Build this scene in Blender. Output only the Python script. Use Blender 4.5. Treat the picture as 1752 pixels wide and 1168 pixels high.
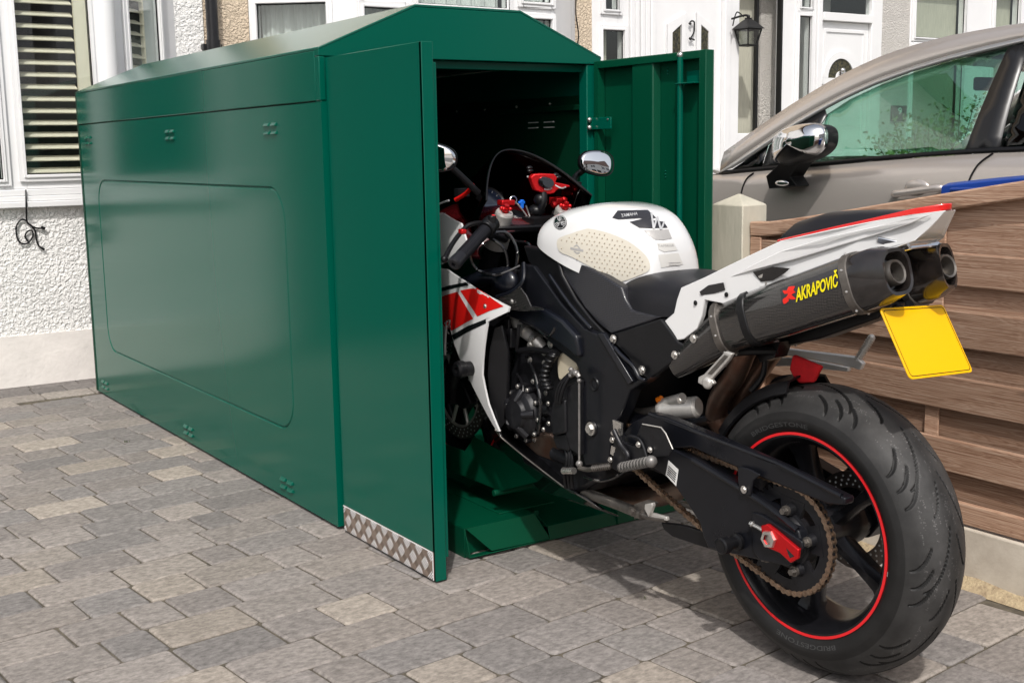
import bpy, bmesh, math, random
import numpy as np
from mathutils import Vector, Matrix
from mathutils.bvhtree import BVHTree
random.seed(7); rnd = random.random
PI = math.pi
R = math.radians
scene = bpy.context.scene
for o in list(bpy.data.objects): bpy.data.objects.remove(o)
C = scene.collection

# ---------------------------------------------------------------- camera, sky, sun, exposure
FPX, CAMH, YAW, PITCH, ROLL = 2049.48, 1.1536, 0.5891, 0.15901, -0.016831
cy_, sy_ = math.cos(YAW), math.sin(YAW)
FW = Vector((sy_*math.cos(PITCH), cy_*math.cos(PITCH), -math.sin(PITCH)))
RT0 = Vector((cy_, -sy_, 0)); UP0 = RT0.cross(FW)
RT = RT0*math.cos(ROLL) + UP0*math.sin(ROLL)
UPV = -RT0*math.sin(ROLL) + UP0*math.cos(ROLL)
CAM = Vector((0, 0, CAMH))
cd = bpy.data.cameras.new('camera'); cam = bpy.data.objects.new('camera', cd); C.objects.link(cam)
cam.matrix_world = Matrix(((RT.x, UPV.x, -FW.x, CAM.x), (RT.y, UPV.y, -FW.y, CAM.y), (RT.z, UPV.z, -FW.z, CAM.z), (0, 0, 0, 1)))
cd.sensor_width = 36; cd.lens = FPX/1752*36; cd.clip_end = 900; cd.clip_start = 0.05
scene.camera = cam
SUN_AZ, SUN_EL = R(36), R(50)
to_sun = Vector((-math.sin(SUN_AZ)*math.cos(SUN_EL), -math.cos(SUN_AZ)*math.cos(SUN_EL), math.sin(SUN_EL)))
world = bpy.data.worlds.new('World'); scene.world = world; world.use_nodes = True
wn = world.node_tree
bgn = wn.nodes.get('Background') or wn.nodes.new('ShaderNodeBackground')
sky = wn.nodes.new('ShaderNodeTexSky'); sky.sky_type = 'NISHITA'; sky.sun_disc = False
sky.sun_elevation = SUN_EL; sky.sun_rotation = PI + SUN_AZ; sky.dust_density = 4.0; sky.air_density = 1.0; sky.ozone_density = 0.6
hsv = wn.nodes.new('ShaderNodeHueSaturation'); hsv.inputs['Saturation'].default_value = 0.45
wn.links.new(sky.outputs[0], hsv.inputs['Color']); wn.links.new(hsv.outputs[0], bgn.inputs[0]); bgn.inputs[1].default_value = 0.15
sl = bpy.data.lights.new('sun', 'SUN'); sl.energy = 2.6; sl.angle = R(1.5); sl.color = (1.0, 0.965, 0.925)
so = bpy.data.objects.new('sun', sl); C.objects.link(so); so.rotation_euler = to_sun.to_track_quat('Z', 'Y').to_euler(); so.location = (-3, -5, 8)
scene.view_settings.view_transform = 'Standard'; scene.view_settings.look = 'None'
scene.view_settings.exposure = 0.08; scene.view_settings.gamma = 1.0
scene.render.engine = 'CYCLES'
scene.render.resolution_x = 1024; scene.render.resolution_y = 682

# ---------------------------------------------------------------- photograph measurements -> points on real planes
def ray(u, v): return FW + RT*((u-876)/FPX) - UPV*((v-584)/FPX)
def PX(u, v, X): d = ray(u, v); return CAM + d*((X-CAM.x)/d.x)
def PY(u, v, Y): d = ray(u, v); return CAM + d*((Y-CAM.y)/d.y)
def PZ(u, v, Z): d = ray(u, v); return CAM + d*((Z-CAM.z)/d.z)

# ---------------------------------------------------------------- materials
def _n(nt, t, **kw):
    n = nt.nodes.new(t)
    for k, v in kw.items(): setattr(n, k, v)
    return n
def mat(name, col, rough=0.5, metal=0.0, spec=0.5, coat=0.0, coat_rough=0.05, var=0.0, vscale=8.0, col2=None, bump=0.0, bscale=60.0, bdist=0.002, rvar=0.0, stretch=(1, 1, 1), attr=None, trans=0.0, ior=1.45, emit=None, detail=6):
    m = bpy.data.materials.new(name); m.use_nodes = True; nt = m.node_tree; b = nt.nodes['Principled BSDF']
    c4 = (*col, 1); b.inputs['Base Color'].default_value = c4; b.inputs['Roughness'].default_value = rough
    b.inputs['Metallic'].default_value = metal; b.inputs['Specular IOR Level'].default_value = spec
    b.inputs['Coat Weight'].default_value = coat; b.inputs['Coat Roughness'].default_value = coat_rough
    b.inputs['Transmission Weight'].default_value = trans; b.inputs['IOR'].default_value = ior
    L = nt.links.new
    tc = _n(nt, 'ShaderNodeTexCoord'); mp = _n(nt, 'ShaderNodeMapping'); mp.inputs['Scale'].default_value = stretch
    L(tc.outputs['Object'], mp.inputs['Vector'])
    src = None
    if attr:
        a = _n(nt, 'ShaderNodeAttribute', attribute_name=attr); src = a.outputs['Color']; L(src, b.inputs['Base Color'])
    if var or col2:
        nz = _n(nt, 'ShaderNodeTexNoise'); nz.inputs['Scale'].default_value = vscale; nz.inputs['Detail'].default_value = detail; nz.inputs['Roughness'].default_value = 0.62
        L(mp.outputs[0], nz.inputs['Vector'])
        if col2:
            rp = _n(nt, 'ShaderNodeValToRGB'); rp.color_ramp.elements[0].position = 0.38; rp.color_ramp.elements[1].position = 0.64
            rp.color_ramp.elements[0].color = c4; rp.color_ramp.elements[1].color = (*col2, 1)
            L(nz.outputs['Fac'], rp.inputs[0]); src = rp.outputs[0]; L(src, b.inputs['Base Color'])
        else:
            mr = _n(nt, 'ShaderNodeMapRange'); mr.inputs['From Min'].default_value = 0.3; mr.inputs['From Max'].default_value = 0.7
            mr.inputs['To Min'].default_value = 1-var; mr.inputs['To Max'].default_value = 1+var
            L(nz.outputs['Fac'], mr.inputs[0])
            mx = _n(nt, 'ShaderNodeVectorMath', operation='SCALE')
            if src is not None: L(src, mx.inputs[0])
            else: mx.inputs[0].default_value = col
            L(mr.outputs[0], mx.inputs['Scale']); L(mx.outputs[0], b.inputs['Base Color'])
    if rvar:
        nr = _n(nt, 'ShaderNodeTexNoise'); nr.inputs['Scale'].default_value = 9; nr.inputs['Detail'].default_value = 5; L(mp.outputs[0], nr.inputs['Vector'])
        m2 = _n(nt, 'ShaderNodeMapRange'); m2.inputs['From Min'].default_value = 0.3; m2.inputs['From Max'].default_value = 0.7
        m2.inputs['To Min'].default_value = max(0.02, rough-rvar); m2.inputs['To Max'].default_value = rough+rvar
        L(nr.outputs['Fac'], m2.inputs[0]); L(m2.outputs[0], b.inputs['Roughness'])
    if bump:
        nb = _n(nt, 'ShaderNodeTexNoise'); nb.inputs['Scale'].default_value = bscale; nb.inputs['Detail'].default_value = 3
        L(mp.outputs[0], nb.inputs['Vector'])
        bp = _n(nt, 'ShaderNodeBump'); bp.inputs['Strength'].default_value = bump; bp.inputs['Distance'].default_value = bdist
        L(nb.outputs['Fac'], bp.inputs['Height']); L(bp.outputs[0], b.inputs['Normal'])
    if emit:
        b.inputs['Emission Color'].default_value = (*emit[0], 1); b.inputs['Emission Strength'].default_value = emit[1]
    return m
SPLIT = {'handgrip', 'clamp_band', 'hose', 'hose_clip', 'tyre_lettering', 'tail_vent', 'tail_screw', 'fairing_screw', 'preload_knob', 'fork_cap', 'fork', 'bar_clamp', 'switch_cluster', 'cover_bolt', 'frame_bolt', 'shield_bolt', 'hanger_bolt', 'sprocket_bolt', 'headlight', 'bin_wheel', 'vent_slot_light', 'wall_bolt', 'lever_adjuster', 'bolt_boss', 'inner_rail', 'seat', 'exhaust_pipe', 'brake_hose', 'bolt_head', 'engine_casting', 'mirror_foot', 'sprocket_cover', 'inner_fairing', 'frame_rib', 'arm_rib', 'nose_edge', 'steel_link', 'mount_arm', 'wall', 'plinth', 'relay_box', 'passenger_peg', 'seam_strip'}
def clusters(mb, tol=0.0015):
    n = len(mb.v); par = list(range(n))
    def find(a):
        while par[a] != a: par[a] = par[par[a]]; a = par[a]
        return a
    for f in mb.f:
        for k in f[1:]: par[find(k)] = find(f[0])
    comp = {}
    for i, f in enumerate(mb.f): comp.setdefault(find(f[0]), []).append(i)
    items = []
    for fl in comp.values():
        vs = {k for i in fl for k in mb.f[i]}; P = [mb.v[k] for k in vs]
        items.append([[min(p[a] for p in P)-tol for a in range(3)], [max(p[a] for p in P)+tol for a in range(3)], list(fl)])
    done = False
    while not done:
        done = True
        for i in range(len(items)):
            for j in range(i+1, len(items)):
                A_, B_ = items[i], items[j]
                if all(A_[0][a] <= B_[1][a] and B_[0][a] <= A_[1][a] for a in range(3)):
                    A_[0] = [min(x, y) for x, y in zip(A_[0], B_[0])]; A_[1] = [max(x, y) for x, y in zip(A_[1], B_[1])]; A_[2] += B_[2]; items.pop(j); done = False; break
            if not done: break
    out = []
    for _, _, fl in items:
        ks = sorted({k for i in fl for k in mb.f[i]}); ix = {k: q for q, k in enumerate(ks)}; r = MB(); r.v = [mb.v[k] for k in ks]
        r.f = [tuple(ix[k] for k in mb.f[i]) for i in fl]; r.t = [mb.t[i] if i < len(mb.t) else None for i in fl]; r.mi = [0]*len(r.f); out.append(r)
    return out
def fill2d(pts, step):
    """outline (x, y) -> evenly divided triangles"""
    bm = bmesh.new(); Q = []; n = len(pts)
    for i in range(n):
        a, b = pts[i], pts[(i+1) % n]; k = max(1, int(math.hypot(b[0]-a[0], b[1]-a[1])/step))
        for j in range(k): Q.append((a[0]+(b[0]-a[0])*j/k, a[1]+(b[1]-a[1])*j/k))
    nb = len(Q); vs = [bm.verts.new((x, y, 0)) for x, y in Q]; es = [bm.edges.new((vs[i], vs[(i+1) % nb])) for i in range(nb)]
    bmesh.ops.triangle_fill(bm, use_beauty=True, edges=es)
    for _ in range(6):
        le = [e for e in bm.edges if e.calc_length() > step*1.5 and not e.is_boundary]
        if not le: break
        bmesh.ops.subdivide_edges(bm, edges=le, cuts=1); bmesh.ops.triangulate(bm, faces=bm.faces[:])
        bmesh.ops.beautify_fill(bm, faces=bm.faces[:], edges=[e for e in bm.edges if not e.is_boundary])
    bm.verts.ensure_lookup_table(); bm.verts.index_update()
    V2 = [tuple(v.co[:2]) for v in bm.verts]; F2 = [tuple(v.index for v in f.verts) for f in bm.faces]
    B2 = [tuple(v.index for v in e.verts) for e in bm.edges if e.is_boundary]; bm.free(); return V2, F2, B2
def glass(name, tint, refl=0.08, rough=0.0):
    m = bpy.data.materials.new(name); m.use_nodes = True; nt = m.node_tree; nt.nodes.clear(); L = nt.links.new
    out = _n(nt, 'ShaderNodeOutputMaterial'); mx = _n(nt, 'ShaderNodeMixShader'); tr = _n(nt, 'ShaderNodeBsdfTransparent'); gl = _n(nt, 'ShaderNodeBsdfGlossy')
    tr.inputs[0].default_value = (*tint, 1); gl.inputs['Roughness'].default_value = rough; gl.inputs[0].default_value = (0.95, 0.95, 0.95, 1)
    lw = _n(nt, 'ShaderNodeLayerWeight'); lw.inputs['Blend'].default_value = 0.5
    pw = _n(nt, 'ShaderNodeMath', operation='POWER'); pw.inputs[1].default_value = 5.0; L(lw.outputs['Facing'], pw.inputs[0])
    ad = _n(nt, 'ShaderNodeMath', operation='MULTIPLY_ADD'); ad.inputs[1].default_value = 0.9-refl; ad.inputs[2].default_value = 0.02+refl*0.5; ad.use_clamp = True
    L(pw.outputs[0], ad.inputs[0]); L(ad.outputs[0], mx.inputs[0]); L(tr.outputs[0], mx.inputs[1]); L(gl.outputs[0], mx.inputs[2]); L(mx.outputs[0], out.inputs[0])
    return m
def carbon(name, c1=(0.002, 0.002, 0.002), c2=(0.032, 0.029, 0.028), scale=230.0, rough=0.25, coat=1.0):
    m = bpy.data.materials.new(name); m.use_nodes = True; nt = m.node_tree; b = nt.nodes['Principled BSDF']; L = nt.links.new
    tc = _n(nt, 'ShaderNodeTexCoord'); mp = _n(nt, 'ShaderNodeMapping'); mp.inputs['Rotation'].default_value = (R(8), R(38), R(5))
    L(tc.outputs['Object'], mp.inputs['Vector']); ck = _n(nt, 'ShaderNodeTexChecker'); ck.inputs['Scale'].default_value = scale
    ck.inputs['Color1'].default_value = (*c1, 1); ck.inputs['Color2'].default_value = (*c2, 1)
    L(mp.outputs[0], ck.inputs['Vector']); L(ck.outputs['Color'], b.inputs['Base Color'])
    b.inputs['Roughness'].default_value = rough; b.inputs['Coat Weight'].default_value = coat; b.inputs['Coat Roughness'].default_value = 0.05
    return m
def pebble(name, col, scale=42.0, dist=0.012):
    m = bpy.data.materials.new(name); m.use_nodes = True; nt = m.node_tree; b = nt.nodes['Principled BSDF']; L = nt.links.new
    b.inputs['Roughness'].default_value = 0.85; b.inputs['Specular IOR Level'].default_value = 0.2
    tc = _n(nt, 'ShaderNodeTexCoord'); nz = _n(nt, 'ShaderNodeTexNoise'); nz.inputs['Scale'].default_value = scale; nz.inputs['Detail'].default_value = 2.5; nz.inputs['Distortion'].default_value = 0.6
    L(tc.outputs['Object'], nz.inputs['Vector'])
    rp = _n(nt, 'ShaderNodeValToRGB'); rp.color_ramp.elements[0].position = 0.36; rp.color_ramp.elements[1].position = 0.62; L(nz.outputs['Fac'], rp.inputs[0])
    bp = _n(nt, 'ShaderNodeBump'); bp.inputs['Strength'].default_value = 0.9; bp.inputs['Distance'].default_value = dist; L(rp.outputs[0], bp.inputs['Height']); L(bp.outputs[0], b.inputs['Normal'])
    n2 = _n(nt, 'ShaderNodeTexNoise'); n2.inputs['Scale'].default_value = 3.0; n2.inputs['Detail'].default_value = 6; L(tc.outputs['Object'], n2.inputs['Vector'])
    mr = _n(nt, 'ShaderNodeMapRange'); mr.inputs['From Min'].default_value = 0.3; mr.inputs['From Max'].default_value = 0.7; mr.inputs['To Min'].default_value = 0.9; mr.inputs['To Max'].default_value = 1.04; L(n2.outputs['Fac'], mr.inputs[0])
    mx = _n(nt, 'ShaderNodeVectorMath', operation='SCALE'); mx.inputs[0].default_value = col; L(mr.outputs[0], mx.inputs['Scale']); L(mx.outputs[0], b.inputs['Base Color'])
    return m
def wood(name, ca, cb, cc):
    m = bpy.data.materials.new(name); m.use_nodes = True; nt = m.node_tree; b = nt.nodes['Principled BSDF']; L = nt.links.new
    b.inputs['Roughness'].default_value = 0.72; b.inputs['Specular IOR Level'].default_value = 0.25
    tc = _n(nt, 'ShaderNodeTexCoord'); at = _n(nt, 'ShaderNodeAttribute', attribute_name='tone')
    ad = _n(nt, 'ShaderNodeVectorMath', operation='MULTIPLY_ADD'); L(at.outputs['Color'], ad.inputs[0]); ad.inputs[1].default_value = (7, 31, 13); L(tc.outputs['Object'], ad.inputs[2])
    mp = _n(nt, 'ShaderNodeMapping'); mp.inputs['Scale'].default_value = (9, 1.1, 14); L(ad.outputs[0], mp.inputs['Vector'])
    nz = _n(nt, 'ShaderNodeTexNoise'); nz.inputs['Scale'].default_value = 2.6; nz.inputs['Detail'].default_value = 4; nz.inputs['Distortion'].default_value = 1.2; L(mp.outputs[0], nz.inputs['Vector'])
    sn = _n(nt, 'ShaderNodeMath', operation='MULTIPLY'); sn.inputs[1].default_value = 70; L(nz.outputs['Fac'], sn.inputs[0])
    s2 = _n(nt, 'ShaderNodeMath', operation='SINE'); L(sn.outputs[0], s2.inputs[0])
    m3 = _n(nt, 'ShaderNodeMapping'); m3.inputs['Scale'].default_value = (40, 2.0, 160); L(ad.outputs[0], m3.inputs['Vector'])
    n3 = _n(nt, 'ShaderNodeTexNoise'); n3.inputs['Scale'].default_value = 2.0; n3.inputs['Detail'].default_value = 5; L(m3.outputs[0], n3.inputs['Vector'])
    mm = _n(nt, 'ShaderNodeMath', operation='MULTIPLY_ADD'); mm.inputs[1].default_value = 0.08; L(s2.outputs[0], mm.inputs[0]); L(n3.outputs['Fac'], mm.inputs[2])
    rp = _n(nt, 'ShaderNodeValToRGB'); e = rp.color_ramp.elements; e[0].position = 0.3; e[0].color = (*ca, 1); e[1].position = 0.75; e[1].color = (*cc, 1); x = e.new(0.5); x.color = (*cb, 1)
    L(mm.outputs[0], rp.inputs[0])
    sp = _n(nt, 'ShaderNodeSeparateColor'); L(at.outputs['Color'], sp.inputs[0])
    mr = _n(nt, 'ShaderNodeMapRange'); mr.inputs['To Min'].default_value = 0.72; mr.inputs['To Max'].default_value = 1.25; L(sp.outputs[0], mr.inputs[0])
    mx = _n(nt, 'ShaderNodeVectorMath', operation='SCALE'); L(rp.outputs[0], mx.inputs[0]); L(mr.outputs[0], mx.inputs['Scale'])
    mk = _n(nt, 'ShaderNodeMapping'); mk.inputs['Scale'].default_value = (1, 2.6, 8.5); L(ad.outputs[0], mk.inputs['Vector'])
    vo = _n(nt, 'ShaderNodeTexVoronoi'); vo.inputs['Scale'].default_value = 1.0; L(mk.outputs[0], vo.inputs['Vector'])
    kr = _n(nt, 'ShaderNodeMapRange'); kr.inputs['From Min'].default_value = 0.06; kr.inputs['From Max'].default_value = 0.12; kr.inputs['To Min'].default_value = 0.5; kr.inputs['To Max'].default_value = 1.0; L(vo.outputs['Distance'], kr.inputs[0])
    m4 = _n(nt, 'ShaderNodeVectorMath', operation='SCALE'); L(mx.outputs[0], m4.inputs[0]); L(kr.outputs[0], m4.inputs['Scale'])
    L(m4.outputs[0], b.inputs['Base Color'])
    bp = _n(nt, 'ShaderNodeBump'); bp.inputs['Strength'].default_value = 0.5; bp.inputs['Distance'].default_value = 0.0015; L(mm.outputs[0], bp.inputs['Height']); L(bp.outputs[0], b.inputs['Normal'])
    return m
M = {}
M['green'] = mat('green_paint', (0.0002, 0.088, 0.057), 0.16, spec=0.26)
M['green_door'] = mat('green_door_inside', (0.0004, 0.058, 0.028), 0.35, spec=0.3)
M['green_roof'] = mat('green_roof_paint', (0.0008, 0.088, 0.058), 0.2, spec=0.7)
M['green_in_shade'] = mat('green_paint_inner_shaded', (0.0008, 0.03, 0.014), 0.45, spec=0.3)  # inner green, darkened further to stand for the shade inside the shed
M['tread'] = mat('tread_plate', (0.20, 0.155, 0.125), 0.5, 0.5, bump=0.1, bscale=200, var=0.12, vscale=30)
M['tread_bar'] = mat('tread_bar', (0.92, 0.92, 0.93), 0.35, 0.15)  # white stands in for the glint on bars that catch the light
M['steel'] = mat('bright_steel', (0.62, 0.60, 0.57), 0.3, 0.9, var=0.12, vscale=40, rvar=0.1)
M['alu'] = mat('brushed_aluminium', (0.52, 0.50, 0.47), 0.38, 0.5, var=0.15, vscale=25, rvar=0.1)
M['peg_grey'] = mat('worn_peg_metal', (0.22, 0.21, 0.20), 0.4, 0.5, var=0.2, vscale=40)
M['steel_dk'] = mat('dull_steel', (0.17, 0.155, 0.14), 0.45, 0.8, var=0.3, vscale=30)
M['white'] = mat('upvc_white', (0.80, 0.80, 0.80), 0.35, var=0.03, vscale=4)
M['peb_w'] = pebble('pebbledash_white', (0.88, 0.87, 0.845), 58, 0.0065)
M['peb_c'] = pebble('pebbledash_cream', (0.70, 0.58, 0.44), 70, 0.008)
M['peb_g'] = pebble('pebbledash_grey', (0.66, 0.63, 0.59), 85, 0.008)
M['plinth'] = mat('painted_render', (0.78, 0.74, 0.70), 0.8, spec=0.2, var=0.09, vscale=7, bump=0.5, bscale=45, bdist=0.004)
M['black'] = mat('black_plastic', (0.006, 0.006, 0.007), 0.36, spec=0.35, var=0.2, vscale=20)
M['pipe_black'] = mat('black_pipe_paint', (0.018, 0.018, 0.02), 0.3, var=0.3, vscale=10)
M['satin'] = mat('satin_black_metal', (0.006, 0.0065, 0.009), 0.32, 0.0, spec=0.42, coat=0.0, rvar=0.06, var=0.25, vscale=14)
M['engine'] = mat('engine_black', (0.010, 0.010, 0.012), 0.42, 0.2, var=0.45, vscale=35, bump=0.3, bscale=140, bdist=0.001)
M['blueblack'] = mat('blue_black_panel', (0.005, 0.006, 0.010), 0.3, coat=0.3, coat_rough=0.2)
M['gloss_black'] = mat('gloss_black', (0.008, 0.008, 0.009), 0.08, coat=0.8)
M['bwhite'] = mat('white_bodywork', (0.70, 0.70, 0.695), 0.16, coat=1.0, coat_rough=0.03)
M['bred_shade'] = mat('shaded_red_bodywork', (0.05, 0.003, 0.004), 0.2, coat=0.8, coat_rough=0.05)  # red of the nose, darkened in the colour to stand for shade
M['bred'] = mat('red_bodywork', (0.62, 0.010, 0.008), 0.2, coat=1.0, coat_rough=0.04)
M['red_ano'] = mat('red_anodised', (0.60, 0.012, 0.015), 0.25, 0.6)
M['red_tape'] = mat('red_rim_tape', (0.72, 0.015, 0.02), 0.4)
M['red_cloth'] = mat('red_cloth', (0.50, 0.006, 0.010), 0.85, bump=0.3, bscale=300, var=0.2, vscale=25)
M['blue_key'] = mat('blue_key', (0.01, 0.15, 0.7), 0.35)
M['seat'] = mat('black_seat_vinyl', (0.010, 0.010, 0.013), 0.42, spec=0.4, bump=0.4, bscale=500, bdist=0.0006)
M['carbon'] = carbon('carbon_weave')
M['carbon_seat'] = carbon('carbon_side_cover', (0.006, 0.006, 0.008), (0.026, 0.026, 0.032), 300, 0.4, 0.15)
M['carbon_plain'] = mat('clear_carbon_cap', (0.016, 0.013, 0.012), 0.2, coat=0.8, var=0.5, vscale=30)
M['rubber'] = mat('tyre_rubber', (0.028, 0.027, 0.027), 0.55, spec=0.35, attr='tone', var=0.35, vscale=16, bump=0.25, bscale=180, bdist=0.0008)
M['rim'] = mat('black_rim', (0.010, 0.010, 0.012), 0.25, 0.2, var=0.3, vscale=20)
M['chain'] = mat('bronze_chain', (0.30, 0.215, 0.155), 0.35, 0.85, var=0.35, vscale=90)
M['titanium'] = mat('heat_tinted_pipe', (0.16, 0.085, 0.06), 0.4, 0.85, col2=(0.20, 0.15, 0.12), vscale=14)
M['disc'] = mat('brake_disc_steel', (0.20, 0.17, 0.15), 0.35, 0.9)
M['yellow'] = mat('yellow_plate', (0.88, 0.48, 0.0), 0.35)
M['yl_text'] = mat('yellow_decal', (0.90, 0.75, 0.0), 0.4)
M['rd_text'] = mat('red_decal', (0.80, 0.02, 0.01), 0.4)
M['pad'] = mat('cream_grip_pad', (0.58, 0.545, 0.465), 0.5, bump=0.2, bscale=120)
M['pad_dot'] = mat('grip_pad_dot', (0.40, 0.35, 0.27), 0.6)
M['pad_clear'] = mat('clear_tank_pad', (0.58, 0.57, 0.54), 0.25)
M['pad_edge'] = mat('tank_pad_edge', (0.36, 0.35, 0.34), 0.3)
M['pad_black'] = mat('black_tank_pad', (0.03, 0.03, 0.035), 0.2)
M['cream_res'] = mat('cream_reservoir', (0.48, 0.43, 0.32), 0.45)
M['alu_bright'] = mat('lightened_peg', (0.66, 0.65, 0.63), 0.35, 0.3)  # aluminium lightened in the colour to offset the shade of the exhaust
M['mirror'] = mat('mirror_glass', (0.9, 0.9, 0.9), 0.01, 1.0)
M['screen'] = glass('smoked_screen', (0.035, 0.035, 0.04), 0.0)
M['dial'] = mat('dial_face', (0.02, 0.03, 0.06), 0.1, coat=1.0)
M['concrete'] = mat('concrete_post', (0.56, 0.52, 0.43), 0.85, spec=0.2, col2=(0.44, 0.42, 0.34), vscale=9, bump=0.4, bscale=90, bdist=0.003, stretch=(1, 1, 0.25))
M['gravel_board'] = mat('concrete_gravel_board', (0.62, 0.56, 0.47), 0.85, spec=0.2, col2=(0.44, 0.38, 0.31), vscale=5, bump=0.3, bscale=120)
M['wood'] = wood('weathered_fence_wood', (0.24, 0.132, 0.084), (0.36, 0.225, 0.152), (0.48, 0.335, 0.245))
M['paver'] = mat('concrete_paver', (0.3, 0.28, 0.26), 0.85, spec=0.2, attr='tone', var=0.36, vscale=75, bump=0.8, bscale=230, bdist=0.002, stretch=(0.7, 1.1, 1), detail=12)
M['joint'] = mat('joint_sand', (0.085, 0.075, 0.06), 0.95, spec=0.1, col2=(0.15, 0.13, 0.10), vscale=25, bump=0.6, bscale=300)
M['soil'] = mat('sandy_mortar', (0.45, 0.36, 0.23), 0.95, spec=0.1, col2=(0.30, 0.23, 0.15), vscale=40, bump=0.8, bscale=120, bdist=0.006)
M['asphalt'] = mat('asphalt', (0.055, 0.055, 0.056), 0.85, var=0.2, vscale=30)
M['moss'] = mat('moss', (0.07, 0.12, 0.02), 0.9)
M['glass'] = glass('window_glass', (0.94, 0.96, 0.95), 0.10)
M['glass_car'] = glass('tinted_car_glass', (0.56, 0.78, 0.69), 0.20)
M['glass_dark'] = glass('privacy_glass', (0.05, 0.05, 0.055), 0.05)
M['blind'] = mat('cream_blind_slat', (0.84, 0.78, 0.64), 0.5)
M['curtain'] = mat('net_curtain', (0.62, 0.64, 0.62), 0.9, var=0.1, vscale=30, stretch=(6, 6, 0.5))
M['curtain_c'] = mat('cream_curtain', (0.50, 0.49, 0.40), 0.9, var=0.15, vscale=30, stretch=(6, 6, 0.4))
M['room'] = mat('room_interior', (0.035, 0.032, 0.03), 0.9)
M['stained'] = mat('stained_glass', (0.02, 0.022, 0.02), 0.2, col2=(0.10, 0.09, 0.05), vscale=55)
M['iron'] = mat('black_iron', (0.012, 0.012, 0.012), 0.45)
M['lamp_glass'] = glass('lantern_glass', (0.6, 0.62, 0.6), 0.15)
M['roof_tile'] = mat('roof_tile', (0.10, 0.06, 0.05), 0.8, var=0.3, vscale=12)
M['carpaint'] = mat('taupe_car_paint', (0.50, 0.455, 0.42), 0.26, 0.5, coat=1.0, coat_rough=0.03)
M['chrome'] = mat('chrome', (0.85, 0.85, 0.86), 0.06, 1.0)
M['satin_trim'] = mat('satin_trim', (0.60, 0.59, 0.58), 0.3, 0.8)
M['seat_car'] = mat('car_upholstery', (0.03, 0.03, 0.032), 0.8)
M['blue_bin'] = mat('blue_bin_plastic', (0.008, 0.045, 0.26), 0.4, var=0.1, vscale=12)
M['leaf'] = mat('shrub_leaf', (0.16, 0.24, 0.07), 0.5, var=0.4, vscale=30)
M['bark'] = mat('shrub_stem', (0.10, 0.07, 0.045), 0.8)
M['slate'] = mat('slate_sign', (0.03, 0.035, 0.04), 0.4)
M['brick'] = mat('red_brick', (0.28, 0.12, 0.08), 0.85, var=0.25, vscale=20)
M['tar_concrete'] = mat('driveway_concrete', (0.30, 0.28, 0.26), 0.85, var=0.12, vscale=6, bump=0.3, bscale=100)
M['orange'] = mat('amber_lens', (0.75, 0.18, 0.01), 0.2)
M['label_w'] = mat('white_label', (0.75, 0.75, 0.73), 0.5)
M['silver_decal'] = mat('silver_emblem', (0.60, 0.60, 0.60), 0.3, 0.4)

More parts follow.
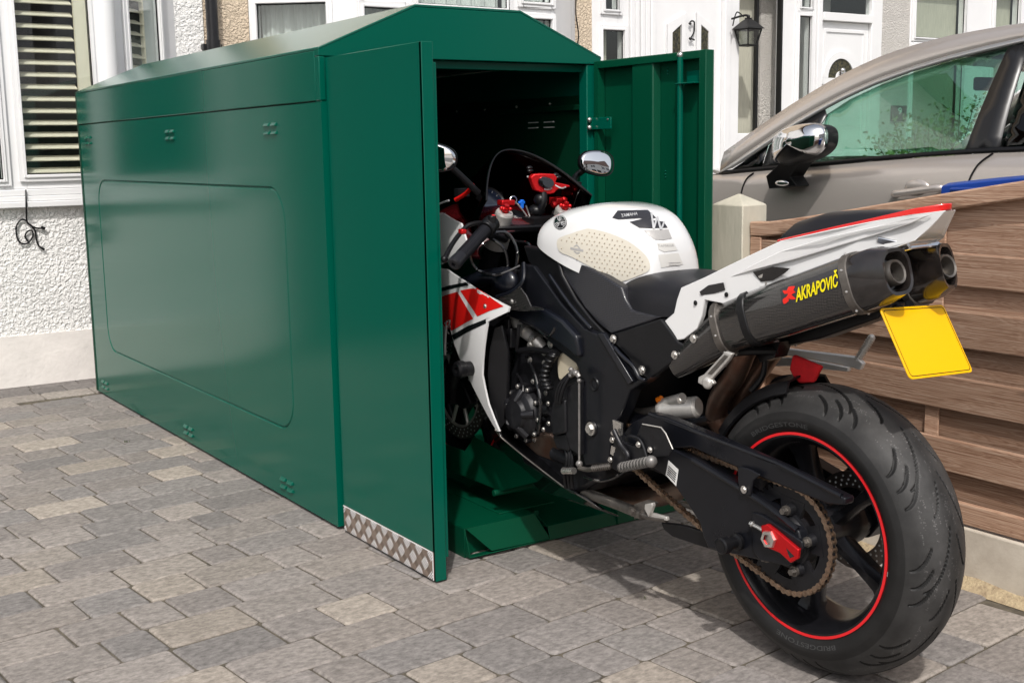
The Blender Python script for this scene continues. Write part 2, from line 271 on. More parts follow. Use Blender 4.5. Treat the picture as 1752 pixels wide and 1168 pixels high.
# ---------------------------------------------------------------- mesh builder
def V(*a): return Vector(a)
class MB:
    def __init__(s): s.v = []; s.f = []; s.t = []; s.mi = []; s.cur = 0
    def add(s, vs, fs, tone=None):
        n = len(s.v); s.v += [tuple(x) for x in vs]; s.f += [tuple(i+n for i in f) for f in fs]
        s.t += [tone]*len(fs); s.mi += [s.cur]*len(fs); return s
    def box(s, a, b, tone=None):
        x0, y0, z0 = a; x1, y1, z1 = b
        vs = [(x0, y0, z0), (x1, y0, z0), (x1, y1, z0), (x0, y1, z0), (x0, y0, z1), (x1, y0, z1), (x1, y1, z1), (x0, y1, z1)]
        return s.add(vs, [(0, 3, 2, 1), (4, 5, 6, 7), (0, 1, 5, 4), (1, 2, 6, 5), (2, 3, 7, 6), (3, 0, 4, 7)], tone)
    def prism(s, pts, off, tone=None):
        pts = [Vector(p) for p in pts]; n = len(pts)
        if isinstance(off, (list, tuple)) and isinstance(off[0], (Vector, tuple, list)): q = [Vector(o) for o in off]
        else: q = [p+Vector(off) for p in pts]
        return s.add(pts+q, [tuple(range(n)), tuple(range(2*n-1, n-1, -1))] + [(i, (i+1) % n, n+(i+1) % n, n+i) for i in range(n)], tone)
    def loft(s, rings, closed=True, cap=True, loop=False):
        n = len(rings[0]); m = len(rings); vs = [p for r in rings for p in r]; fs = []
        for i in range(m-1 + (1 if loop else 0)):
            a, b = i*n, ((i+1) % m)*n
            for j in range(n if closed else n-1):
                k = (j+1) % n; fs.append((a+j, a+k, b+k, b+j))
        if cap and closed and not loop: fs += [tuple(range(n-1, -1, -1)), tuple(range((m-1)*n, m*n))]
        return s.add(vs, fs)
    def cyl(s, p0, p1, r0, r1=None, n=16, cap=True):
        p0, p1 = Vector(p0), Vector(p1); r1 = r0 if r1 is None else r1
        a = (p1-p0).normalized(); x = a.orthogonal().normalized(); y = a.cross(x)
        rg = [[p+(x*math.cos(2*PI*i/n)+y*math.sin(2*PI*i/n))*r for i in range(n)] for p, r in ((p0, r0), (p1, r1))]
        return s.loft(rg, True, cap)
    def tube(s, pts, r, n=10, smooth=True):
        pts = [Vector(p) for p in pts]
        if smooth and len(pts) > 2: pts = catmull(pts, 5)
        rs = r if isinstance(r, (list, tuple)) else None
        x = None; rings = []
        for i, p in enumerate(pts):
            d = (pts[min(i+1, len(pts)-1)]-pts[max(i-1, 0)]).normalized()
            x = d.orthogonal().normalized() if x is None else (x-d*x.dot(d)).normalized()
            y = d.cross(x); rr = r if rs is None else rs[0]+(rs[1]-rs[0])*i/(len(pts)-1)
            rings.append([p+(x*math.cos(2*PI*k/n)+y*math.sin(2*PI*k/n))*rr for k in range(n)])
        return s.loft(rings)
    def lathe(s, prof, o, ax, n=32, arc=None):
        o = Vector(o); a = Vector(ax).normalized(); x = a.orthogonal().normalized(); y = a.cross(x)
        rings = [[o+a*h+(x*math.cos(2*PI*i/n)+y*math.sin(2*PI*i/n))*max(r, 1e-5) for (r, h) in prof] for i in range(n)]
        return s.loft(rings, False, False, loop=True)
    def ball(s, c, r, n=12, sc=(1, 1, 1)):
        c = Vector(c); rings = []
        for i in range(n+1):
            t = PI*i/n; rings.append([c+Vector((r*sc[0]*math.sin(t)*math.cos(2*PI*k/(2*n)), r*sc[1]*math.sin(t)*math.sin(2*PI*k/(2*n)), r*sc[2]*math.cos(t))) for k in range(2*n)])
        return s.loft(rings, True, False)
    def bolt(s, p, ax, r=0.008, h=0.006):
        p = Vector(p); a = Vector(ax).normalized()
        s.cyl(p, p+a*h*0.35, r*1.25, n=14); s.cyl(p+a*h*0.35, p+a*h, r*0.95, r*0.8, n=6); return s
def catmull(P, k):
    out = []; n = len(P)
    for i in range(n-1):
        p0, p1, p2, p3 = P[max(i-1, 0)], P[i], P[i+1], P[min(i+2, n-1)]
        for j in range(k):
            t = j/k; out.append(0.5*((2*p1)+(p2-p0)*t+(2*p0-5*p1+4*p2-p3)*t*t+(3*p1-p0-3*p2+p3)*t*t*t))
    out.append(P[-1].copy()); return out
def smooth_closed(P, k=4):
    P = [Vector(p) for p in P]; n = len(P); out = []
    for i in range(n):
        p0, p1, p2, p3 = P[i-1], P[i], P[(i+1) % n], P[(i+2) % n]
        for j in range(k):
            t = j/k; out.append(0.5*((2*p1)+(p2-p0)*t+(2*p0-5*p1+4*p2-p3)*t*t+(3*p1-p0-3*p2+p3)*t*t*t))
    return out
def rround(x0, y0, x1, y1, r, k=6):
    out = []
    for cx, cy, a in ((x1-r, y1-r, 0), (x0+r, y1-r, 90), (x0+r, y0+r, 180), (x1-r, y0+r, 270)):
        for j in range(k+1): t = R(a+90*j/k); out.append((cx+r*math.cos(t), cy+r*math.sin(t)))
    return out
MATS = {}          # world matrix of every thing, used to bring world-built meshes into the thing's own space
def thing(name, label, cat, loc=(0, 0, 0), group=None, mw=None):
    o = bpy.data.objects.new(name, None); o.empty_display_size = 0.1; C.objects.link(o)
    mw = mw or Matrix.Translation(Vector(loc)); o.matrix_world = mw; MATS[o.name] = mw
    o['label'] = label; o['category'] = cat
    if group: o['group'] = group
    return o
def obj(name, mb, m, parent=None, local=False, bevel=0, seg=2, smooth=True, ang=35, sub=0, recalc=True, label=None):
    if name in SPLIT:
        cl = clusters(mb)
        if len(cl) > 1:
            SPLIT.discard(name); os_ = [obj(name, c, m, parent, local, bevel, seg, smooth, ang, sub, recalc, label) for c in cl]; SPLIT.add(name); return os_[0]
    me = bpy.data.meshes.new(name)
    vs = [Vector(v) for v in mb.v]
    base = Vector((0, 0, 0))
    if parent is None:
        xs = [v.x for v in vs]; ys = [v.y for v in vs]; zs = [v.z for v in vs]
        base = Vector(((min(xs)+max(xs))/2, (min(ys)+max(ys))/2, min(zs))); vs = [v-base for v in vs]
    elif not local:
        r = parent
        while r.parent: r = r.parent
        inv = MATS[r.name].inverted(); vs = [inv @ v for v in vs]
    me.from_pydata([tuple(v) for v in vs], [], mb.f); me.validate()
    for mm in (m if isinstance(m, (list, tuple)) else [m]): me.materials.append(M[mm] if isinstance(mm, str) else mm)
    if len(mb.mi) == len(me.polygons): me.polygons.foreach_set('material_index', mb.mi)
    if any(t is not None for t in mb.t) and len(mb.t) == len(me.polygons):
        ca = me.color_attributes.new('tone', 'FLOAT_COLOR', 'CORNER')
        arr = np.ones((len(me.loops), 4), dtype=np.float32)
        for p in me.polygons:
            t = mb.t[p.index] or (0.5, 0.5, 0.5)
            arr[p.loop_start:p.loop_start+p.loop_total, :3] = t
        ca.data.foreach_set('color', arr.ravel())
    if recalc:
        bm = bmesh.new(); bm.from_mesh(me); bmesh.ops.remove_doubles(bm, verts=bm.verts, dist=1e-6); bmesh.ops.recalc_face_normals(bm, faces=bm.faces); bm.to_mesh(me); bm.free()
    if smooth:
        me.shade_smooth()
        if ang < 180: me.set_sharp_from_angle(angle=R(ang))
    o = bpy.data.objects.new(name, me); C.objects.link(o)
    if parent is not None: o.parent = parent
    else: o.location = base
    if bevel:
        b = o.modifiers.new('b', 'BEVEL'); b.width = bevel; b.segments = seg; b.limit_method = 'ANGLE'; b.angle_limit = R(30); b.use_clamp_overlap = True
    if sub:
        b = o.modifiers.new('s', 'SUBSURF'); b.levels = sub; b.render_levels = sub
    if label: o['label'] = label
    return o
def tag(o, label, cat, group=None, kind=None):
    if label: o['label'] = label
    if cat: o['category'] = cat
    if group: o['group'] = group
    if kind: o['kind'] = kind
    return o
def struct(name, mb, m, **k):
    o = obj(name, mb, m, None, **k); o['kind'] = 'structure'; return o
_tc = {}
def text2d(s, bold=0.0, shear=0.0):
    """outline of a word as triangles in a 0..1 box: (verts2d, faces, aspect)"""
    key = (s, bold, shear)
    if key in _tc: return _tc[key]
    cu = bpy.data.curves.new('t', 'FONT'); cu.body = s; cu.size = 1; cu.offset = bold; cu.shear = shear; cu.resolution_u = 3
    o = bpy.data.objects.new('t', cu); C.objects.link(o); bpy.context.view_layer.update()
    me = o.evaluated_get(bpy.context.evaluated_depsgraph_get()).to_mesh()
    vs = [(v.co.x, v.co.y) for v in me.vertices]; fs = [tuple(p.vertices) for p in me.polygons]
    bpy.data.objects.remove(o); bpy.data.curves.remove(cu)
    x0 = min(v[0] for v in vs); x1 = max(v[0] for v in vs); y0 = min(v[1] for v in vs); y1 = max(v[1] for v in vs)
    vs = [((x-x0)/(x1-x0), (y-y0)/(y1-y0)) for x, y in vs]; _tc[key] = (vs, fs, (x1-x0)/(y1-y0)); return _tc[key]
def quadmap(q, a, b):   # q: tl,tr,br,bl ; a right 0..1 ; b up 0..1
    q = [Vector(p) for p in q]; t = q[0].lerp(q[1], a); bo = q[3].lerp(q[2], a); return bo.lerp(t, b)
# ================================================================ GROUND
g = MB(); g.box((-400, -400, -0.40), (400, 400, -0.045)); struct('ground', g, 'tar_concrete')
g = MB(); g.box((-30, -9.5, -0.044), (30, -3.5, -0.03)); struct('road', g, 'asphalt')
g = MB(); g.box((-6.0, -1.5, -0.04), (2.665, 6.70, -0.006)); struct('joint_bed', g, 'joint')
g = MB(); g.box((2.72, -1.5, -0.04), (14, 7.5, -0.004)); struct('neighbour_driveway', g, 'tar_concrete')
# pavers: random coursed tumbled blocks, one sheet of real blocks turned 5.5 degrees to the shed
PA = R(5.5); ca, sa = math.cos(PA), math.sin(PA)
TONES = [(0.235, 0.212, 0.196), (0.205, 0.192, 0.182), (0.285, 0.252, 0.224), (0.25, 0.224, 0.204), (0.345, 0.30, 0.25), (0.19, 0.178, 0.170), (0.265, 0.238, 0.216), (0.215, 0.198, 0.187), (0.30, 0.265, 0.23)]
def block(mb, cx, cy, lx, ly, tone, ang, h=0.0):
    gx, gy = lx/2-0.0020-0.0012*rnd(), ly/2-0.0020-0.0012*rnd()
    rings = []
    out = rround(-gx, -gy, gx, gy, 0.009+0.004*rnd(), 2)
    out = [(x+(rnd()-.5)*0.0022, y+(rnd()-.5)*0.0022) for x, y in out]
    c, s = math.cos(ang), math.sin(ang); tx, ty = (rnd()-.5)*0.01, (rnd()-.5)*0.01
    for k, z in ((1.0, -0.03), (1.0, -0.0045), (0.0, 0)):
        ring = []
        for (x, y) in out:
            xx = x*(1 if k else (gx-0.006)/gx); yy = y*(1 if k else (gy-0.006)/gy)
            ring.append(Vector((cx+xx*c-yy*s, cy+xx*s+yy*c, z+h+(0 if z < -0.02 else xx*tx+yy*ty))))
        rings.append(ring)
    n = len(out); vs = [p for r in rings for p in r]; fs = []
    for i in range(2):
        for j in range(n): fs.append((i*n+j, i*n+(j+1) % n, (i+1)*n+(j+1) % n, (i+1)*n+j))
    fs.append(tuple(range(2*n, 3*n)))
    mb.add(vs, fs, tone)
pv = MB(); P_ = 0.158; row = -14
rs = random.Random(21)
while row*P_ < 7.6:
    xx = -6.5-rs.random()*0.2
    while xx < 4.2:
        l = rs.choice([0.12, 0.158, 0.158, 0.235, 0.235, 0.235]); cx, cy = xx+l/2, row*P_
        wx, wy = cx*ca-cy*sa, cx*sa+cy*ca
        if -6.0 < wx < 2.63 and -1.5 < wy < 5.98:
            t = rs.choice(TONES); f = (0.88+0.24*rs.random())*0.97; t = tuple(q+(m_q-q)*0.30 for q, m_q in zip(t, (0.243, 0.221, 0.204)))
            block(pv, wx, wy, l, P_, tuple(q*f for q in t), PA, (rs.random()-.5)*0.0025)
        xx += l
    row += 1
struct('driveway_paving', pv, 'paver', smooth=False, recalc=False)
pv = MB()
for r_ in range(3):
    xx = -6.0
    while xx < 2.6:
        l = 0.158 if r_ == 1 else 0.235
        f = (0.75+0.2*rs.random()); t = (0.19*f, 0.175*f, 0.165*f) if r_ else (0.30*f, 0.27*f, 0.24*f)
        block(pv, xx+l/2, 6.06+0.158*r_, l, 0.155, t, 0, 0.001); xx += l
struct('border_paving', pv, 'paver', smooth=False, recalc=False)
g = MB(); xs = [2.60+0.0*i for i in range(2)]
rows = []
for i in range(70):
    y = -1.4+i*0.115; rows.append([V(2.622+0.016*rnd(), y, -0.004), V(2.642+0.006*rnd(), y, 0.003+0.005*rnd()), V(2.668, y, 0.014+0.014*rnd()), V(2.70, y, 0.0)])
g.loft(rows, False, False); struct('mortar_strip', g, 'soil')
# moss tufts in the joints
ms = MB()
for (u, v) in ((216, 757), (1104, 1025)):
    p = PZ(u, v, 0.0)
    for k in range(14):
        a = rnd()*2*PI; r_ = 0.012*rnd(); q = p+V(math.cos(a)*r_*1.6, math.sin(a)*r_, 0.002); d = V((rnd()-.5)*0.008, (rnd()-.5)*0.008, 0.006+0.006*rnd())
        w = d.orthogonal().normalized()*0.002; ms.add([q-w, q+w, q+d], [(0, 1, 2)])
tag(obj('moss', ms, 'moss', recalc=False, smooth=False), 'tiny green moss tufts growing in the paving joints', 'moss', None, 'stuff')

# ================================================================ HOUSES
def wallseg(mb, A, B, z0, z1, t=0.12):
    """vertical wall panel whose outer face runs from A to B (camera side on the right hand)"""
    A, B = V(*A, 0), V(*B, 0); n = V(-(B-A).y, (B-A).x, 0).normalized()*t
    if n.y < 0: n = -n
    mb.prism([A+V(0, 0, z0), B+V(0, 0, z0), B+V(0, 0, z1), A+V(0, 0, z1)], n)
def frame_on(A, B):
    A, B = V(*A, 0), V(*B, 0); u = (B-A).normalized(); n = V(u.y, -u.x, 0)
    if n.y > 0: n = -n
    L = (B-A).length
    def at(s, z, d=0.0): return A+u*s+n*d+V(0, 0, z)
    return at, L, u, n
def bar(mb, at, s0, s1, z0, z1, d0, d1):
    vs = [at(s0, z0, d0), at(s1, z0, d0), at(s1, z1, d0), at(s0, z1, d0)]
    mb.prism(vs, at(0, 0, d1)-at(0, 0, d0))
def window(house, A, B, z0, z1, panes, fw=0.05, back='blind', sash=True):
    """uPVC unit on line A-B; panes = (s0, s1, z0, z1) glass openings in metres along the line"""
    at, L, u, n = frame_on(A, B)
    f = MB(); ss = sorted({0, L, *[round(p[0], 4) for p in panes], *[round(p[1], 4) for p in panes]}); zz = sorted({z0, z1, *[p[2] for p in panes], *[p[3] for p in panes]})
    for i in range(len(ss)-1):
        run = None
        for j in range(len(zz)-1):
            sm, zm = (ss[i]+ss[i+1])/2, (zz[j]+zz[j+1])/2
            hole = any(p[0] < sm < p[1] and p[2] < zm < p[3] for p in panes)
            if not hole:
                if run is None: run = zz[j]
            if hole or j == len(zz)-2:
                if run is not None: bar(f, at, ss[i], ss[i+1], run, zz[j] if hole else zz[j+1], -0.06, 0.0)
                run = None
    for p in panes:     # raised sash and bead round each pane
        for k, (w, d) in enumerate(((0.034, 0.016), (0.014, 0.008))):
            a, b_, c, d_ = p[0]-w, p[1]+w, p[2]-w, p[3]+w
            o_ = 0.0 if k == 0 else 0.016
            dd0, dd1 = (0.001, 0.016) if k == 0 else (0.0165, 0.024)
            for (q0, q1, q2, q3) in ((a, p[0], c, d_), (p[1], b_, c, d_), (p[0], p[1], c, p[2]), (p[0], p[1], p[3], d_)): bar(f, at, q0, q1, q2, q3, dd0, dd1)
    w = obj('window', f, 'white', house, bevel=0.003)
    for p in panes:
        gm = MB(); bar(gm, at, p[0]-0.004, p[1]+0.004, p[2]-0.004, p[3]+0.004, -0.016, -0.010); obj('pane', gm, 'glass', w)
        bd = MB()
        for (q0, q1, q2, q3) in ((p[0]-0.001, p[0]+0.006, p[2], p[3]), (p[1]-0.006, p[1]+0.001, p[2], p[3]), (p[0], p[1], p[2], p[2]+0.006), (p[0], p[1], p[3]-0.006, p[3])): bar(bd, at, q0, q1, q2, q3, -0.008, -0.002)
        obj('gasket', bd, 'black', w)
        if back in ('curtain', 'curtain_c', 'half'):
            cm = MB(); rows = []; s1 = p[0]+(p[1]-p[0])*(0.6 if back == 'half' else 1.0)
            for i in range(60):
                s = p[0]+(s1-p[0])*i/59; d = -0.10+0.012*math.sin(s*70)+0.006*math.sin(s*173+1); rows.append([at(s, p[2]-0.03, d), at(s, p[3]+0.03, d)])
            cm.loft(rows, False, False); obj('curtain', cm, 'curtain' if back != 'half' else 'curtain_c', w)
        if back == 'roller':
            cm = MB(); bar(cm, at, p[0], p[1], p[2], p[3]+0.02, -0.09, -0.086); obj('roller_blind', cm, 'curtain_c', w)
    return w, at
def house(label, loc, group='terraced houses joined in one row'):
    return thing('terraced_house', label, 'house', loc, group)
YB, YM = 6.39, 6.78
HT = 5.4
# --- left white house
h1 = house('white pebbledashed house with slatted blinds in its bay window', (0.5, YB, 0))
bx1 = PY(181, 60, YB).x; bx2 = PY(300, 60, YM).x; dp = PY(359, 60, YM).x; ba = 0.62; ba2 = 0.28  # bay's unseen left end set to bound the bright reflection in the shed side
w = MB()
for (z0_, z1_) in ((0, 0.905), (2.45, 3.1)):
    wallseg(w, (ba, YB), (bx1, YB), z0_, z1_); wallseg(w, (bx1, YB), (bx2, YM), z0_, z1_); wallseg(w, (ba2, YM), (ba, YB), z0_, z1_)
wallseg(w, (bx2-0.01, YM), (dp-0.035, YM), 0, HT); wallseg(w, (-5.0, YM), (-1.75, YM), 0, HT); wallseg(w, (0.20, YM), (ba2+0.01, YM), 0, HT); wallseg(w, (ba2, YM), (bx2, YM), 3.1, HT); wallseg(w, (-1.75, YM), (0.20, YM), 2.4, HT)
obj('wall', w, 'peb_w', h1, smooth=False)
w = MB(); wallseg(w, (ba, YB-0.008), (bx1, YB-0.008), 0, 0.262, 0.02); wallseg(w, (bx1, YB-0.008), (bx2, YM-0.008), 0, 0.262, 0.02); wallseg(w, (ba2, YM-0.008), (ba, YB-0.008), 0, 0.262, 0.02); obj('plinth', w, 'plinth', h1, smooth=False, bevel=0.004)
w = MB(); w.box((-1.72, YM+0.10, 0.02), (0.18, YM+0.15, 2.38)); w.box((-1.60, YM+0.085, 0.2), (0.06, YM+0.10, 2.0)); added_door_h1 = obj('door', w, 'iron', h1, bevel=0.006)  # unseen dark door, added and widened to darken the shed side's reflection
zs = 0.995
at, L, u_, n_ = frame_on((ba, YB), (bx1, YB))
sx = lambda u, v: PY(u, v, YB).x-ba
zb = PY(95, 298, YB).z
panes = [(sx(33, 150), sx(156, 90), zb, 2.30), (0.10, sx(-2, 200), zb-0.02, 2.30)]
win, at = window(h1, (ba, YB), (bx1, YB), zs, 2.45, panes, back=None)
s = MB()
bar(s, at, -0.02, L+0.02, 0.905, 0.935, 0, 0.045); bar(s, at, -0.01, L+0.012, 0.936, 0.962, 0, 0.03); bar(s, at, 0, L+0.01, 0.963, zs, 0, 0.02); obj('sill', s, 'white', win, bevel=0.004)
def blinds(win, at, p, stw=1.0):
    sl_ = MB(); z = p[2]+0.01
    while z < p[3]:
        c = [(-0.022, z), (-0.070, z+0.024), (-0.073, z+0.020), (-0.025, z-0.004)]
        r0 = [at(p[0]+0.002, zz, d) for d, zz in c]; r1 = [at(p[1]-0.075*stw, zz, d) for d, zz in c]; sl_.loft([r0, r1]); z += 0.0595
    obj('blind_slat', sl_, 'blind', win)
    st = MB(); bar(st, at, p[1]-0.068*stw, p[1]-0.008*stw, p[2], p[3], -0.045, -0.020); obj('blind_stile', st, 'blind', win)
blinds(win, at, panes[0])
L0 = math.hypot(ba-ba2, YM-YB); window(h1, (ba2, YM), (ba, YB), zs, 2.45, [(0.12, L0-0.10, zb, 2.3)], back='curtain')
# canted cheek
at2, L2, _, _ = frame_on((bx1, YB), (bx2, YM))
def scheek(u, v, A, B):   # distance along a canted line hit by the sight line through (u, v)
    d = ray(u, v); ax, ay = A; bx, by = B
    t = (ax*(by-ay)-ay*(bx-ax))/(d.x*(by-ay)-d.y*(bx-ax)); return math.hypot(d.x*t-ax, d.y*t-ay)
A, B = (bx1, YB), (bx2, YM)
pc = [(scheek(217, 60, A, B), scheek(272, 60, A, B), zb, 2.30)]
w2, at2 = window(h1, A, B, zs, 2.45, pc, back=None); blinds(w2, at2, (pc[0][0], pc[0][1]-0.10, zb, 2.3), 0.1)
q = pc[0]; sc_ = MB(); bar(sc_, at2, q[1]-0.10, q[1], q[2], q[3], -0.03, -0.026); obj('curtain', sc_, 'curtain', w2)
s = MB(); bar(s, at2, -0.02, L2, 0.905, 0.935, 0, 0.045); bar(s, at2, 0, L2, 0.936, 0.962, 0, 0.03); bar(s, at2, 0, L2, 0.963, zs, 0, 0.02); obj('sill', s, 'white', w2, bevel=0.004)
c = MB()
c.cyl((bx1-0.004, YB-0.004, zs+0.001), (bx1-0.004, YB-0.004, 2.449), 0.052, n=24); obj('corner_post', c, 'white', h1)
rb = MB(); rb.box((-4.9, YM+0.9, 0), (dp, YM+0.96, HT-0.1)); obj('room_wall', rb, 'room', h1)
# roof and gutter pieces for both houses
def roof(hh, x0, x1):
    r_ = MB(); r_.prism([(x0, YM-0.35, HT-0.05), (x0, YM+4, HT+2.6), (x0, YM+8, HT-0.05)], (x1-x0, 0, 0)); obj('roof', r_, 'roof_tile', hh)
roof(h1, -5.0, dp-0.002)
# --- cream house (middle)
h2 = house('cream pebbledashed house with a white bay window and numbered white door', (4.5, YM, 0))
c0 = PY(427, 60, YM).x; c1 = PY(608, 20, YB).x; c2 = PY(948, 30, YB).x; c3 = PY(984, 40, YM).x
d0 = PY(1013, 100, YM).x; d1 = PY(1262, 100, YM).x
w = MB(); wallseg(w, (dp-0.030, YM+0.004), (c0, YM+0.004), 0, HT); wallseg(w, (c3, YM), (d0, YM), 0, HT); wallseg(w, (c0, YM), (c3, YM), 3.1, HT); wallseg(w, (d0, YM), (d1-0.02, YM), 2.55, HT)
for (a_, b_) in (((c0, YM), (c1, YB)), ((c1, YB), (c2, YB)), ((c2, YB), (c3, YM))): wallseg(w, a_, b_, 0, 0.95); wallseg(w, a_, b_, 2.5, 3.1)
obj('wall', w, 'peb_c', h2, smooth=False)
A, B = (c0, YM), (c1, YB)
window(h2, A, B, 0.951, 2.5, [(scheek(440, 40, A, B), scheek(560, 40, A, B), 1.05, PY(440, 5, YM-0.1).z)], back='curtain')
A, B = (c1, YB), (c2, YB)
zt = PY(800, 6, YB).z
s_ = lambda u: PY(u, 30, YB).x-c1
window(h2, A, B, 0.951, 2.5, [(s_(621), s_(692), 1.05, PY(660, 14, YB).z), (s_(713), s_(868), 1.05, zt-0.14), (s_(713), s_(868), zt-0.02, 2.35), (s_(893), s_(942), 1.05, PY(920, 33, YB).z), (s_(893), s_(942), PY(920, 5, YB).z, 2.35)], back='curtain')
A, B = (c2, YB), (c3, YM)
L3 = math.hypot(c3-c2, YM-YB); window(h2, A, B, 0.951, 2.5, [(0.12, L3-0.12, 1.05, 1.75)], back='curtain')
# entrance screen of the cream house: side light, door with two angled lights and an iron number
sD = lambda u, v=60: PY(u, v, YM).x-d0
zD = lambda u, v: PY(u, v, YM).z
win2, atd = window(h2, (d0, YM), (PY(1076, 60, YM).x, YM), 0.0, 2.5, [(sD(1029), sD(1066), 0.9, zD(1048, 52)), (sD(1033), sD(1057), zD(1045, 17), 2.4)], back='half')
f = MB(); atd, Ld, _, _ = frame_on((d0, YM), (d1, YM))
for i, u in enumerate((1077, 1086, 1095, 1104, 1112)): bar(f, atd, sD(u), sD(u+7), 0, 2.5, -0.05, 0.012 if i % 2 else 0.02)
bar(f, atd, sD(1119), sD(1236), 2.35, 2.5, -0.05, 0.0); bar(f, atd, sD(1236.5), sD(1246), 0, 2.5, -0.05, 0.03); bar(f, atd, sD(1246.5), sD(1262), 0, 2.5, -0.05, 0.018)
obj('door_frame', f, 'white', h2, bevel=0.004)
dr = MB(); bar(dr, atd, sD(1119.5), sD(1236), 0.02, 2.349, -0.05, -0.012)
def panelq(mb, pts, d0_, d1_): mb.prism([atd(s, z, d0_) for s, z in pts], atd(0, 0, d1_)-atd(0, 0, d0_))
lA = [(sD(1141), 0.9), (sD(1141), zD(1142, 42)), (sD(1173), zD(1173, 22)), (sD(1173), 0.9)]; gA = [(sD(1150), 0.95), (sD(1150), zD(1150, 56)), (sD(1165), zD(1165, 43)), (sD(1165), 0.95)]
lB = [(sD(1191), 0.9), (sD(1191), zD(1191, 22)), (sD(1221), zD(1221, 46)), (sD(1221), 0.9)]; gB = [(sD(1199), 0.95), (sD(1199), zD(1199, 43)), (sD(1212), zD(1212, 55)), (sD(1212), 0.95)]
dl = obj('door', dr, 'white', h2, bevel=0.004)
def inset(q, k):
    c = (sum(p[0] for p in q)/4, sum(p[1] for p in q)/4); return [(c[0]+(p[0]-c[0])*k, c[1]+(p[1]-c[1])*(1-(1-k)*0.35)) for p in q]
for q, qi in ((lA, gA), (lB, gB)):
    m_ = MB()
    for i in range(4): j = (i+1) % 4; m_.prism([atd(*q[i], -0.011), atd(*q[j], -0.011), atd(*qi[j], -0.011), atd(*qi[i], -0.011)], atd(0, 0, 0.016)-atd(0, 0, -0.011+0.011))
    obj('light_surround', m_, 'white', dl, bevel=0.003)
    m_ = MB(); panelq(m_, qi, -0.0115, -0.004); obj('stained_glass', m_, 'stained', dl)
    m_ = MB(); cx = sum(p[0] for p in qi)/4
    for zz in np.arange(qi[0][1]+0.03, qi[1][1]-0.02, 0.085):
        cc = atd(cx, zz, -0.005); ring = [cc+V(math.cos(t)*0.016, 0, math.sin(t)*0.03) for t in np.linspace(0, 2*PI, 13)]; m_.tube(ring, 0.0025, 6, False)
    m_.tube([atd(cx, qi[0][1], -0.005), atd(cx, qi[1][1], -0.005)], 0.002, 6); obj('leading', m_, 'iron', dl)
# iron figure two
n2 = MB(); q = [(1179, 41), (1183, 36.5), (1187.5, 38), (1188, 46), (1187, 56), (1183, 64), (1180.5, 68), (1184, 67), (1188, 69)]
n2.tube([PY(u, v, YM-0.012) for u, v in q], 0.006, 8); n2.ball(PY(1181, 41, YM-0.014), 0.010, 6); n2.ball(PY(1180.5, 66, YM-0.014), 0.009, 6)
obj('door_number', n2, 'iron', dl)
c = MB(); c.tube([PY(987, -20, YM-0.012), PY(985, 20, YM-0.012), PY(990, 60, YM-0.012), PY(986, 90, YM-0.012), PY(990, 130, YM-0.012)], 0.004, 6); obj('wall_cable', c, 'black', h2)
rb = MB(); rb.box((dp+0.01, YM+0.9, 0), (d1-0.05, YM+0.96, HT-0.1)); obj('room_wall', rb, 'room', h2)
roof(h2, dp+0.002, d1-0.012)
# black downpipe between the two houses
c = MB(); pr_ = 0.034; c.cyl((dp, YM-0.05, 0.0), (dp, YM-0.05, HT-0.2), pr_, n=24)
for z in (0.4, 1.72, 3.4): c.cyl((dp, YM-0.05, z), (dp, YM-0.05, z+0.07), pr_+0.007, n=24); c.box((dp-0.055, YM-0.035, z+0.02), (dp+0.055, YM-0.002, z+0.05))
tag(obj('downpipe', c, 'pipe_black'), 'glossy black drainpipe between the white and the cream walls', 'drainpipe')
# --- right hand house with porch recess, arched door and window
h3 = house('grey pebbledashed house with a recessed porch and a fanlight door', (8.0, YM, 0))
r0 = PY(1264, 100, YM).x; r1 = PY(1336, 100, YM).x; YR = YM+0.22
w = MB(); x0 = PY(1508, 60, YM).x; x1 = PY(1556, 60, YM).x; x2 = PY(1800, 60, YM).x+2.5
wallseg(w, (x0, YM), (x1, YM), 0, HT); wallseg(w, (x1, YM), (x2, YM), 0, 0.85); wallseg(w, (x1, YM), (x2, YM), 2.6, HT); wallseg(w, (d1-0.01, YM), (x0, YM), 2.5, HT); wallseg(w, (r0+0.45, YR), (r1+0.8, YR), 0, 2.55)
obj('wall', w, 'peb_g', h3, smooth=False)
w = MB(); wallseg(w, (r0-0.3, YR-0.012), (PY(1290, 100, YR).x, YR-0.012), 0, 2.55); obj('porch_curtain', w, 'curtain_c', h3)
w = MB(); xx = PY(1292.5, 100, YR-0.1).x; w.box((xx-0.012, YR-0.12, 0), (xx+0.012, YR-0.09, 2.5)); obj('porch_post', w, 'iron', h3)
w = MB(); w.box((r1-0.018, YM-0.015, 0), (r1, YM+0.03, 2.5)); obj('frame_edge', w, 'iron', h3)
w = MB(); w.box((r0-0.02, YM-0.01, PY(1300, 240, YM).z-0.85), (r1, YM+0.05, PY(1300, 228, YM).z)); obj('porch_panel', w, 'white', h3, bevel=0.004)
w = MB(); w.box((r0-0.1, YM+0.05, 2.5), (r1+0.5, YR, 2.54)); w.box((r1+0.45, YM+0.05, 0), (r1+0.5, YR, 2.5)); obj('porch_lining', w, 'white', h3)
e0 = r1+0.002; e1 = x0-0.002; sE = lambda u, v=60: PY(u, v, YM).x-e0; ate, Le, _, _ = frame_on((e0, YM), (e1, YM))
wn3, ate = window(h3, (e0, YM), (PY(1396, 60, YM).x, YM), 0, 2.5, [(sE(1365), sE(1386), 0.3, zD(1375, 28)), (sE(1367), sE(1386), zD(1376, 13), 2.4)], back=None)
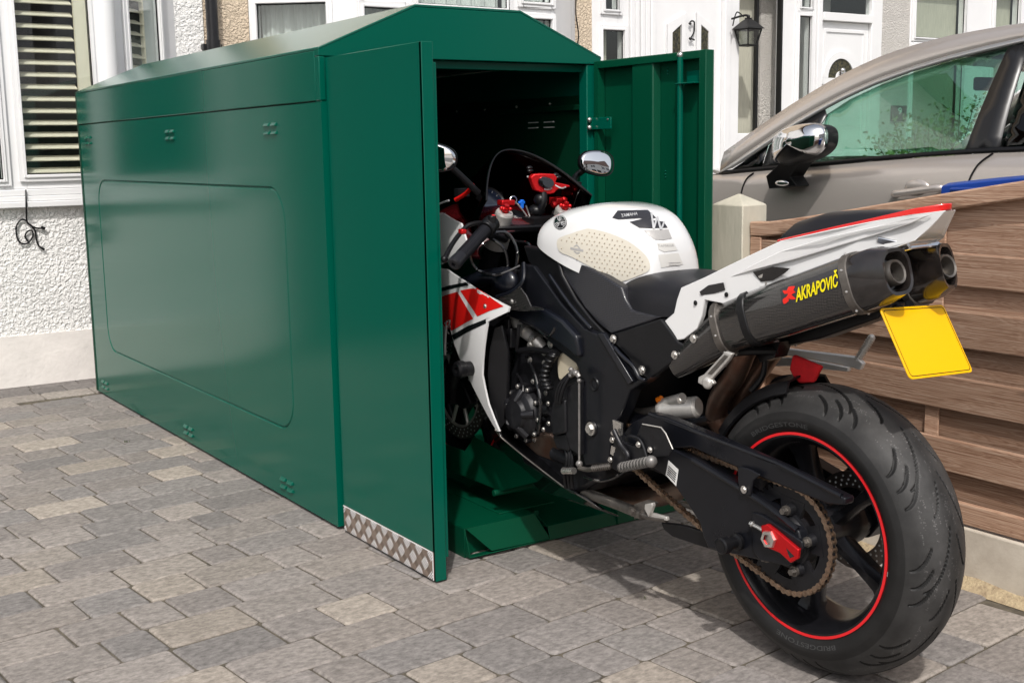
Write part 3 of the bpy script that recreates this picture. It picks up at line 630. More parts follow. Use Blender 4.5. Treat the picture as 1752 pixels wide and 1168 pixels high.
f = MB(); bar(f, ate, sE(1396.5), sE(1404), 0, 2.5, -0.05, 0.02); bar(f, ate, sE(1488), sE(1497), 0, 2.5, -0.05, 0.02); bar(f, ate, sE(1497.5), Le, 0, 2.5, -0.05, 0.008)
bar(f, ate, sE(1404.5), sE(1487.5), zD(1445, 38), zD(1445, 24), -0.05, 0.03); bar(f, ate, sE(1404.5), sE(1487.5), 2.35, 2.5, -0.05, 0.02); obj('door_frame', f, 'white', h3, bevel=0.004)
f = MB(); bar(f, ate, sE(1404.5), sE(1487.5), zD(1445, 23.5), 2.349, -0.02, -0.01); obj('transom_pane', f, 'glass', h3)
dr = MB(); bar(dr, ate, sE(1404.5), sE(1487.5), 0.02, zD(1445, 38.5), -0.05, -0.01); dl3 = obj('door', dr, 'white', h3, bevel=0.004)
m_ = MB(); cxs, czz = sE(1440), zD(1440, 134)
def arc(rr, k=18): return [(cxs+rr*math.cos(t), czz+rr*math.sin(t)) for t in np.linspace(0, PI, k)]
ro, ri, r3 = sE(1470)-sE(1440), sE(1462)-sE(1440), sE(1448)-sE(1440)
def ringseg(mb, a, b, da, db):
    for i in range(len(a)-1): mb.prism([ate(*a[i], da), ate(*a[i+1], da), ate(*b[i+1], da), ate(*b[i], da)], ate(0, 0, db)-ate(0, 0, da))
ringseg(m_, arc(ro), arc(ri), -0.01, 0.008); bar(m_, ate, cxs-ro, cxs+ro, czz-0.05, czz-0.001, -0.01, 0.008); ringseg(m_, arc(r3), arc(0.001), -0.01, 0.002)
cc = [(cxs-0.055, czz-0.05), (cxs+0.055, czz-0.05)]
# raised mouldings of the leaf
for (a, b_, z0_, z1_) in ((sE(1411), sE(1481), 0.75, zD(1445, 52)),):
    for (q0, q1, q2, q3) in ((a, a+0.02, z0_, z1_), (b_-0.02, b_, z0_, z1_), (a+0.02, b_-0.02, z1_-0.02, z1_)): bar(m_, ate, q0, q1, q2, q3, -0.01, 0.0)
for (a, b_) in ((sE(1418), sE(1440)), (sE(1452), sE(1474))): 
    bar(m_, ate, a, b_, 0.30, 0.95, -0.01, -0.003)
obj('door_moulding', m_, 'white', dl3, bevel=0.002)
m_ = MB(); ringseg(m_, arc(ri-0.001), arc(r3+0.001), -0.010, -0.004); obj('fanlight', m_, 'stained', dl3)
m_ = MB(); k0 = ate(cxs, czz-0.03, 0.008); m_.ball(k0+V(0, -0.01, 0.09), 0.022, 8); m_.tube([k0+V(-0.028, -0.012, 0.08), k0+V(-0.032, -0.015, 0.0), k0+V(0, -0.02, -0.04), k0+V(0.032, -0.015, 0.0), k0+V(0.028, -0.012, 0.08)], 0.008, 8); obj('knocker', m_, 'chrome', dl3)
sW = lambda u: PY(u, 30, YM).x-x1
window(h3, (x1, YM), (x2, YM), 0.85, 2.6, [(sW(1564), sW(1650), zD(1600, 66), 2.5), (sW(1562), sW(1650), 0.95, zD(1600, 82)), (sW(1700), sW(1742), zD(1720, 52)-0.02, 2.5), (sW(1700), sW(1742), 0.95, zD(1720, 52)-0.12), (sW(1790), sW(1790)+1.0, 0.95, 2.5)], back='roller')
m_ = MB(); q = PY(1538, 97, YM-0.01); m_.tube([q+V(0.022*math.cos(t), 0, 0.036*math.sin(t)) for t in np.linspace(0, 2*PI, 17)], 0.0055, 8, False); obj('house_numeral', m_, 'iron', h3)
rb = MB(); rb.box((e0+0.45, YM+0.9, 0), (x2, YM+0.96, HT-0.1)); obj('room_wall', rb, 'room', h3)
roof(h3, d1-0.008, x2)
# number plaque on the grey wall, seen through the car
q0, q1 = PY(1524, 181, YM-0.005), PY(1548, 207, YM-0.005)
pl = thing('number_plaque', 'small slate plaque reading 9 on the grey pebbledash wall behind the car', 'plaque', (q0.x, YM, q1.z))
m_ = MB(); m_.box((q0.x, YM-0.022, q1.z), (q1.x, YM-0.004, q0.z)); obj('plate', m_, 'slate', pl, bevel=0.003)
def word(mbx, s, tl, tr, br, bl, off, bold=0.0, shear=0.0):
    vs, fs, asp = text2d(s, bold, shear); q = [Vector(tl), Vector(tr), Vector(br), Vector(bl)]
    mbx.add([quadmap(q, a, b)+Vector(off) for a, b in vs], fs)
m_ = MB(); cx = (q0.x+q1.x)/2; hh_ = (q0.z-q1.z)
word(m_, '9', (cx-0.02, YM-0.0235, q0.z-hh_*0.12), (cx+0.03, YM-0.0235, q0.z-hh_*0.12), (cx+0.03, YM-0.0235, q0.z-hh_*0.58), (cx-0.02, YM-0.0235, q0.z-hh_*0.58), (0, 0, 0), 0.02)
obj('numeral', m_, 'label_w', pl, recalc=False, smooth=False)
# iron coach lantern in the porch
lc = PY(1280, 58, YM-0.10); lt = thing('wall_lantern', 'black iron coach lantern hanging in the white framed porch', 'lantern', lc)
m_ = MB(); w0, w1 = 0.045, 0.070; z0_, z1_ = lc.z-0.085, lc.z+0.03
def sq(w_, z): return [V(lc.x+a*w_, lc.y+b*w_, z) for a, b in ((-1, -1), (1, -1), (1, 1), (-1, 1))]
a, b_ = sq(w0, z0_), sq(w1, z1_)
for i in range(4): m_.tube([a[i], b_[i]], 0.006, 6); m_.tube([a[i], a[(i+1) % 4]], 0.006, 6); m_.tube([b_[i], b_[(i+1) % 4]], 0.006, 6)
m_.loft([sq(w1+0.018, z1_+0.004), sq(w1+0.01, z1_+0.012), sq(0.035, z1_+0.062), sq(0.018, z1_+0.075), sq(0.02, z1_+0.085)]); m_.ball((lc.x, lc.y, z1_+0.095), 0.014, 6)
m_.tube([(lc.x, lc.y, z1_+0.1), (lc.x-0.05, lc.y, z1_+0.10), (lc.x-0.17, lc.y, z1_+0.07)], 0.008, 6); m_.tube([(lc.x-0.16, lc.y, z1_+0.02), (lc.x-0.12, lc.y, z1_+0.12), (lc.x-0.05, lc.y, z1_+0.09)], 0.005, 6)
m_.prism(sq(w0, z0_), (0, 0, -0.008)); obj('cage', m_, 'iron', lt)
m_ = MB(); m_.loft([sq(w0-0.004, z0_), sq(w1-0.004, z1_)], cap=False); obj('lamp_glass', m_, 'lamp_glass', lt)
# cable hanging on the left wall
def W(u, v, d=0.012): return PY(u, v, YB-d)
c = MB(); c.tube([W(44, 325, 0.03), W(45, 352, 0.05), W(46, 378), W(52, 385), W(62, 390), W(75, 391)], 0.0042, 8)
c.tube([W(46, 378), W(36, 376), W(28, 388), W(29, 405), W(36, 416), W(47, 416), W(56, 405), W(55, 395), W(47, 396), W(43, 405), W(50, 415)], 0.0042, 8)
c.tube([W(55, 388), W(60, 395), W(62, 408), W(66, 420), W(76, 427)], 0.0042, 8); c.cyl(W(70, 389, 0.016), W(77, 391, 0.016), 0.008, n=10); c.cyl(W(71, 424), W(76, 427), 0.006, n=8)
tag(obj('loose_cable', c, 'black'), 'looped black cable hanging from the window sill against white pebbledash', 'cable')
# a house across the street (seen in the mirrors and window reflections)
for i, (x0_, wdt) in enumerate(((-9, 7.5), (-1, 7.5), (7, 7.5))):
    hb = thing('rendered_house', ['white rendered house across the street, farthest left of the three', 'white rendered house across the street, middle one of the three', 'white rendered house across the street, farthest right of the three'][i], 'house', (x0_+wdt/2, -16, 0), 'rendered houses across the street')
    m_ = MB(); m_.box((x0_, -21, -0.05), (x0_+wdt, -16, 5.2)); obj('wall', m_, 'peb_w', hb)
    m_ = MB(); m_.prism([(x0_-0.2, -21.3, 5.2), (x0_-0.2, -18.5, 7.6), (x0_-0.2, -15.7, 5.2)], (wdt+0.4, 0, 0)); obj('roof', m_, 'roof_tile', hb)
    for (a, z) in ((1.0, 0.9), (3.9, 0.9), (1.0, 3.2), (3.9, 3.2), (5.9, 3.2)):
        m_ = MB(); m_.box((x0_+a, -15.99, z), (x0_+a+(1.9 if z < 1 else 1.2), -15.93, z+1.3)); wi = obj('window', m_, 'white', hb)
        for kk in range(2):
            m2_ = MB(); ww = (1.9 if z < 1 else 1.2)/2; m2_.box((x0_+a+0.08+kk*ww, -15.925, z+0.1), (x0_+a+ww*(kk+1)-0.08, -15.915, z+1.2)); obj('pane', m2_, 'gloss_black', wi)
    m_ = MB(); m_.box((x0_+6.1, -15.99, 0), (x0_+7.0, -15.93, 2.1)); obj('door', m_, 'white', hb)

# ================================================================ FENCE
XF = 2.69
ft = thing('wooden_fence', 'weathered brown wooden fence panel with horizontal boards and a curved top', 'fence', (XF, 1.6, 0))
def tone(): return (rnd(), rnd(), rnd())
Y0, Y1 = 0.86, 2.66
def arcz(y):   # top edge of the concave frame rail, from the far post up to the near end
    t = (2.62-y)/(2.62-0.86); return 0.925 + 0.20*math.sin(min(max(t*1.15, 0), 1)*PI/2)**1.0*min(1, t*1.25+0.0) if t > 0 else 0.925
def arcz(y):
    t = min(max((2.62-y)/1.76, 0), 1); return 0.922+0.235*(t**1.25)*(1.75-0.75*t)/1.0
zb_ = [0.157, 0.216, 0.287, 0.377, 0.456, 0.547, 0.623, 0.72, 0.783, 0.87, 0.936]
kinds = [1, 0, 1, 0, 1, 0, 1, 0, 1, 0]
for i in range(10):
    m_ = MB(); t_ = tone(); front = kinds[i]
    x_ = XF-0.012 if front else XF+0.016
    z0_, z1_ = zb_[i]-(0 if front else 0.012), zb_[i+1]+(0 if front else 0.012)
    n_s = 14; lo, hi = [], []
    rings = []
    for k in range(n_s+1):
        y = Y0+0.046+(Y1-Y0-0.092)*k/n_s; wz = 0.0015*math.sin(y*5+i*2)
        ztop = min(z1_+wz, arcz(y)-0.035); zbot = min(z0_+wz, ztop-0.002)
        if ztop-zbot < 0.004: continue
        rings.append([V(x_-0.007, y, zbot+0.001), V(x_-0.010, y, ztop-0.001), V(x_+0.006, y, ztop), V(x_+0.009, y, zbot)])
    m_.loft(rings); m_.t = [t_]*len(m_.f); obj('board', m_, 'wood', ft, bevel=0.003, smooth=False)
for i, (z0_, z1_, fr) in enumerate(((0.936, 1.02, 0), (1.02, 1.12, 1))):
    m_ = MB(); t_ = tone(); rings = []; x_ = XF-0.012 if fr else XF+0.016
    for k in range(25):
        y = Y0+0.046+(Y1-Y0-0.092)*k/24; ztop = min(z1_, arcz(y)-0.035)
        if ztop-z0_ < 0.004: continue
        rings.append([V(x_-0.007, y, z0_+0.001), V(x_-0.010, y, ztop-0.001), V(x_+0.006, y, ztop), V(x_+0.009, y, z0_)])
    m_.loft(rings); m_.t = [t_]*len(m_.f); obj('board', m_, 'wood', ft, bevel=0.003, smooth=False)
m_ = MB(); rings = []
for k in range(40):
    y = Y0+(Y1-Y0)*k/39; z = arcz(y); rings.append([V(XF-0.026, y, z-0.045), V(XF-0.028, y, z), V(XF+0.020, y, z), V(XF+0.020, y, z-0.045)])
m_.loft(rings); m_.t = [(0.85, 0.3, 0.4)]*len(m_.f); obj('top_rail', m_, 'wood', ft, bevel=0.005)
for (ya, yb, tt) in ((Y1-0.045, Y1, 0.9), (Y0, Y0+0.045, 0.6)):
    m_ = MB(); z = min(arcz(ya), arcz(yb))-0.046; m_.box((XF-0.024, ya, 0.157), (XF+0.022, yb, z)); m_.t = [(tt, 0.5, 0.1)]*6; obj('stile', m_, 'wood', ft, bevel=0.003)
for yc in (1.995, 1.42):
    m_ = MB(); z = arcz(yc)-0.047; m_.box((XF-0.0028, yc-0.022, 0.157), (XF+0.004, yc+0.022, z)); m_.t = [(0.75, 0.9*yc, 0.3)]*6; obj('batten', m_, 'wood', ft, bevel=0.002)
gb = MB(); gb.box((XF-0.022, Y0-0.02, -0.02), (XF+0.022, Y1, 0.152)); tag(obj('gravel_board', gb, 'gravel_board', bevel=0.006), 'pale concrete gravel board along the foot of the wooden fence', 'kerb board')
py0, py1 = 2.665, 2.80
pm = MB(); pw = 0.105
x0_, x1_ = XF-0.052, XF+0.052
pm.loft([[V(x0_, py0, -0.02), V(x1_, py0, -0.02), V(x1_, py1, -0.02), V(x0_, py1, -0.02)], [V(x0_, py0, 0.972), V(x1_, py0, 0.972), V(x1_, py1, 0.972), V(x0_, py1, 0.972)], [V(XF-0.004, (py0+py1)/2-.004, 1.004), V(XF+0.004, (py0+py1)/2-.004, 1.004), V(XF+0.004, (py0+py1)/2+.004, 1.004), V(XF-0.004, (py0+py1)/2+.004, 1.004)]])
tag(obj('concrete_post', pm, 'concrete', bevel=0.008), 'pale concrete fence post with a low pyramid top', 'post')

# ================================================================ SHED
SX, SF, SB, HE, HS, SWD, W1, HR = 1.526, 3.266, 5.971, 1.453, 1.302, 1.0315, 0.323, 1.589
SX2 = SX+SWD; T = 0.02
sh = thing('motorcycle_shed', 'dark green steel motorcycle shed with both front doors open', 'shed', ((SX+SX2)/2, (SF+SB)/2, 0))
def plate_hole(outer, hole, to3, t):
    """flat sheet with a hole: outer and hole are 2d loops; to3(a, b, d) places them"""
    bm = bmesh.new(); loops = []
    for lp in (outer, hole):
        vs = [bm.verts.new((a, b, 0)) for a, b in lp]; [bm.edges.new((vs[i], vs[(i+1) % len(vs)])) for i in range(len(vs))]
    bmesh.ops.triangle_fill(bm, use_beauty=True, use_dissolve=False, edges=bm.edges[:]); bm.verts.ensure_lookup_table(); bm.verts.index_update()
    mb = MB(); vs = [tuple(v.co[:2]) for v in bm.verts]; fs = [tuple(v.index for v in f.verts) for f in bm.faces]; bm.free()
    mb.add([to3(a, b, 0) for a, b in vs], fs); return mb
OZ0 = PY(870, 106, SF).z
# left side: lower sheet with a pressed, slightly recessed rounded panel, upper sheet 3 mm proud
yy = lambda u, v: PX(u, v, SX).y; zz = lambda u, v: PX(u, v, SX).z
ra = (yy(497, 520)+0.0, zz(480, 734)); pa = dict(y0=PX(494, 500, SX).y, y1=PX(176, 450, SX).y, z0=PX(340, 668, SX).z, z1=PX(320, 313, SX).z)
GRV = 0.005
hole = rround(pa['y0'], pa['z0'], pa['y1'], pa['z1'], 0.115, 8)
outer = [(SF+0.0005, 0.012), (SB, 0.012), (SB, HS-0.003), (SF+0.0005, HS-0.003)]
m_ = plate_hole(outer, hole, lambda a, b, d: V(SX, a, b), 0)
inner = rround(pa['y0']+0.004, pa['z0']+0.004, pa['y1']-0.004, pa['z1']-0.004, 0.111, 8); inn2 = rround(pa['y0']+0.010, pa['z0']+0.010, pa['y1']-0.010, pa['z1']-0.010, 0.105, 8)
nh = len(hole); m_.add([V(SX, a, b) for a, b in hole]+[V(SX+0.006, a, b) for a, b in inner], [(i, (i+1) % nh, nh+(i+1) % nh, nh+i) for i in range(nh)])
m_.add([V(SX+0.006, a, b) for a, b in inner]+[V(SX+0.0012, a, b) for a, b in inn2], [(i, (i+1) % nh, nh+(i+1) % nh, nh+i) for i in range(nh)]); m_.add([V(SX+0.0012, a, b) for a, b in inn2], [tuple(range(nh))])
m_.add([V(SX+T, a, b) for a, b in outer], [(0, 1, 2, 3)])
for i in range(4): (a, b), (c, d) = outer[i], outer[(i+1) % 4]; m_.add([V(SX, a, b), V(SX, c, d), V(SX+T, c, d), V(SX+T, a, b)], [(0, 1, 2, 3)])
obj('side_panel', m_, 'green', sh, smooth=False)
m_ = MB(); m_.box((SX2-T, SF, 0.012), (SX2, SB, HS-0.003)); obj('side_panel', m_, 'green_in_shade', sh, bevel=0.002)
for xa, xb in ((SX-0.003, SX+0.017), (SX2-0.017, SX2+0.003)):
    m_ = MB(); m_.box((xa, SF+0.0275, HS+0.001), (xb, SB+0.0, HE-0.006)); m_.box((xa, SF-0.002, HS+0.001), (xb, SF+0.0272, OZ0-0.0005)); obj('eaves_panel', m_, 'green', sh, bevel=0.0025)
m_ = MB(); m_.box((SX+0.0175, SF+0.05, HS-0.03), (SX+0.022, SB-0.001, HS+0.03)); m_.box((SX2-0.022, SF+0.05, HS-0.03), (SX2-0.0175, SB-0.001, HS+0.03)); obj('seam_strip', m_, 'green_in_shade', sh)
# vents
def vent(uvs, face=SX, sgn=-1, dx=0.058, dz=0.0130):
    for c in uvs:
        for a in (-1, 1):
            for b in (-1, 1):
                m_ = MB()
                y, z = c[0]+a*dx/2, c[1]+b*dz; w_, h_ = 0.022, 0.0065
                m_.loft([[V(face, y-w_, z-h_), V(face, y+w_, z-h_), V(face, y+w_, z+h_), V(face, y-w_, z+h_)], [V(face+sgn*0.009, y-w_+0.003, z-h_+0.001), V(face+sgn*0.009, y+w_-0.003, z-h_+0.001), V(face+sgn*0.001, y+w_-0.002, z+h_-0.002), V(face+sgn*0.001, y-w_+0.002, z+h_-0.002)]])
                obj('vent', m_, 'green', sh, bevel=0.0012)
up = [PX(151, 240, SX), PX(291, 230.5, SX), PX(463, 220, SX)]; lo = [PX(180, 658, SX), PX(323, 736, SX), PX(491.5, 828, SX)]
vent([(p.y, p.z) for p in up+lo])
m_ = MB()
for (u, v) in ((913, 210), (940, 209), (913, 219), (940, 218)): q = PX(u, v, SX2-T); m_.box((q.x-0.004, q.y-0.03, q.z-0.0018), (q.x, q.y+0.03, q.z+0.0018))
obj('vent_slot_light', m_, 'label_w', sh)  # white bars painted to look like daylight coming through the vents
m_ = MB()
for (u, v) in ((783, 191), (831, 188), (885, 183), (942, 178)): q = PX(u, v, SX2-T); m_.ball((q.x-0.003, q.y, q.z), 0.006, 6)
obj('wall_bolt', m_, 'steel', sh)
# roof, gables
prof = [(SX-0.0035, HE), (SX+W1, HR), (SX2-W1, HR), (SX2+0.0035, HE)]
m_ = MB(); n = len(prof)
m_.prism([V(x, SF-0.004, z+0.002) for x, z in prof]+[V(x, SF-0.004, z-0.006) for x, z in prof[::-1]], (0, SB-SF+0.008, 0)); obj('roof', m_, 'green_roof', sh, bevel=0.002, ang=15)
OX0, OX1, OZ = SX+0.045, PY(1004, 110, SF).x, PY(870, 106, SF).z
m_ = MB(); gz = HE-0.0005
m_.prism([V(SX-0.003, SF-0.003, OZ), V(SX2+0.003, SF-0.003, OZ), V(SX2+0.003, SF-0.003, HE-0.002), V(SX2-W1, SF-0.003, HR-0.006), V(SX+W1, SF-0.003, HR-0.006), V(SX-0.003, SF-0.003, HE-0.002)], (0, 0.03, 0)); obj('front_gable', m_, 'green', sh, bevel=0.002)
m_ = MB(); m_.box((OX0-0.001, SF+0.028, OZ-0.025), (OX1+0.001, SF+0.07, OZ+0.0)); obj('lintel_lip', m_, 'green', sh, bevel=0.002)
m_ = MB(); m_.prism([V(SX-0.003, SB, 0.012), V(SX2+0.003, SB, 0.012), V(SX2+0.003, SB, HE), V(SX2-W1, SB, HR-0.006), V(SX+W1, SB, HR-0.006), V(SX-0.003, SB, HE)], (0, 0.02, 0)); obj('back_panel', m_, 'green_in_shade', sh)
for xa, xb in ((SX+0.001, OX0), (OX1, SX2-0.001)):
    m_ = MB(); m_.box((xa, SF+0.001, 0.013), (xb, SF+0.045, OZ-0.001)); obj('door_post', m_, 'green', sh, bevel=0.003)
m_ = MB(); m_.box((SX2-0.04, SF+0.05, HS-0.02), (SX2-T-0.001, SB-0.01, HS-0.002)); obj('inner_rail', m_, 'green_in_shade', sh, bevel=0.002)
# doors: hinged at the front posts, standing straight out
def door(x_out, x_in, y0, y1, z0, z1, left):
    m_ = MB(); m_.box((min(x_out, x_in), y1, z0), (max(x_out, x_in), y0, z1)); return m_
LX = 1.538; DY1 = PX(732, 500, LX).y
m_ = MB(); z0_, z1_ = 0.004, 1.425
m_.box((LX, DY1, z0_), (LX+0.004, SF-0.018, z1_)); m_.box((LX, DY1-0.0005, z0_), (LX+0.034, DY1+0.012, z1_)); m_.box((LX+0.004, DY1+0.012, z1_-0.012), (LX+0.034, SF-0.018, z1_)); m_.box((LX+0.004, DY1+0.012, z0_), (LX+0.034, SF-0.018, z0_+0.012)); m_.box((LX+0.004, SF-0.030, z0_+0.012), (LX+0.034, SF-0.018, z1_-0.012))
m_.box((LX+0.034, DY1+0.006, z0_+0.06), (LX+0.046, DY1+0.009, z1_-0.05)); m_.box((LX+0.004, DY1+0.2, z0_+0.012), (LX+0.03, DY1+0.32, z1_-0.012))
ld = obj('door', m_, 'green', sh, bevel=0.0025)
kp = MB(); ky0, ky1, kz0, kz1 = DY1+0.006, SF-0.024, 0.007, 0.086
kp.box((LX-0.003, ky0, kz0), (LX-0.0005, ky1, kz1)); kpo = obj('kick_plate', kp, 'tread', ld)
kb = MB()
kd = MB(); stp = 0.0335
for j in range(-1, 4):
    for i in range(-1, 19):
        cy = ky0+i*stp+0.01; cz = kz0+0.004+j*stp; glint = (i+j) % 2 == 0; sg = 1 if glint else -1  # one slant of bars gets the painted glint, the other stays dull
        for q in range(-2, 3):
            oy, oz = q*0.0042, q*0.0042*sg
            a = V(LX-0.0036, cy+oy-0.0105, cz+oz+0.0105*sg); b = V(LX-0.0036, cy+oy+0.0105, cz+oz-0.0105*sg)
            # clip to the plate
            def clip(a, b):
                for ax_i, lo_, hi_ in ((1, ky0+0.003, ky1-0.003), (2, kz0+0.002, kz1-0.003)):
                    for p, q_ in ((a, b), (b, a)):
                        if p[ax_i] < lo_ or p[ax_i] > hi_:
                            t = ((lo_ if p[ax_i] < lo_ else hi_)-p[ax_i])/((q_[ax_i]-p[ax_i]) or 1e-9)
                            if not 0 <= t <= 1: return None
                            p += (q_-p)*t
                return a, b
            r_ = clip(a, b)
            if r_ and (r_[0]-r_[1]).length > 0.004: (kb if glint else kd).tube([r_[1], r_[0]], 0.0017, 6, False)
obj('tread_bar', kd, 'tread', kpo)
obj('tread_bar', kb, 'tread_bar', kpo)
kb = MB()
for (a, b, c, d) in ((ky0, ky1, kz1-0.002, kz1), (ky0, ky0+0.002, kz0, kz1)): kb.box((LX-0.0045, a, c), (LX-0.0028, b, d))
obj('plate_edge', kb, 'tread_bar', kpo)
RX = 2.552; RY1 = PX(1219, 250, RX).y; z0_, z1_ = 0.03, 1.437
m_ = MB(); m_.box((RX, RY1, z0_), (RX+0.004, SF-0.012, z1_))
for (a, b, c, d) in ((RY1, RY1+0.028, z0_, z1_), (SF-0.034, SF-0.012, z0_, z1_), (RY1+0.028, SF-0.034, z1_-0.024, z1_), (RY1+0.028, SF-0.034, z0_, z0_+0.024)): m_.box((RX-0.030, a, c), (RX-0.0001, b, d))
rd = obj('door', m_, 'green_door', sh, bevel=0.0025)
ya, yb = PX(1131, 300, RX).y, PX(1088, 300, RX).y
m_ = MB(); m_.prism([V(RX-0.0005, yb, 0), V(RX-0.026, yb-0.012, 0), V(RX-0.026, ya+0.012, 0), V(RX-0.0005, ya, 0)], (0, 0, 1.38)); m_.v = [(x, y, z+0.055) for x, y, z in m_.v]; obj('stiffener', m_, 'green_door', rd, bevel=0.003)
ya = PX(1163, 300, RX-0.03).y; m_ = MB(); m_.cyl((RX-0.03, ya, 0.12), (RX-0.03, ya, PX(1163, 95, RX-0.03).z), 0.0095, n=14); rod = obj('lock_rod', m_, 'green', rd)
m_ = MB(); zt_ = PX(1163, 95, RX-0.03).z; m_.ball((RX-0.03, ya, zt_), 0.011, 8); obj('rod_tip', m_, 'steel', rod)
q = PX(1175, 142, RX-0.02); m_ = MB(); m_.box((RX-0.042, ya-0.075, q.z-0.004), (RX-0.0005, ya+0.012, q.z)); m_.box((RX-0.006, ya-0.07, q.z), (RX-0.0005, ya-0.002, q.z+0.036)); 
for zz_ in (0.012, 0.028): m_.ball((RX-0.006, ya-0.062, q.z+zz_), 0.004, 5)
obj('rod_guide', m_, 'green', rd, bevel=0.0015)
q = PX(1187, 447, RX-0.02); m_ = MB(); m_.box((RX-0.034, q.y-0.024, q.z-0.036), (RX-0.030, q.y+0.02, q.z+0.02)); m_.cyl((RX-0.05, q.y-0.012, q.z-0.03), (RX-0.034, q.y-0.012, q.z-0.03), 0.010)
for a, b in ((-.012, 0.01), (.008, 0.01), (-.012, -0.012)): m_.bolt((RX-0.034, q.y+a, q.z+b), (-1, 0, 0), 0.003, 0.003)
obj('latch_plate', m_, 'steel', rd, bevel=0.001)
q = PY(1012, 212, SF-0.004); m_ = MB(); m_.box((OX1+0.006, SF-0.012, q.z-0.020), (RX-0.002, SF-0.0005, q.z+0.020)); m_.box((RX-0.036, SF-0.11, q.z-0.020), (RX-0.030, SF-0.012, q.z+0.020)); hb_ = obj('door_bracket', m_, 'green', rd, bevel=0.002)
m_ = MB(); m_.ball(V(OX1-0.0, SF-0.012, q.z+0.013), 0.0085, 7); m_.ball(V(OX1-0.0, SF-0.012, q.z-0.013), 0.0085, 7); m_.bolt((RX-0.036, SF-0.095, q.z+0.012), (-1, 0, 0), 0.003, 0.003); obj('bolt_head', m_, 'steel', hb_)
for (u, v) in ((1143, 122), (1139, 298)):
    q = PX(u, v, RX); m_ = MB()
    for a in (-0.010, 0.0, 0.010): m_.ball((RX-0.001, q.y, q.z+a), 0.0028, 5)
    obj('rivet', m_, 'green', rd)
# floor tray with raised side decks and the wheel chock
fl = MB(); fl.box((SX+0.022, SF+0.046, 0.014), (SX2-0.022, SB-0.002, 0.03)); obj('floor', fl, 'green_in_shade', sh)
FY = 2.79
xl = PZ(812, 962, 0.0).x; ztop = 0.088
xr = PZ(937, 925, 0).x
dk = MB()
ym = FY+0.025
# left deck: flat top, sloping front lip with a cut out corner
A_ = [V(xl+0.0, ym, ztop), V(xr-0.035, ym, ztop)]
dk.prism([V(xl, ym, ztop), V(xr-0.035, ym, ztop), V(xr-0.035, SF+0.9, ztop), V(xl, SF+0.9, ztop)], (0, 0, -0.003))
dk.prism([V(xl+0.0, ym, ztop), V(xr-0.035, ym, ztop), V(xr+0.004, FY, 0.010), V(xl+0.072, FY, 0.014)], (0, 0.003, -0.001))
dk.prism([V(xl, FY, 0.006), V(xr, FY, 0.006), V(xr, FY+0.03, 0.002), V(xl, FY+0.03, 0.002)], (0, 0, 0.004))
# left cheek of the deck: plate with a rectangular window near the front
zc = ztop-0.0005
dk.box((xl+0.001, ym+0.03, 0.0), (xr, ym+0.034, ztop-0.004)); dk.box((xl-0.003, ym+0.001, 0.0), (xl, SF+0.9, zc))  # first box is an added plate that makes the cut-out look dark
cx0 = xl-0.055
dk.prism([V(xl-0.001, ym, zc), V(xl-0.001, ym, 0.068), V(xl-0.001, ym, 0.004), V(xl+0.0, FY+0.004, 0.004), V(xl, FY+0.004, 0.016), V(xl-0.001, ym-0.002, 0.068)], (0.003, 0, 0))
xr3 = SX2-0.06
dk2 = MB()
dk2.prism([V(xr-0.034, ym, ztop), V(xr-0.034, SF+0.9, ztop), V(xr+0.004, SF+0.9, 0.045), V(xr+0.004, FY+0.012, 0.045)], (0.001, 0, -0.003))
dk2.box((xr+0.003, FY+0.012, 0.040), (xr3, SF+0.9, 0.045)); dk2.prism([V(xr+0.003, FY+0.012, 0.045), V(xr3, FY+0.012, 0.045), V(xr3, FY+0.001, 0.004), V(xr+0.003, FY+0.001, 0.004)], (0, 0.003, 0))
xs_ = PZ(1047, 895, 0).x; dk2.box((xs_-0.001, FY-0.001, 0.004), (xs_+0.001, FY+0.012, 0.047))
o1 = obj('ramp', dk, 'green_door', sh, bevel=0.0015); obj('ramp', dk2, 'green_door', sh, bevel=0.0015)
# front wheel chock standing on the floor tray
m_ = MB(); cX = 1.862; q = [PX(854, 839, cX), PX(794, 772, cX), PX(811, 747, cX), PX(885, 786, cX+0.01), PX(965, 812, cX+0.01)]
m_.prism(q, (0.004, 0, 0)); m_.prism([q[1], q[0], q[0]+V(0.0, 0.30, 0.0), q[1]+V(0, 0.25, 0)], (0.004, 0, 0.0))
m_.prism([p+V(0.2, 0, 0) for p in q], (0.004, 0, 0)); m_.tube([q[0]+V(-0.02, 0, -0.004), q[0]+V(0.25, 0, -0.004)], 0.010, 8); m_.box((cX, q[0].y, 0.088), (cX+0.2, q[0].y+0.3, 0.092))
obj('wheel_chock', m_, 'green_door', sh, bevel=0.002)  # darker door green stands in for the shade inside

# ================================================================ MOTORCYCLE
HD, PT = R(-1.0), R(4.0)
bF0 = V(math.sin(HD), math.cos(HD), 0); bL = V(-math.cos(HD), math.sin(HD), 0); Z_ = V(0, 0, 1)
bF = bF0*math.cos(PT)+Z_*math.sin(PT); bU = -bF0*math.sin(PT)+Z_*math.cos(PT)
bO = V(1.985, 1.728, 0.32)-bU*0.32
MBK = Matrix(((bF.x, bL.x, bU.x, bO.x), (bF.y, bL.y, bU.y, bO.y), (bF.z, bL.z, bU.z, bO.z), (0, 0, 0, 1)))
MBI = MBK.inverted()
def B(u, v, y):
    c = MBI @ CAM; d = MBI.to_3x3() @ ray(u, v); t = (y-c.y)/d.y; return c+d*t
bk = thing('motorcycle', 'white and red sports motorcycle backed half out of the green shed', 'motorcycle', mw=MBK)
def part(name, mb, m, parent=None, **k): return obj(name, mb, m, parent or bk, local=True, **k)
def poly(pts): return [B(*p) for p in pts]
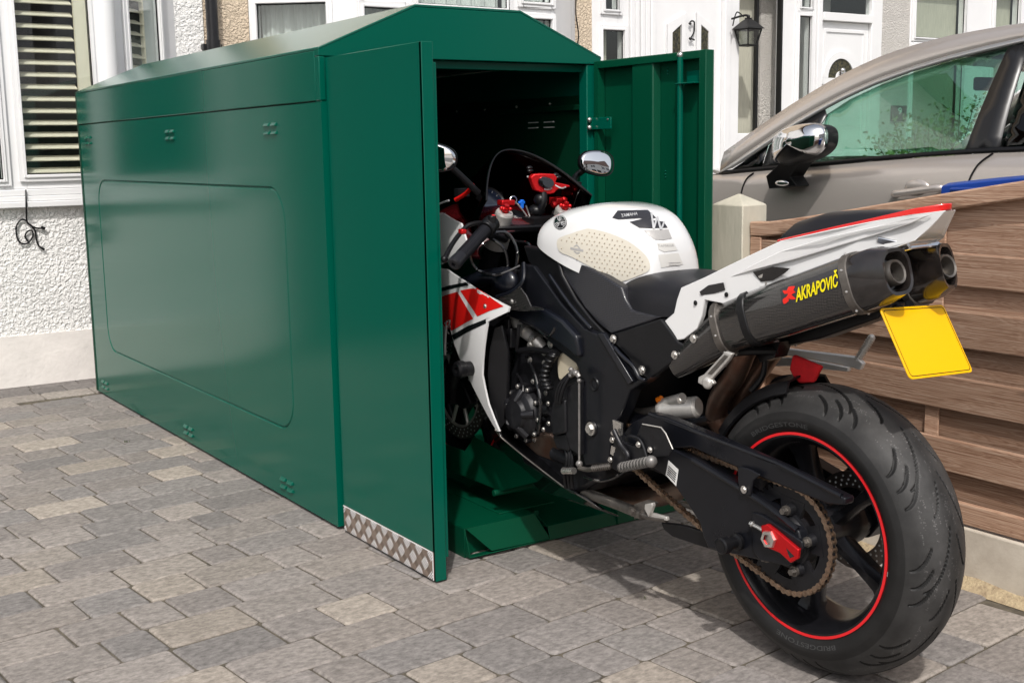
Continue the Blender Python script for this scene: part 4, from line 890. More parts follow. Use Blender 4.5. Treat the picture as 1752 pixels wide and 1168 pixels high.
def slab(mb, pts, t, **k):      # outline traced at its own lateral distance, real thickness t towards the centre line
    P = poly(pts); mb.prism(P, (0, -t, 0)); return mb
def mirror(mb):
    r = MB(); r.v = [(x, -y, z) for x, y, z in mb.v]; r.f = [f[::-1] for f in mb.f]; r.t = list(mb.t); r.mi = list(mb.mi); return r

# ---------------------------------------------------------------- rear wheel
AX = V(0, 0, 0.32)
rs_t = random.Random(11)
def wheel(parent, c, r, w, rimr, name, ns, a0, groove=True, spoke_w=0.05):
    """tyre as one turned surface with cut slanting grooves"""
    NT = 1080 if groove else 120; prof = []
    K = 96 if groove else 40
    for i in range(K+1):
        t = -1+2*i/K; a = t*1.32
        y = w/2*math.sin(a)/math.sin(1.32); rr = r-0.066*(1-math.cos(a))/(1-math.cos(1.32))
        prof.append((y, rr))
    side = [(w/2*0.985, r-0.074), (w/2*0.955, rimr+0.014), (w/2*0.90, rimr+0.008), (w/2*0.86, rimr)]
    prof = [(-y, q) for y, q in side[::-1]]+prof+side
    n = len(prof); rows = []; tones = {}
    grooves = []
    if groove:
        NG = 9
        for g_ in range(NG):
            base = 2*PI*g_/NG
            for sgn in (1, -1):
                off = 0 if sgn > 0 else PI/NG
                grooves += [(base+off, sgn, 0.06, 0.66, 0.44, 0.0030), (base+off+0.14, sgn, 0.56, 0.88, 0.15, 0.0026), (base+off+0.27, sgn, 0.52, 0.85, 0.15, 0.0026), (base+off+0.40, sgn, 0.50, 0.84, 0.15, 0.0026), (base+off+0.42, sgn, 0.10, 0.40, 0.22, 0.0026)]
    def gdepth(th, s):
        d = 0
        for (t0, sg, s0, s1, ln, hw) in grooves:
            ss = s*sg
            if s0-0.03 < ss < s1+0.03:
                f = (ss-s0)/(s1-s0); tc = t0+ln*(f**1.7)
                dt = (th-tc+PI) % (2*PI)-PI
                x = abs(dt)*r; wd = hw*(0.5+0.9*math.sin(PI*min(max(f, 0.05), 0.98))**0.6)
                if x < wd and 0 <= f <= 1: d = max(d, min(1, (wd-x)/0.0012))
        return d
    for i in range(NT):
        th = 2*PI*i/NT; row = []
        act = [q for q in grooves if -0.06 < ((th-q[0]+PI) % (2*PI)-PI) < q[4]+0.06] if groove else []
        gsave = grooves; 
        for j, (y, rr) in enumerate(prof):
            d = 0
            if act and 4 <= j < n-4:
                s = prof[j][0]/(w/2)
                for (t0, sg, s0, s1, ln, hw) in act:
                    ss = s*sg
                    if s0 <= ss <= s1:
                        f = (ss-s0)/(s1-s0); dt = (th-(t0+ln*(1-(1-f)**1.8))+PI) % (2*PI)-PI
                        x = abs(dt)*r*min(1, 0.45+0.55*f); wd = hw*(0.45+0.75*math.sin(PI*min(max(f, 0.04), 0.98))**0.6)
                        if x < wd+0.0012: d = max(d, min(1, (wd+0.0012-x)/0.0016))
            rq = rr-0.0042*d; row.append(V(c.x+rq*math.cos(th), c.y+y, c.z+rq*math.sin(th))); tones[(i, j)] = d
        rows.append(row)
    tm = MB(); vs = [p for r_ in rows for p in r_]; fs = []; tn = []
    for i in range(NT):
        for j in range(n-1):
            a, b_ = i*n+j, ((i+1) % NT)*n+j; fs.append((a, a+1, b_+1, b_))
            d = max(tones[(i, j)], tones[(i, j+1)]); s = abs(prof[j][0])/(w/2)
            k = 0.026*(1.0+0.8*max(0, 1-((s-0.42)/0.36)**2)) if (3 < j < n-4 and s < 0.93) else 0.013
            if groove and s < 0.7 and 3 < j < n-4:
                th_ = 2*PI*i/NT; cl_ = math.sin(th_*7+1.3)*math.sin(th_*17+s*9)*math.sin(s*31+th_*5)
                if cl_ > 0.25 and rs_t.random() < 0.22: k *= 1.3+1.3*rs_t.random()
            k = k*(1-0.85*d); tn.append((k, k*0.97, k*0.95))
    tm.add(vs, fs); tm.t = tn
    wh = part(name, MB().cyl(c+V(0, -w/2-0.012, 0), c+V(0, w/2+0.012, 0), 0.034, n=32), 'rim')
    ty = part('tyre', tm, 'rubber', wh, recalc=True, ang=50)
    rm = MB(); fw_ = w/2*0.86
    rm.lathe([(rimr+0.004, -fw_-0.004), (rimr+0.006, -fw_+0.003), (rimr-0.008, -fw_+0.009), (rimr-0.018, -fw_+0.03), (rimr-0.022, 0), (rimr-0.018, fw_-0.03), (rimr-0.008, fw_-0.009), (rimr+0.006, fw_-0.003), (rimr+0.004, fw_+0.004), (rimr-0.005, fw_+0.004), (rimr-0.016, fw_-0.008), (rimr-0.027, fw_-0.035), (rimr-0.03, 0), (rimr-0.027, -fw_+0.035), (rimr-0.016, -fw_+0.008), (rimr-0.005, -fw_-0.004)], c, (0, 1, 0), 96)
    rr_ = rm.f; n0 = 0
    # spokes: hollow-looking tapered arms with a raised ridge
    for k in range(ns):
        a = a0+2*PI*k/ns; dx, dz = math.cos(a), math.sin(a); tx, tz = -dz, dx; rings = []
        for f in np.linspace(0, 1, 8):
            rad = 0.028+f*(rimr-0.05); wd = spoke_w*(0.62-0.22*math.sin(PI*min(f*1.1, 1))+0.22*f**4); dp = 0.030*(1-0.1*f)+0.012*(f > 0.95)
            pts = []
            for (q, y) in ((-wd, 0.3), (-wd*0.55, 0.95), (wd*0.55, 0.95), (wd, 0.3), (wd, -0.3), (wd*0.55, -0.95), (-wd*0.55, -0.95), (-wd, -0.3)):
                pts.append(V(c.x+dx*rad+tx*q*0.62, c.y+y*dp, c.z+dz*rad+tz*q*0.62))
            rings.append(pts)
        rm.loft(rings)
    rm.cyl(c+V(0, -0.075, 0), c+V(0, 0.075, 0), 0.048, n=32)
    part('rim', rm, 'rim', wh, ang=40)
    tp_ = MB(); tp_.lathe([(rimr+0.0048, fw_+0.001), (rimr+0.0052, fw_+0.0052), (rimr-0.0006, fw_+0.0052), (rimr-0.0012, fw_+0.001)], c, (0, 1, 0), 128)
    part('rim_tape', tp_, 'red_tape', wh)
    if groove:
        sc_ = MB()
        for a_, l_ in ((-3, 2.5),):
            p_ = [V(c.x-(rimr+0.0078)*math.cos(R(a_+q_*l_)), c.y+fw_+0.0045, c.z+(rimr+0.0078)*math.sin(R(a_+q_*l_))) for q_ in (0, 0.33, 0.66, 1)]; sc_.tube(p_, 0.0008, 5, False)
        part('rim_chip', sc_, 'alu', wh)
    return wh, ty, prof
rw, rty, rprof = wheel(bk, AX, 0.320, 0.192, 0.2195, 'rear_wheel', 5, R(-10))
# raised lettering on the tyre wall
def tyre_word(mb, s, a0, a1, r0, r1, c, yface, flip=1):
    vs, fs, _ = text2d(s, 0.01)
    mb.add([V(c.x+(r0+(r1-r0)*b_)*math.cos(a0+(a1-a0)*a), yface(r0+(r1-r0)*b_), c.z+(r0+(r1-r0)*b_)*math.sin(a0+(a1-a0)*a)) for a, b_ in vs], fs)
def yf(r): 
    pts = [(q, y) for y, q in rprof[-5:]]
    for i in range(len(pts)-1):
        (ra, ya), (rb, yb) = pts[i], pts[i+1]
        if rb <= r <= ra: return ya+(yb-ya)*(ra-r)/(ra-rb)+0.0009
    return 0.0955
tw = MB()
# seen from the left the front of the bike is on the left, so text runs with falling angle of (x,z) reversed
tyre_word(tw, 'BRIDGESTONE', R(50), R(90), 0.2375, 0.2475, AX, yf); tyre_word(tw, 'BRIDGESTONE', R(240), R(280), 0.2375, 0.2475, AX, yf)
M['tyre_text'] = mat('tyre_lettering', (0.05, 0.05, 0.05), 0.6)
part('tyre_lettering', tw, 'tyre_text', rw, recalc=False, smooth=False)
# discs
def disc(mb, c, r0, r1, t, nh=36, rows=3):
    hole_r = 0.0042
    mb.lathe([(r0, -t/2), (r1, -t/2), (r1, t/2), (r0, t/2), (r0, -t/2)], c, (0, 1, 0), 96)
dm = MB(); dc = AX+V(0, -0.085, 0); disc(dm, dc, 0.075, 0.112, 0.005); dr_ = part('brake_disc', dm, 'disc', rw)
dm = MB()
for k in range(30):
    for j, rr in enumerate((0.083, 0.0925, 0.102)):
        a = 2*PI*(k+j*0.33)/30; p = dc+V(rr*math.cos(a), 0.0027, rr*math.sin(a)); dm.cyl(p, p+V(0, 0.0004, 0), 0.0027, n=8)
part('disc_hole', dm, 'label_w', dr_)
# chain and sprocket
SPc = AX+V(0.0, 0.128, 0); SR = 0.118; PITCH_C = 0.0158
FS = B(1010, 745, 0.128); FS = V(0.585, 0.128, 0.40); FR = 0.040
sp = MB(); prof2 = []
nt = 45; pts = []
for k in range(nt*4):
    a = 2*PI*k/(nt*4); rr = SR+(0.0045 if k % 4 in (0, 1) else -0.005); pts.append(V(SPc.x+rr*math.cos(a), SPc.y, SPc.z+rr*math.sin(a)))
inn = [V(SPc.x+0.088*math.cos(2*PI*k/(nt*4)), SPc.y, SPc.z+0.088*math.sin(2*PI*k/(nt*4))) for k in range(nt*4)]
N_ = nt*4; d_ = V(0, -0.006, 0); vs = pts+inn+[p+d_ for p in pts]+[p+d_ for p in inn]; fs = []
for k in range(N_):
    j = (k+1) % N_; fs += [(k, j, N_+j, N_+k), (2*N_+k, 3*N_+k, 3*N_+j, 2*N_+j), (k, 2*N_+k, 2*N_+j, j), (N_+k, N_+j, 3*N_+j, 3*N_+k)]
sp.add(vs, fs)
for k in range(5):
    a = 2*PI*k/5+R(20)
    p = SPc+V(0.066*math.cos(a), 0, 0.066*math.sin(a)); rings = []
    for f in (0, 1):
        rad = 0.04+0.052*f; wdt = 0.024+0.010*f; dx, dz = math.cos(a), math.sin(a)
        rings.append([SPc+V(dx*rad-dz*q, y, dz*rad+dx*q) for q, y in ((-wdt, 0.001), (wdt, 0.001), (wdt, -0.008), (-wdt, -0.008))])
    sp.loft(rings)
spo = part('sprocket', sp, 'engine', rw)
cr = MB(); cr.lathe([(0.03, 0.02), (0.05, 0.018), (0.056, 0.006), (0.062, 0.004), (0.062, -0.03), (0.03, -0.03)], SPc, (0, 1, 0), 48)
for k in range(5):
    a = 2*PI*k/5+R(20); p = SPc+V(0.068*math.cos(a), 0.0, 0.068*math.sin(a)); cr.cyl(p, p+V(0, 0.014, 0), 0.015, 0.012, 20)
part('sprocket_carrier', cr, 'engine', rw)
cr = MB()
for k in range(5): a = 2*PI*k/5+R(20); cr.bolt(SPc+V(0.068*math.cos(a), 0.014, 0.068*math.sin(a)), (0, 1, 0), 0.009, 0.016)
part('sprocket_bolt', cr, 'steel_dk', spo)
ch = MB(); path = []
top0, top1 = V(FS.x, 0, FS.z+FR), V(SPc.x, 0, SPc.z+SR)
seg_n = int((top1-top0).length/PITCH_C)
for i in range(seg_n): path.append(top0.lerp(top1, i/seg_n)-V(0, 0, 0.006*math.sin(PI*i/seg_n)))
na = int(PI*SR/PITCH_C*1.03)
for i in range(na): a = PI/2+PI*i/na; path.append(V(SPc.x+SR*math.cos(a)*1.0, 0, SPc.z+SR*math.sin(a)))
b0, b1 = V(SPc.x, 0, SPc.z-SR), V(FS.x, 0, FS.z-FR)
for i in range(seg_n+1): path.append(b0.lerp(b1, i/seg_n)-V(0, 0, 0.014*math.sin(PI*i/seg_n)))
ycen = SPc.y-0.003
for i in range(len(path)-1):
    a, b_ = path[i], path[i+1]; d = (b_-a).normalized(); nrm = V(-d.z, 0, d.x); w_ = 0.0035 if i % 2 else 0.0058
    for sg in (1, -1):
        y0_ = ycen+sg*(w_+0.0); y1_ = y0_+sg*0.0019; ring = []
        h = 0.0068; wa = 0.0042
        L_ = (b_-a).length
        prf = [(-h*0.75, -h*0.62), (-h, 0), (-h*0.75, h*0.62), (0, h), (L_*0.5, wa), (L_, h), (L_+h*0.75, h*0.62), (L_+h, 0), (L_+h*0.75, -h*0.62), (L_, -h), (L_*0.5, -wa), (0, -h)]
        P3 = [a+d*s+nrm*t for s, t in prf]; ch.prism([V(p.x, y0_, p.z) for p in P3], (0, y1_-y0_, 0))
    ch.cyl(V(a.x, ycen-0.0092, a.z), V(a.x, ycen+0.0092, a.z), 0.0030, n=8)
part('drive_chain', ch, 'chain', ang=30)

# ---------------------------------------------------------------- swingarm
sa = MB(); slab(sa, [(1063, 742, .155), (1082, 722, .155), (1112, 707, .155), (1135, 712, .155), (1215, 745, .152), (1330, 795, .15), (1446, 852, .148), (1444, 864, .148), (1416, 862, .148), (1340, 832, .15), (1290, 812, .15), (1262, 800, .15), (1222, 783, .152), (1184, 765, .155), (1150, 768, .155), (1120, 760, .155), (1090, 765, .155)], 0.03)
slab(sa, [(1063, 742, .16), (1090, 752, .16), (1150, 768, .16), (1186, 786, .16), (1240, 820, .158), (1300, 858, .156), (1366, 908, .155), (1372, 930, .155), (1345, 962, .155), (1300, 958, .155), (1238, 944, .156), (1212, 938, .156), (1203, 918, .158), (1196, 893, .158), (1176, 862, .16), (1148, 822, .16), (1112, 796, .16), (1080, 778, .16)], 0.045)
swa = part('swingarm', sa, 'satin', bevel=0.004, seg=3)
s2 = MB()
for u0, v0, u1, v1 in ((1112, 708, 1330, 792), (1330, 792, 1440, 848)): s2.tube([B(u0, v0, .150), B(u1, v1, .146)], 0.006, 8)
s2.tube([B(1186, 786, .158), B(1300, 856, .156), B(1364, 906, .154)], 0.007, 8)
part('arm_rib', s2, 'satin', swa)
s2 = MB(); slab(s2, [(1262, 797, .162), (1284, 803, .165), (1300, 812, .165), (1288, 822, .166), (1283, 848, .166), (1266, 846, .166), (1262, 822, .164)], 0.006); tb = part('chain_guard_tab', s2, 'satin', swa, bevel=0.002)
s2 = MB(); s2.bolt(B(1273, 837, .167), (0, 1, 0), 0.007, 0.005); part('tab_bolt', s2, 'steel', tb)
# far-side arm
s3 = mirror(sa); part('swingarm_right', s3, 'satin', bevel=0.004); s3 = None
bpy.data.objects['swingarm_right'].name = 'swingarm.001'
s2 = MB(); s2.box((0.40, -0.13, 0.34), (0.56, 0.13, 0.47)); part('swingarm_bridge', s2, 'satin', swa, bevel=0.02)
s2 = MB(); slab(s2, [(1286, 876, .163), (1302, 880, .163), (1372, 926, .163), (1374, 938, .163), (1350, 968, .163), (1300, 958, .163), (1287, 940, .163)], 0.01); part('axle_plate', s2, 'satin', swa, bevel=0.002)
s2 = MB(); hole_o = poly([(1301, 899, .171), (1312, 896, .171), (1328, 908, .171), (1366, 940, .171), (1364, 956, .171), (1352, 963, .171), (1334, 946, .171), (1306, 934, .171)])
s2.prism(hole_o, (0, -0.010, 0)); adj = part('axle_block', s2, 'red_ano', swa, bevel=0.0025, seg=3)
s2 = MB(); c = B(1318, 921, .168); s2.lathe([(0.0115, 0.010), (0.019, 0.010), (0.020, 0.006), (0.020, 0), (0.0115, 0)], c, (0, 1, 0), 6); s2.lathe([(0.0, 0.004), (0.0112, 0.004), (0.0112, 0.0)], c, (0, 1, 0), 24); part('axle_nut', s2, 'steel', adj)
s2 = MB(); c = B(1351, 946, .1712); s2.prism([c+V(0.010, 0, 0.008), c+V(-0.013, 0, -0.002), c+V(-0.002, 0, -0.010)], (0, 0.0005, 0)); part('block_hole', s2, 'gloss_black', adj)
s2 = MB(); s2.tube([B(1288, 897, .166), B(1305, 906, .166)], 0.0045, 8); s2.bolt(B(1288, 897, .166), (1, 0.2, 0.3), 0.006, 0.008); part('adjuster_screw', s2, 'steel', swa)
s2 = MB(); c = B(1263, 926, .16); s2.cyl(c, c+V(0, 0.055, 0), 0.013, n=24); s2.lathe([(0.0, 0.0), (0.019, 0), (0.019, 0.008), (0.013, 0.011), (0.013, 0.032), (0.019, 0.036), (0.019, 0.052), (0.015, 0.055), (0.009, 0.053), (0.008, 0.046), (0, 0.046)], c, (0, 1, 0), 28); bb = part('crash_bobbin', s2, 'black', swa)
s2 = MB(); s2.bolt(c+V(0, 0.046, 0), (0, 1, 0), 0.0055, 0.004); part('bobbin_bolt', s2, 'steel', bb)
# shark fin under the chain
s2 = MB(); slab(s2, [(1130, 893, .135), (1165, 897, .135), (1215, 912, .135), (1250, 930, .135), (1240, 946, .135), (1200, 935, .135), (1150, 918, .135), (1135, 906, .135)], 0.012); part('toe_guard', s2, 'black', swa, bevel=0.003)
# warning label on the arm
s2 = MB(); q = [(1144, 787, .1612), (1161, 803, .1612), (1157, 831, .1612), (1139, 812, .1612)]; P = poly(q); s2.prism(P, (0, 0.0006, 0)); lb_ = part('warning_label', s2, 'label_w', swa)
s2 = MB()
for k in range(5): f0 = 0.30+0.13*k; a, b_ = P[0].lerp(P[3], f0).lerp(P[1].lerp(P[2], f0), 0.12), P[0].lerp(P[3], f0).lerp(P[1].lerp(P[2], f0), 0.88); s2.tube([a+V(0, 0.0008, 0), b_+V(0, 0.0008, 0)], 0.0011, 4)
part('label_print', s2, 'black', lb_)
# hugger and inner fender above the tyre front
hg = MB(); rings = []
for a in np.linspace(R(28), R(100), 12):
    rr = 0.337; rings.append([AX+V((rr+dq)*math.cos(a), y, (rr+dq)*math.sin(a)) for y, dq in ((-0.075, -0.03), (-0.06, -0.004), (0, 0.008), (0.06, -0.004), (0.075, -0.03), (0.07, -0.034), (0.055, -0.008), (0, 0.004), (-0.055, -0.008), (-0.07, -0.034))])
hg.loft([r_ for r_ in rings[:8]]); part('hugger', hg, 'black', ang=30)

# ---------------------------------------------------------------- exhaust
def exhaust(yc, sgn, ends=None):
    p0, p1, p2 = V(0.232, yc, 0.738), V(-0.114, yc-0.012*sgn, 0.892), V(-0.190, yc-0.018*sgn, 0.924)
    return p0, p1, p2
def section(c, d, hw, hh, k=20, tw_=0.0):
    d = d.normalized(); up = V(0, 0, 1)-d*d.z; up.normalize(); lt = up.cross(d); out = []
    for i in range(k):
        a = 2*PI*i/k; ca_, sa_ = math.cos(a), math.sin(a)
        rr = 1/((abs(ca_)**3.2+abs(sa_)**3.2)**(1/3.2)); rr = min(rr, 1.11)
        x, y = ca_*rr*hw, sa_*rr*hh
        xx = x*math.cos(tw_)-y*math.sin(tw_); y_ = x*math.sin(tw_)+y*math.cos(tw_)
        out.append(c+lt*xx+up*y_)
    return out
EX = {}
for (yc, sgn) in ((0.112, 1), (-0.082, -1)):
    p0, p1, p2 = exhaust(yc, sgn); d = (p1-p0); hw, hh = 0.047, 0.059
    m_ = MB(); m_.loft([section(p0.lerp(p1, f), d, hw*k, hh*k, 28) for f, k in ((0, 0.90), (0.02, 0.985), (0.5, 1.0), (1.0, 1.0))]); ex = part('exhaust', m_, 'carbon'); EX[sgn] = (ex, m_, p0, p1, p2)
    # clear carbon end cap, cut on the slant, with a stepped outlet
    m_ = MB(); dn = d.normalized(); e0 = p1
    def cut(r, k):   # slant the last ring: top reaches further back
        return [q+dn*((q.z-k.z)*0.10+(q.y-k.y)*sgn*(-0.25)) for q in r]
    r1 = section(p1, d, hw*1.005, hh*1.005, 28); r2 = cut(section(p1+dn*0.045, d, hw*0.96, hh*0.97, 28), p1+dn*0.045); r3 = cut(section(p2, d, hw*0.70, hh*0.78, 28), p2); r4 = cut(section(p2-dn*0.001, d, hw*0.6, hh*0.66, 28), p2); r5 = cut(section(p2-dn*0.03, d, hw*0.5, hh*0.5, 28), p2-dn*0.03)
    m_.loft([r1, r2, r3, r4, r5]); cap_ = part('exhaust_cap', m_, 'carbon_plain', ex, ang=25)
    m_ = MB(); m_.lathe([(0.020, -0.04), (0.020, 0.004), (0.024, 0.006), (0.0255, 0.0), (0.0255, -0.03)], p2-dn*0.006, dn, 28); m_.lathe([(0.0, -0.028), (0.021, -0.028)], p2, dn, 24); part('exhaust_outlet', m_, 'steel_dk', cap_)
    m_ = MB()
    for f, wd in ((0.01, 0.010), (0.985, 0.010)):
        c = p0.lerp(p1, f); m_.loft([section(c-dn*wd, d, hw*1.02, hh*1.02, 28), section(c-dn*wd*0.9, d, hw*1.055, hh*1.055, 28), section(c+dn*wd*0.9, d, hw*1.055, hh*1.055, 28), section(c+dn*wd, d, hw*1.02, hh*1.02, 28)])
    cl = part('clamp_band', m_, 'steel_dk', ex)
    m_ = MB()
    for f in (0.01, 0.985):
        c = p0.lerp(p1, f); sec = section(c, d, hw*1.06, hh*1.06, 28)
        for i in range(28):
            q = sec[i]; 
            if i % 3 == 0: m_.ball(q, 0.0032, 4)
    part('rivet', m_, 'steel', cl)
    m_ = MB(); c = p0.lerp(p1, 0.235); m_.loft([section(c-dn*0.011, d, hw*1.0, hh*1.0, 28), section(c-dn*0.009, d, hw*1.035, hh*1.035, 28), section(c+dn*0.009, d, hw*1.035, hh*1.035, 28), section(c+dn*0.011, d, hw*1.0, hh*1.0, 28)]); st_ = part('hanger_strap', m_, 'black', ex)
q = B(1320, 470, 0.105); m_ = MB(); m_.tube([q+V(0.0, 0.004, -0.035), q+V(0.0, 0.008, -0.015), q+V(0.0, 0.005, 0.008)], 0.010, 8); m_.bolt(q+V(0.012, 0.012, 0.0), (0, 1, 0), 0.010, 0.010); part('hanger_bolt', m_, 'steel', st_)
# link pipe with carbon heat shield
m_ = MB(); a0_, a1_ = V(0.222, 0.105, 0.742), B(1158, 628, 0.125)
dd = a1_-a0_; m_.loft([section(a0_-dd*0.04, -dd, 0.045, 0.056, 24), section(a0_.lerp(a1_, .25), -dd, 0.040, 0.048, 24), section(a0_.lerp(a1_, .8), -dd, 0.030, 0.034, 24), section(a1_, -dd, 0.024, 0.027, 24), section(a1_+dd*0.05, -dd, 0.012, 0.012, 24)]); hs = part('heat_shield', m_, 'carbon')
m_ = MB()
for (u, v, y) in ((1187, 579, 0.151), (1155, 607, 0.152)): m_.bolt(B(u, v, y), (0, 1, 0), 0.008, 0.007)
part('shield_bolt', m_, 'steel', hs)
# headers coming up from the engine
m_ = MB(); m_.tube([B(1225, 712, 0.03), B(1232, 680, 0.04), B(1258, 640, 0.06), B(1275, 600, 0.08), B(1290, 575, .08)], 0.026, 16); m_.tube([B(1262, 700, -0.03), B(1280, 660, -0.03), B(1310, 615, -0.05), B(1330, 590, -0.06)], 0.027, 16)
m_.tube([B(1225, 712, 0.03), V(0.33, 0.0, 0.42), V(0.5, 0, 0.25), V(0.75, 0, 0.17), V(1.0, 0, 0.2), V(1.1, 0, 0.4)], 0.028, 14); part('exhaust_pipe', m_, 'titanium')
# ---------------------------------------------------------------- tail
tl_ = [(1618, 360, 0.016), (1560, 367, .05), (1500, 377, .072), (1420, 393, .095), (1335, 412, .113), (1290, 433, .122), (1240, 457, .135), (1206, 474, .145), (1165, 492, .150), (1158, 512, .150), (1153, 535, .150), (1130, 555, .148), (1111, 580, .145), (1124, 588, .145), (1170, 580, .147), (1193, 562, .147), (1201, 540, .149), (1206, 513, .150), (1245, 521, .140), (1256, 512, .138), (1290, 511, .126), (1300, 492, .124), (1400, 462, .103), (1448, 438, .09), (1520, 428, .070), (1565, 412, .045), (1588, 392, .032), (1606, 375, .020)]
P = poly(tl_)
m_ = MB(); m_.prism(P, [p+V(0, -0.012 if p.y > 0.03 else -0.004, 0) for p in P]); tail = part('tail_fairing', m_, 'bwhite', bevel=0.004, seg=3, ang=40)
m2 = mirror(m_); tf2 = part('tail_fairing', m2, 'bwhite', bevel=0.004, seg=3)
# crease line, vent openings and screws on the side of the tail
m_ = MB(); m_.prism(poly([(1288, 465, .1285), (1322, 456, .1275), (1352, 459, .122), (1342, 468, .121), (1322, 480, .121), (1302, 482, .1255)]), (0, 0.0006, 0)); m_.prism(poly([(1197, 499, .1515), (1212, 488, .148), (1238, 483, .142), (1241, 496, .142), (1222, 502, .146), (1200, 505, .151)]), (0, 0.0006, 0)); part('tail_vent', m_, 'gloss_black', tail)
m_ = MB(); m_.bolt(B(1190, 518, .151), (0, 1, 0), 0.0045, 0.003); m_.bolt(B(1243, 504, .142), (0, 1, 0), 0.0045, 0.003); part('tail_screw', m_, 'black', tail)
m_ = MB(); P = poly([(1250, 474, .134), (1290, 452, .126), (1335, 430, .119), (1420, 404, .101), (1500, 387, .078), (1560, 374, .054), (1596, 366, .032), (1560, 382, .050), (1500, 402, .073), (1440, 420, .094), (1360, 444, .115), (1290, 462, .128)]); m_.prism([p+V(0, 0.0022, 0) for p in P], (0, -0.004, 0)); part('tail_crease', m_, 'bwhite', tail, bevel=0.002)
m_ = MB()
top = [(1560, 371, .053), (1500, 383, .076), (1420, 402, .099), (1335, 425, .117), (1290, 445, .125)]
# rear underside wedge, white, joining both sides
und = [B(1618, 361, 0.016), B(1590, 390, .030), B(1566, 411, .045), B(1520, 423, .068), B(1455, 440, .085)]
m_ = MB(); m_.loft([[p, V(p.x, -p.y, p.z)] for p in und], False, False); part('undertail', m_, 'bwhite', tail)
m_ = MB(); und2 = [B(1503, 402, .07), B(1512, 424, .07), B(1560, 418, .045)]; m_.prism([B(1500, 404, .072), B(1552, 416, .048), B(1560, 426, .04), B(1540, 432, .05), B(1498, 416, .07)], (0, -0.10, 0)); part('tail_light', m_, 'chrome', tail, bevel=0.003)
# passenger seat and red stripe
def tailsec(x, zt, zb, hw, k=14, pw=0.55): 
    return [V(x, hw*(abs(math.cos(a))**pw)*(1 if math.cos(a) > 0 else -1), zb+(zt-zb)*math.sin(a)**0.8) for a in np.linspace(0, PI, k)]
sec = []
for (u, v, y, hw, hgt) in ((1322, 412, .09, .085, .012), (1332, 402, .088, .093, .026), (1352, 394, .08, .095, .036), (1400, 384, .07, .088, .040), (1460, 377, .06, .074, .033), (1520, 370, .045, .058, .024), (1560, 364, .03, .042, .012)):
    p = B(u, v+12, y); sec.append(tailsec(p.x, p.z+hgt, p.z-0.02, hw))
m_ = MB(); m_.loft(sec, True); part('passenger_seat', m_, 'seat', ang=60)
m_ = MB(); st = [(1622, 357, 0.0, .010), (1612, 361, 0.014, .014), (1560, 366, .046, .010), (1500, 376.5, .068, .006), (1420, 392.5, .091, .004), (1330, 412.5, .109, .003)]
rings = []
for (u, v, y, h) in st:
    p = B(u, v, max(y, .004)); rings.append([V(p.x, p.y+0.003, p.z-0.002), V(p.x, p.y+0.002, p.z+h), V(p.x, -p.y-0.002, p.z+h), V(p.x, -p.y-0.003, p.z-0.002)])
m_.loft(rings); part('tail_stripe', m_, 'bred', tail, bevel=0.002)
# subframe dark filler between the tail sides
m_ = MB(); m_.prism([V(0.46, 0.11, 0.68), V(0.40, 0.11, 0.78), V(0.2, 0.11, 0.86), V(-0.05, 0.06, 0.955), V(-0.12, 0.05, 0.945), V(-0.02, 0.06, 0.90), V(0.18, 0.10, 0.78), V(0.32, 0.11, 0.66)], (0, -0.2, 0)); part('subframe', m_, 'black', bevel=0.01)
# ---------------------------------------------------------------- tank
def tsec(x, zt, zb, hw, k=25, pw=0.62, ph=0.85):
    out = []
    for i in range(k):
        a = PI*i/(k-1); c_, s_1 = math.cos(a), math.sin(a)
        out.append(V(x, hw*(abs(c_)**pw)*(1 if c_ >= 0 else -1), zb+(zt-zb)*(s_1**ph)))
    return out
def spl(tab, xs_):
    t = sorted(tab); X = [r_[0] for r_ in t]; out = []
    T_ = catmull([V(r_[1], r_[2], r_[3]) for r_ in t], 8); X2 = catmull([V(r_[0], 0, 0) for r_ in t], 8); return [(a.x, *b_) for a, b_ in zip(X2, T_)]
ttab = [(0.520, 0.800, 0.785, 0.055), (0.526, 0.845, 0.778, 0.074), (0.542, 0.893, 0.774, 0.088), (0.572, 0.929, 0.770, 0.100), (0.612, 0.953, 0.772, 0.116), (0.665, 0.964, 0.780, 0.138), (0.74, 0.965, 0.797, 0.158), (0.80, 0.957, 0.812, 0.165), (0.86, 0.943, 0.828, 0.164), (0.895, 0.928, 0.840, 0.158), (0.911, 0.912, 0.852, 0.148), (0.918, 0.898, 0.865, 0.134)]
rows = spl(ttab, None); m_ = MB(); m_.loft([tsec(a, b_, c, d) for a, b_, c, d in rows]); tank = part('fuel_tank', m_, 'bwhite', ang=70)
TREE = BVHTree.FromPolygons([Vector(v) for v in m_.v], m_.f, all_triangles=False)
def decal_pts(tree, uv, off):
    c = MBI @ CAM; d = (MBI.to_3x3() @ ray(*uv)).normalized(); h = tree.ray_cast(c, d)
    if h[0] is None: 
        h = tree.find_nearest(c+d*((B(uv[0], uv[1], 0.1)-c).length))
    n = h[1] if h[1].dot(d) < 0 else -h[1]; return h[0]+n*off
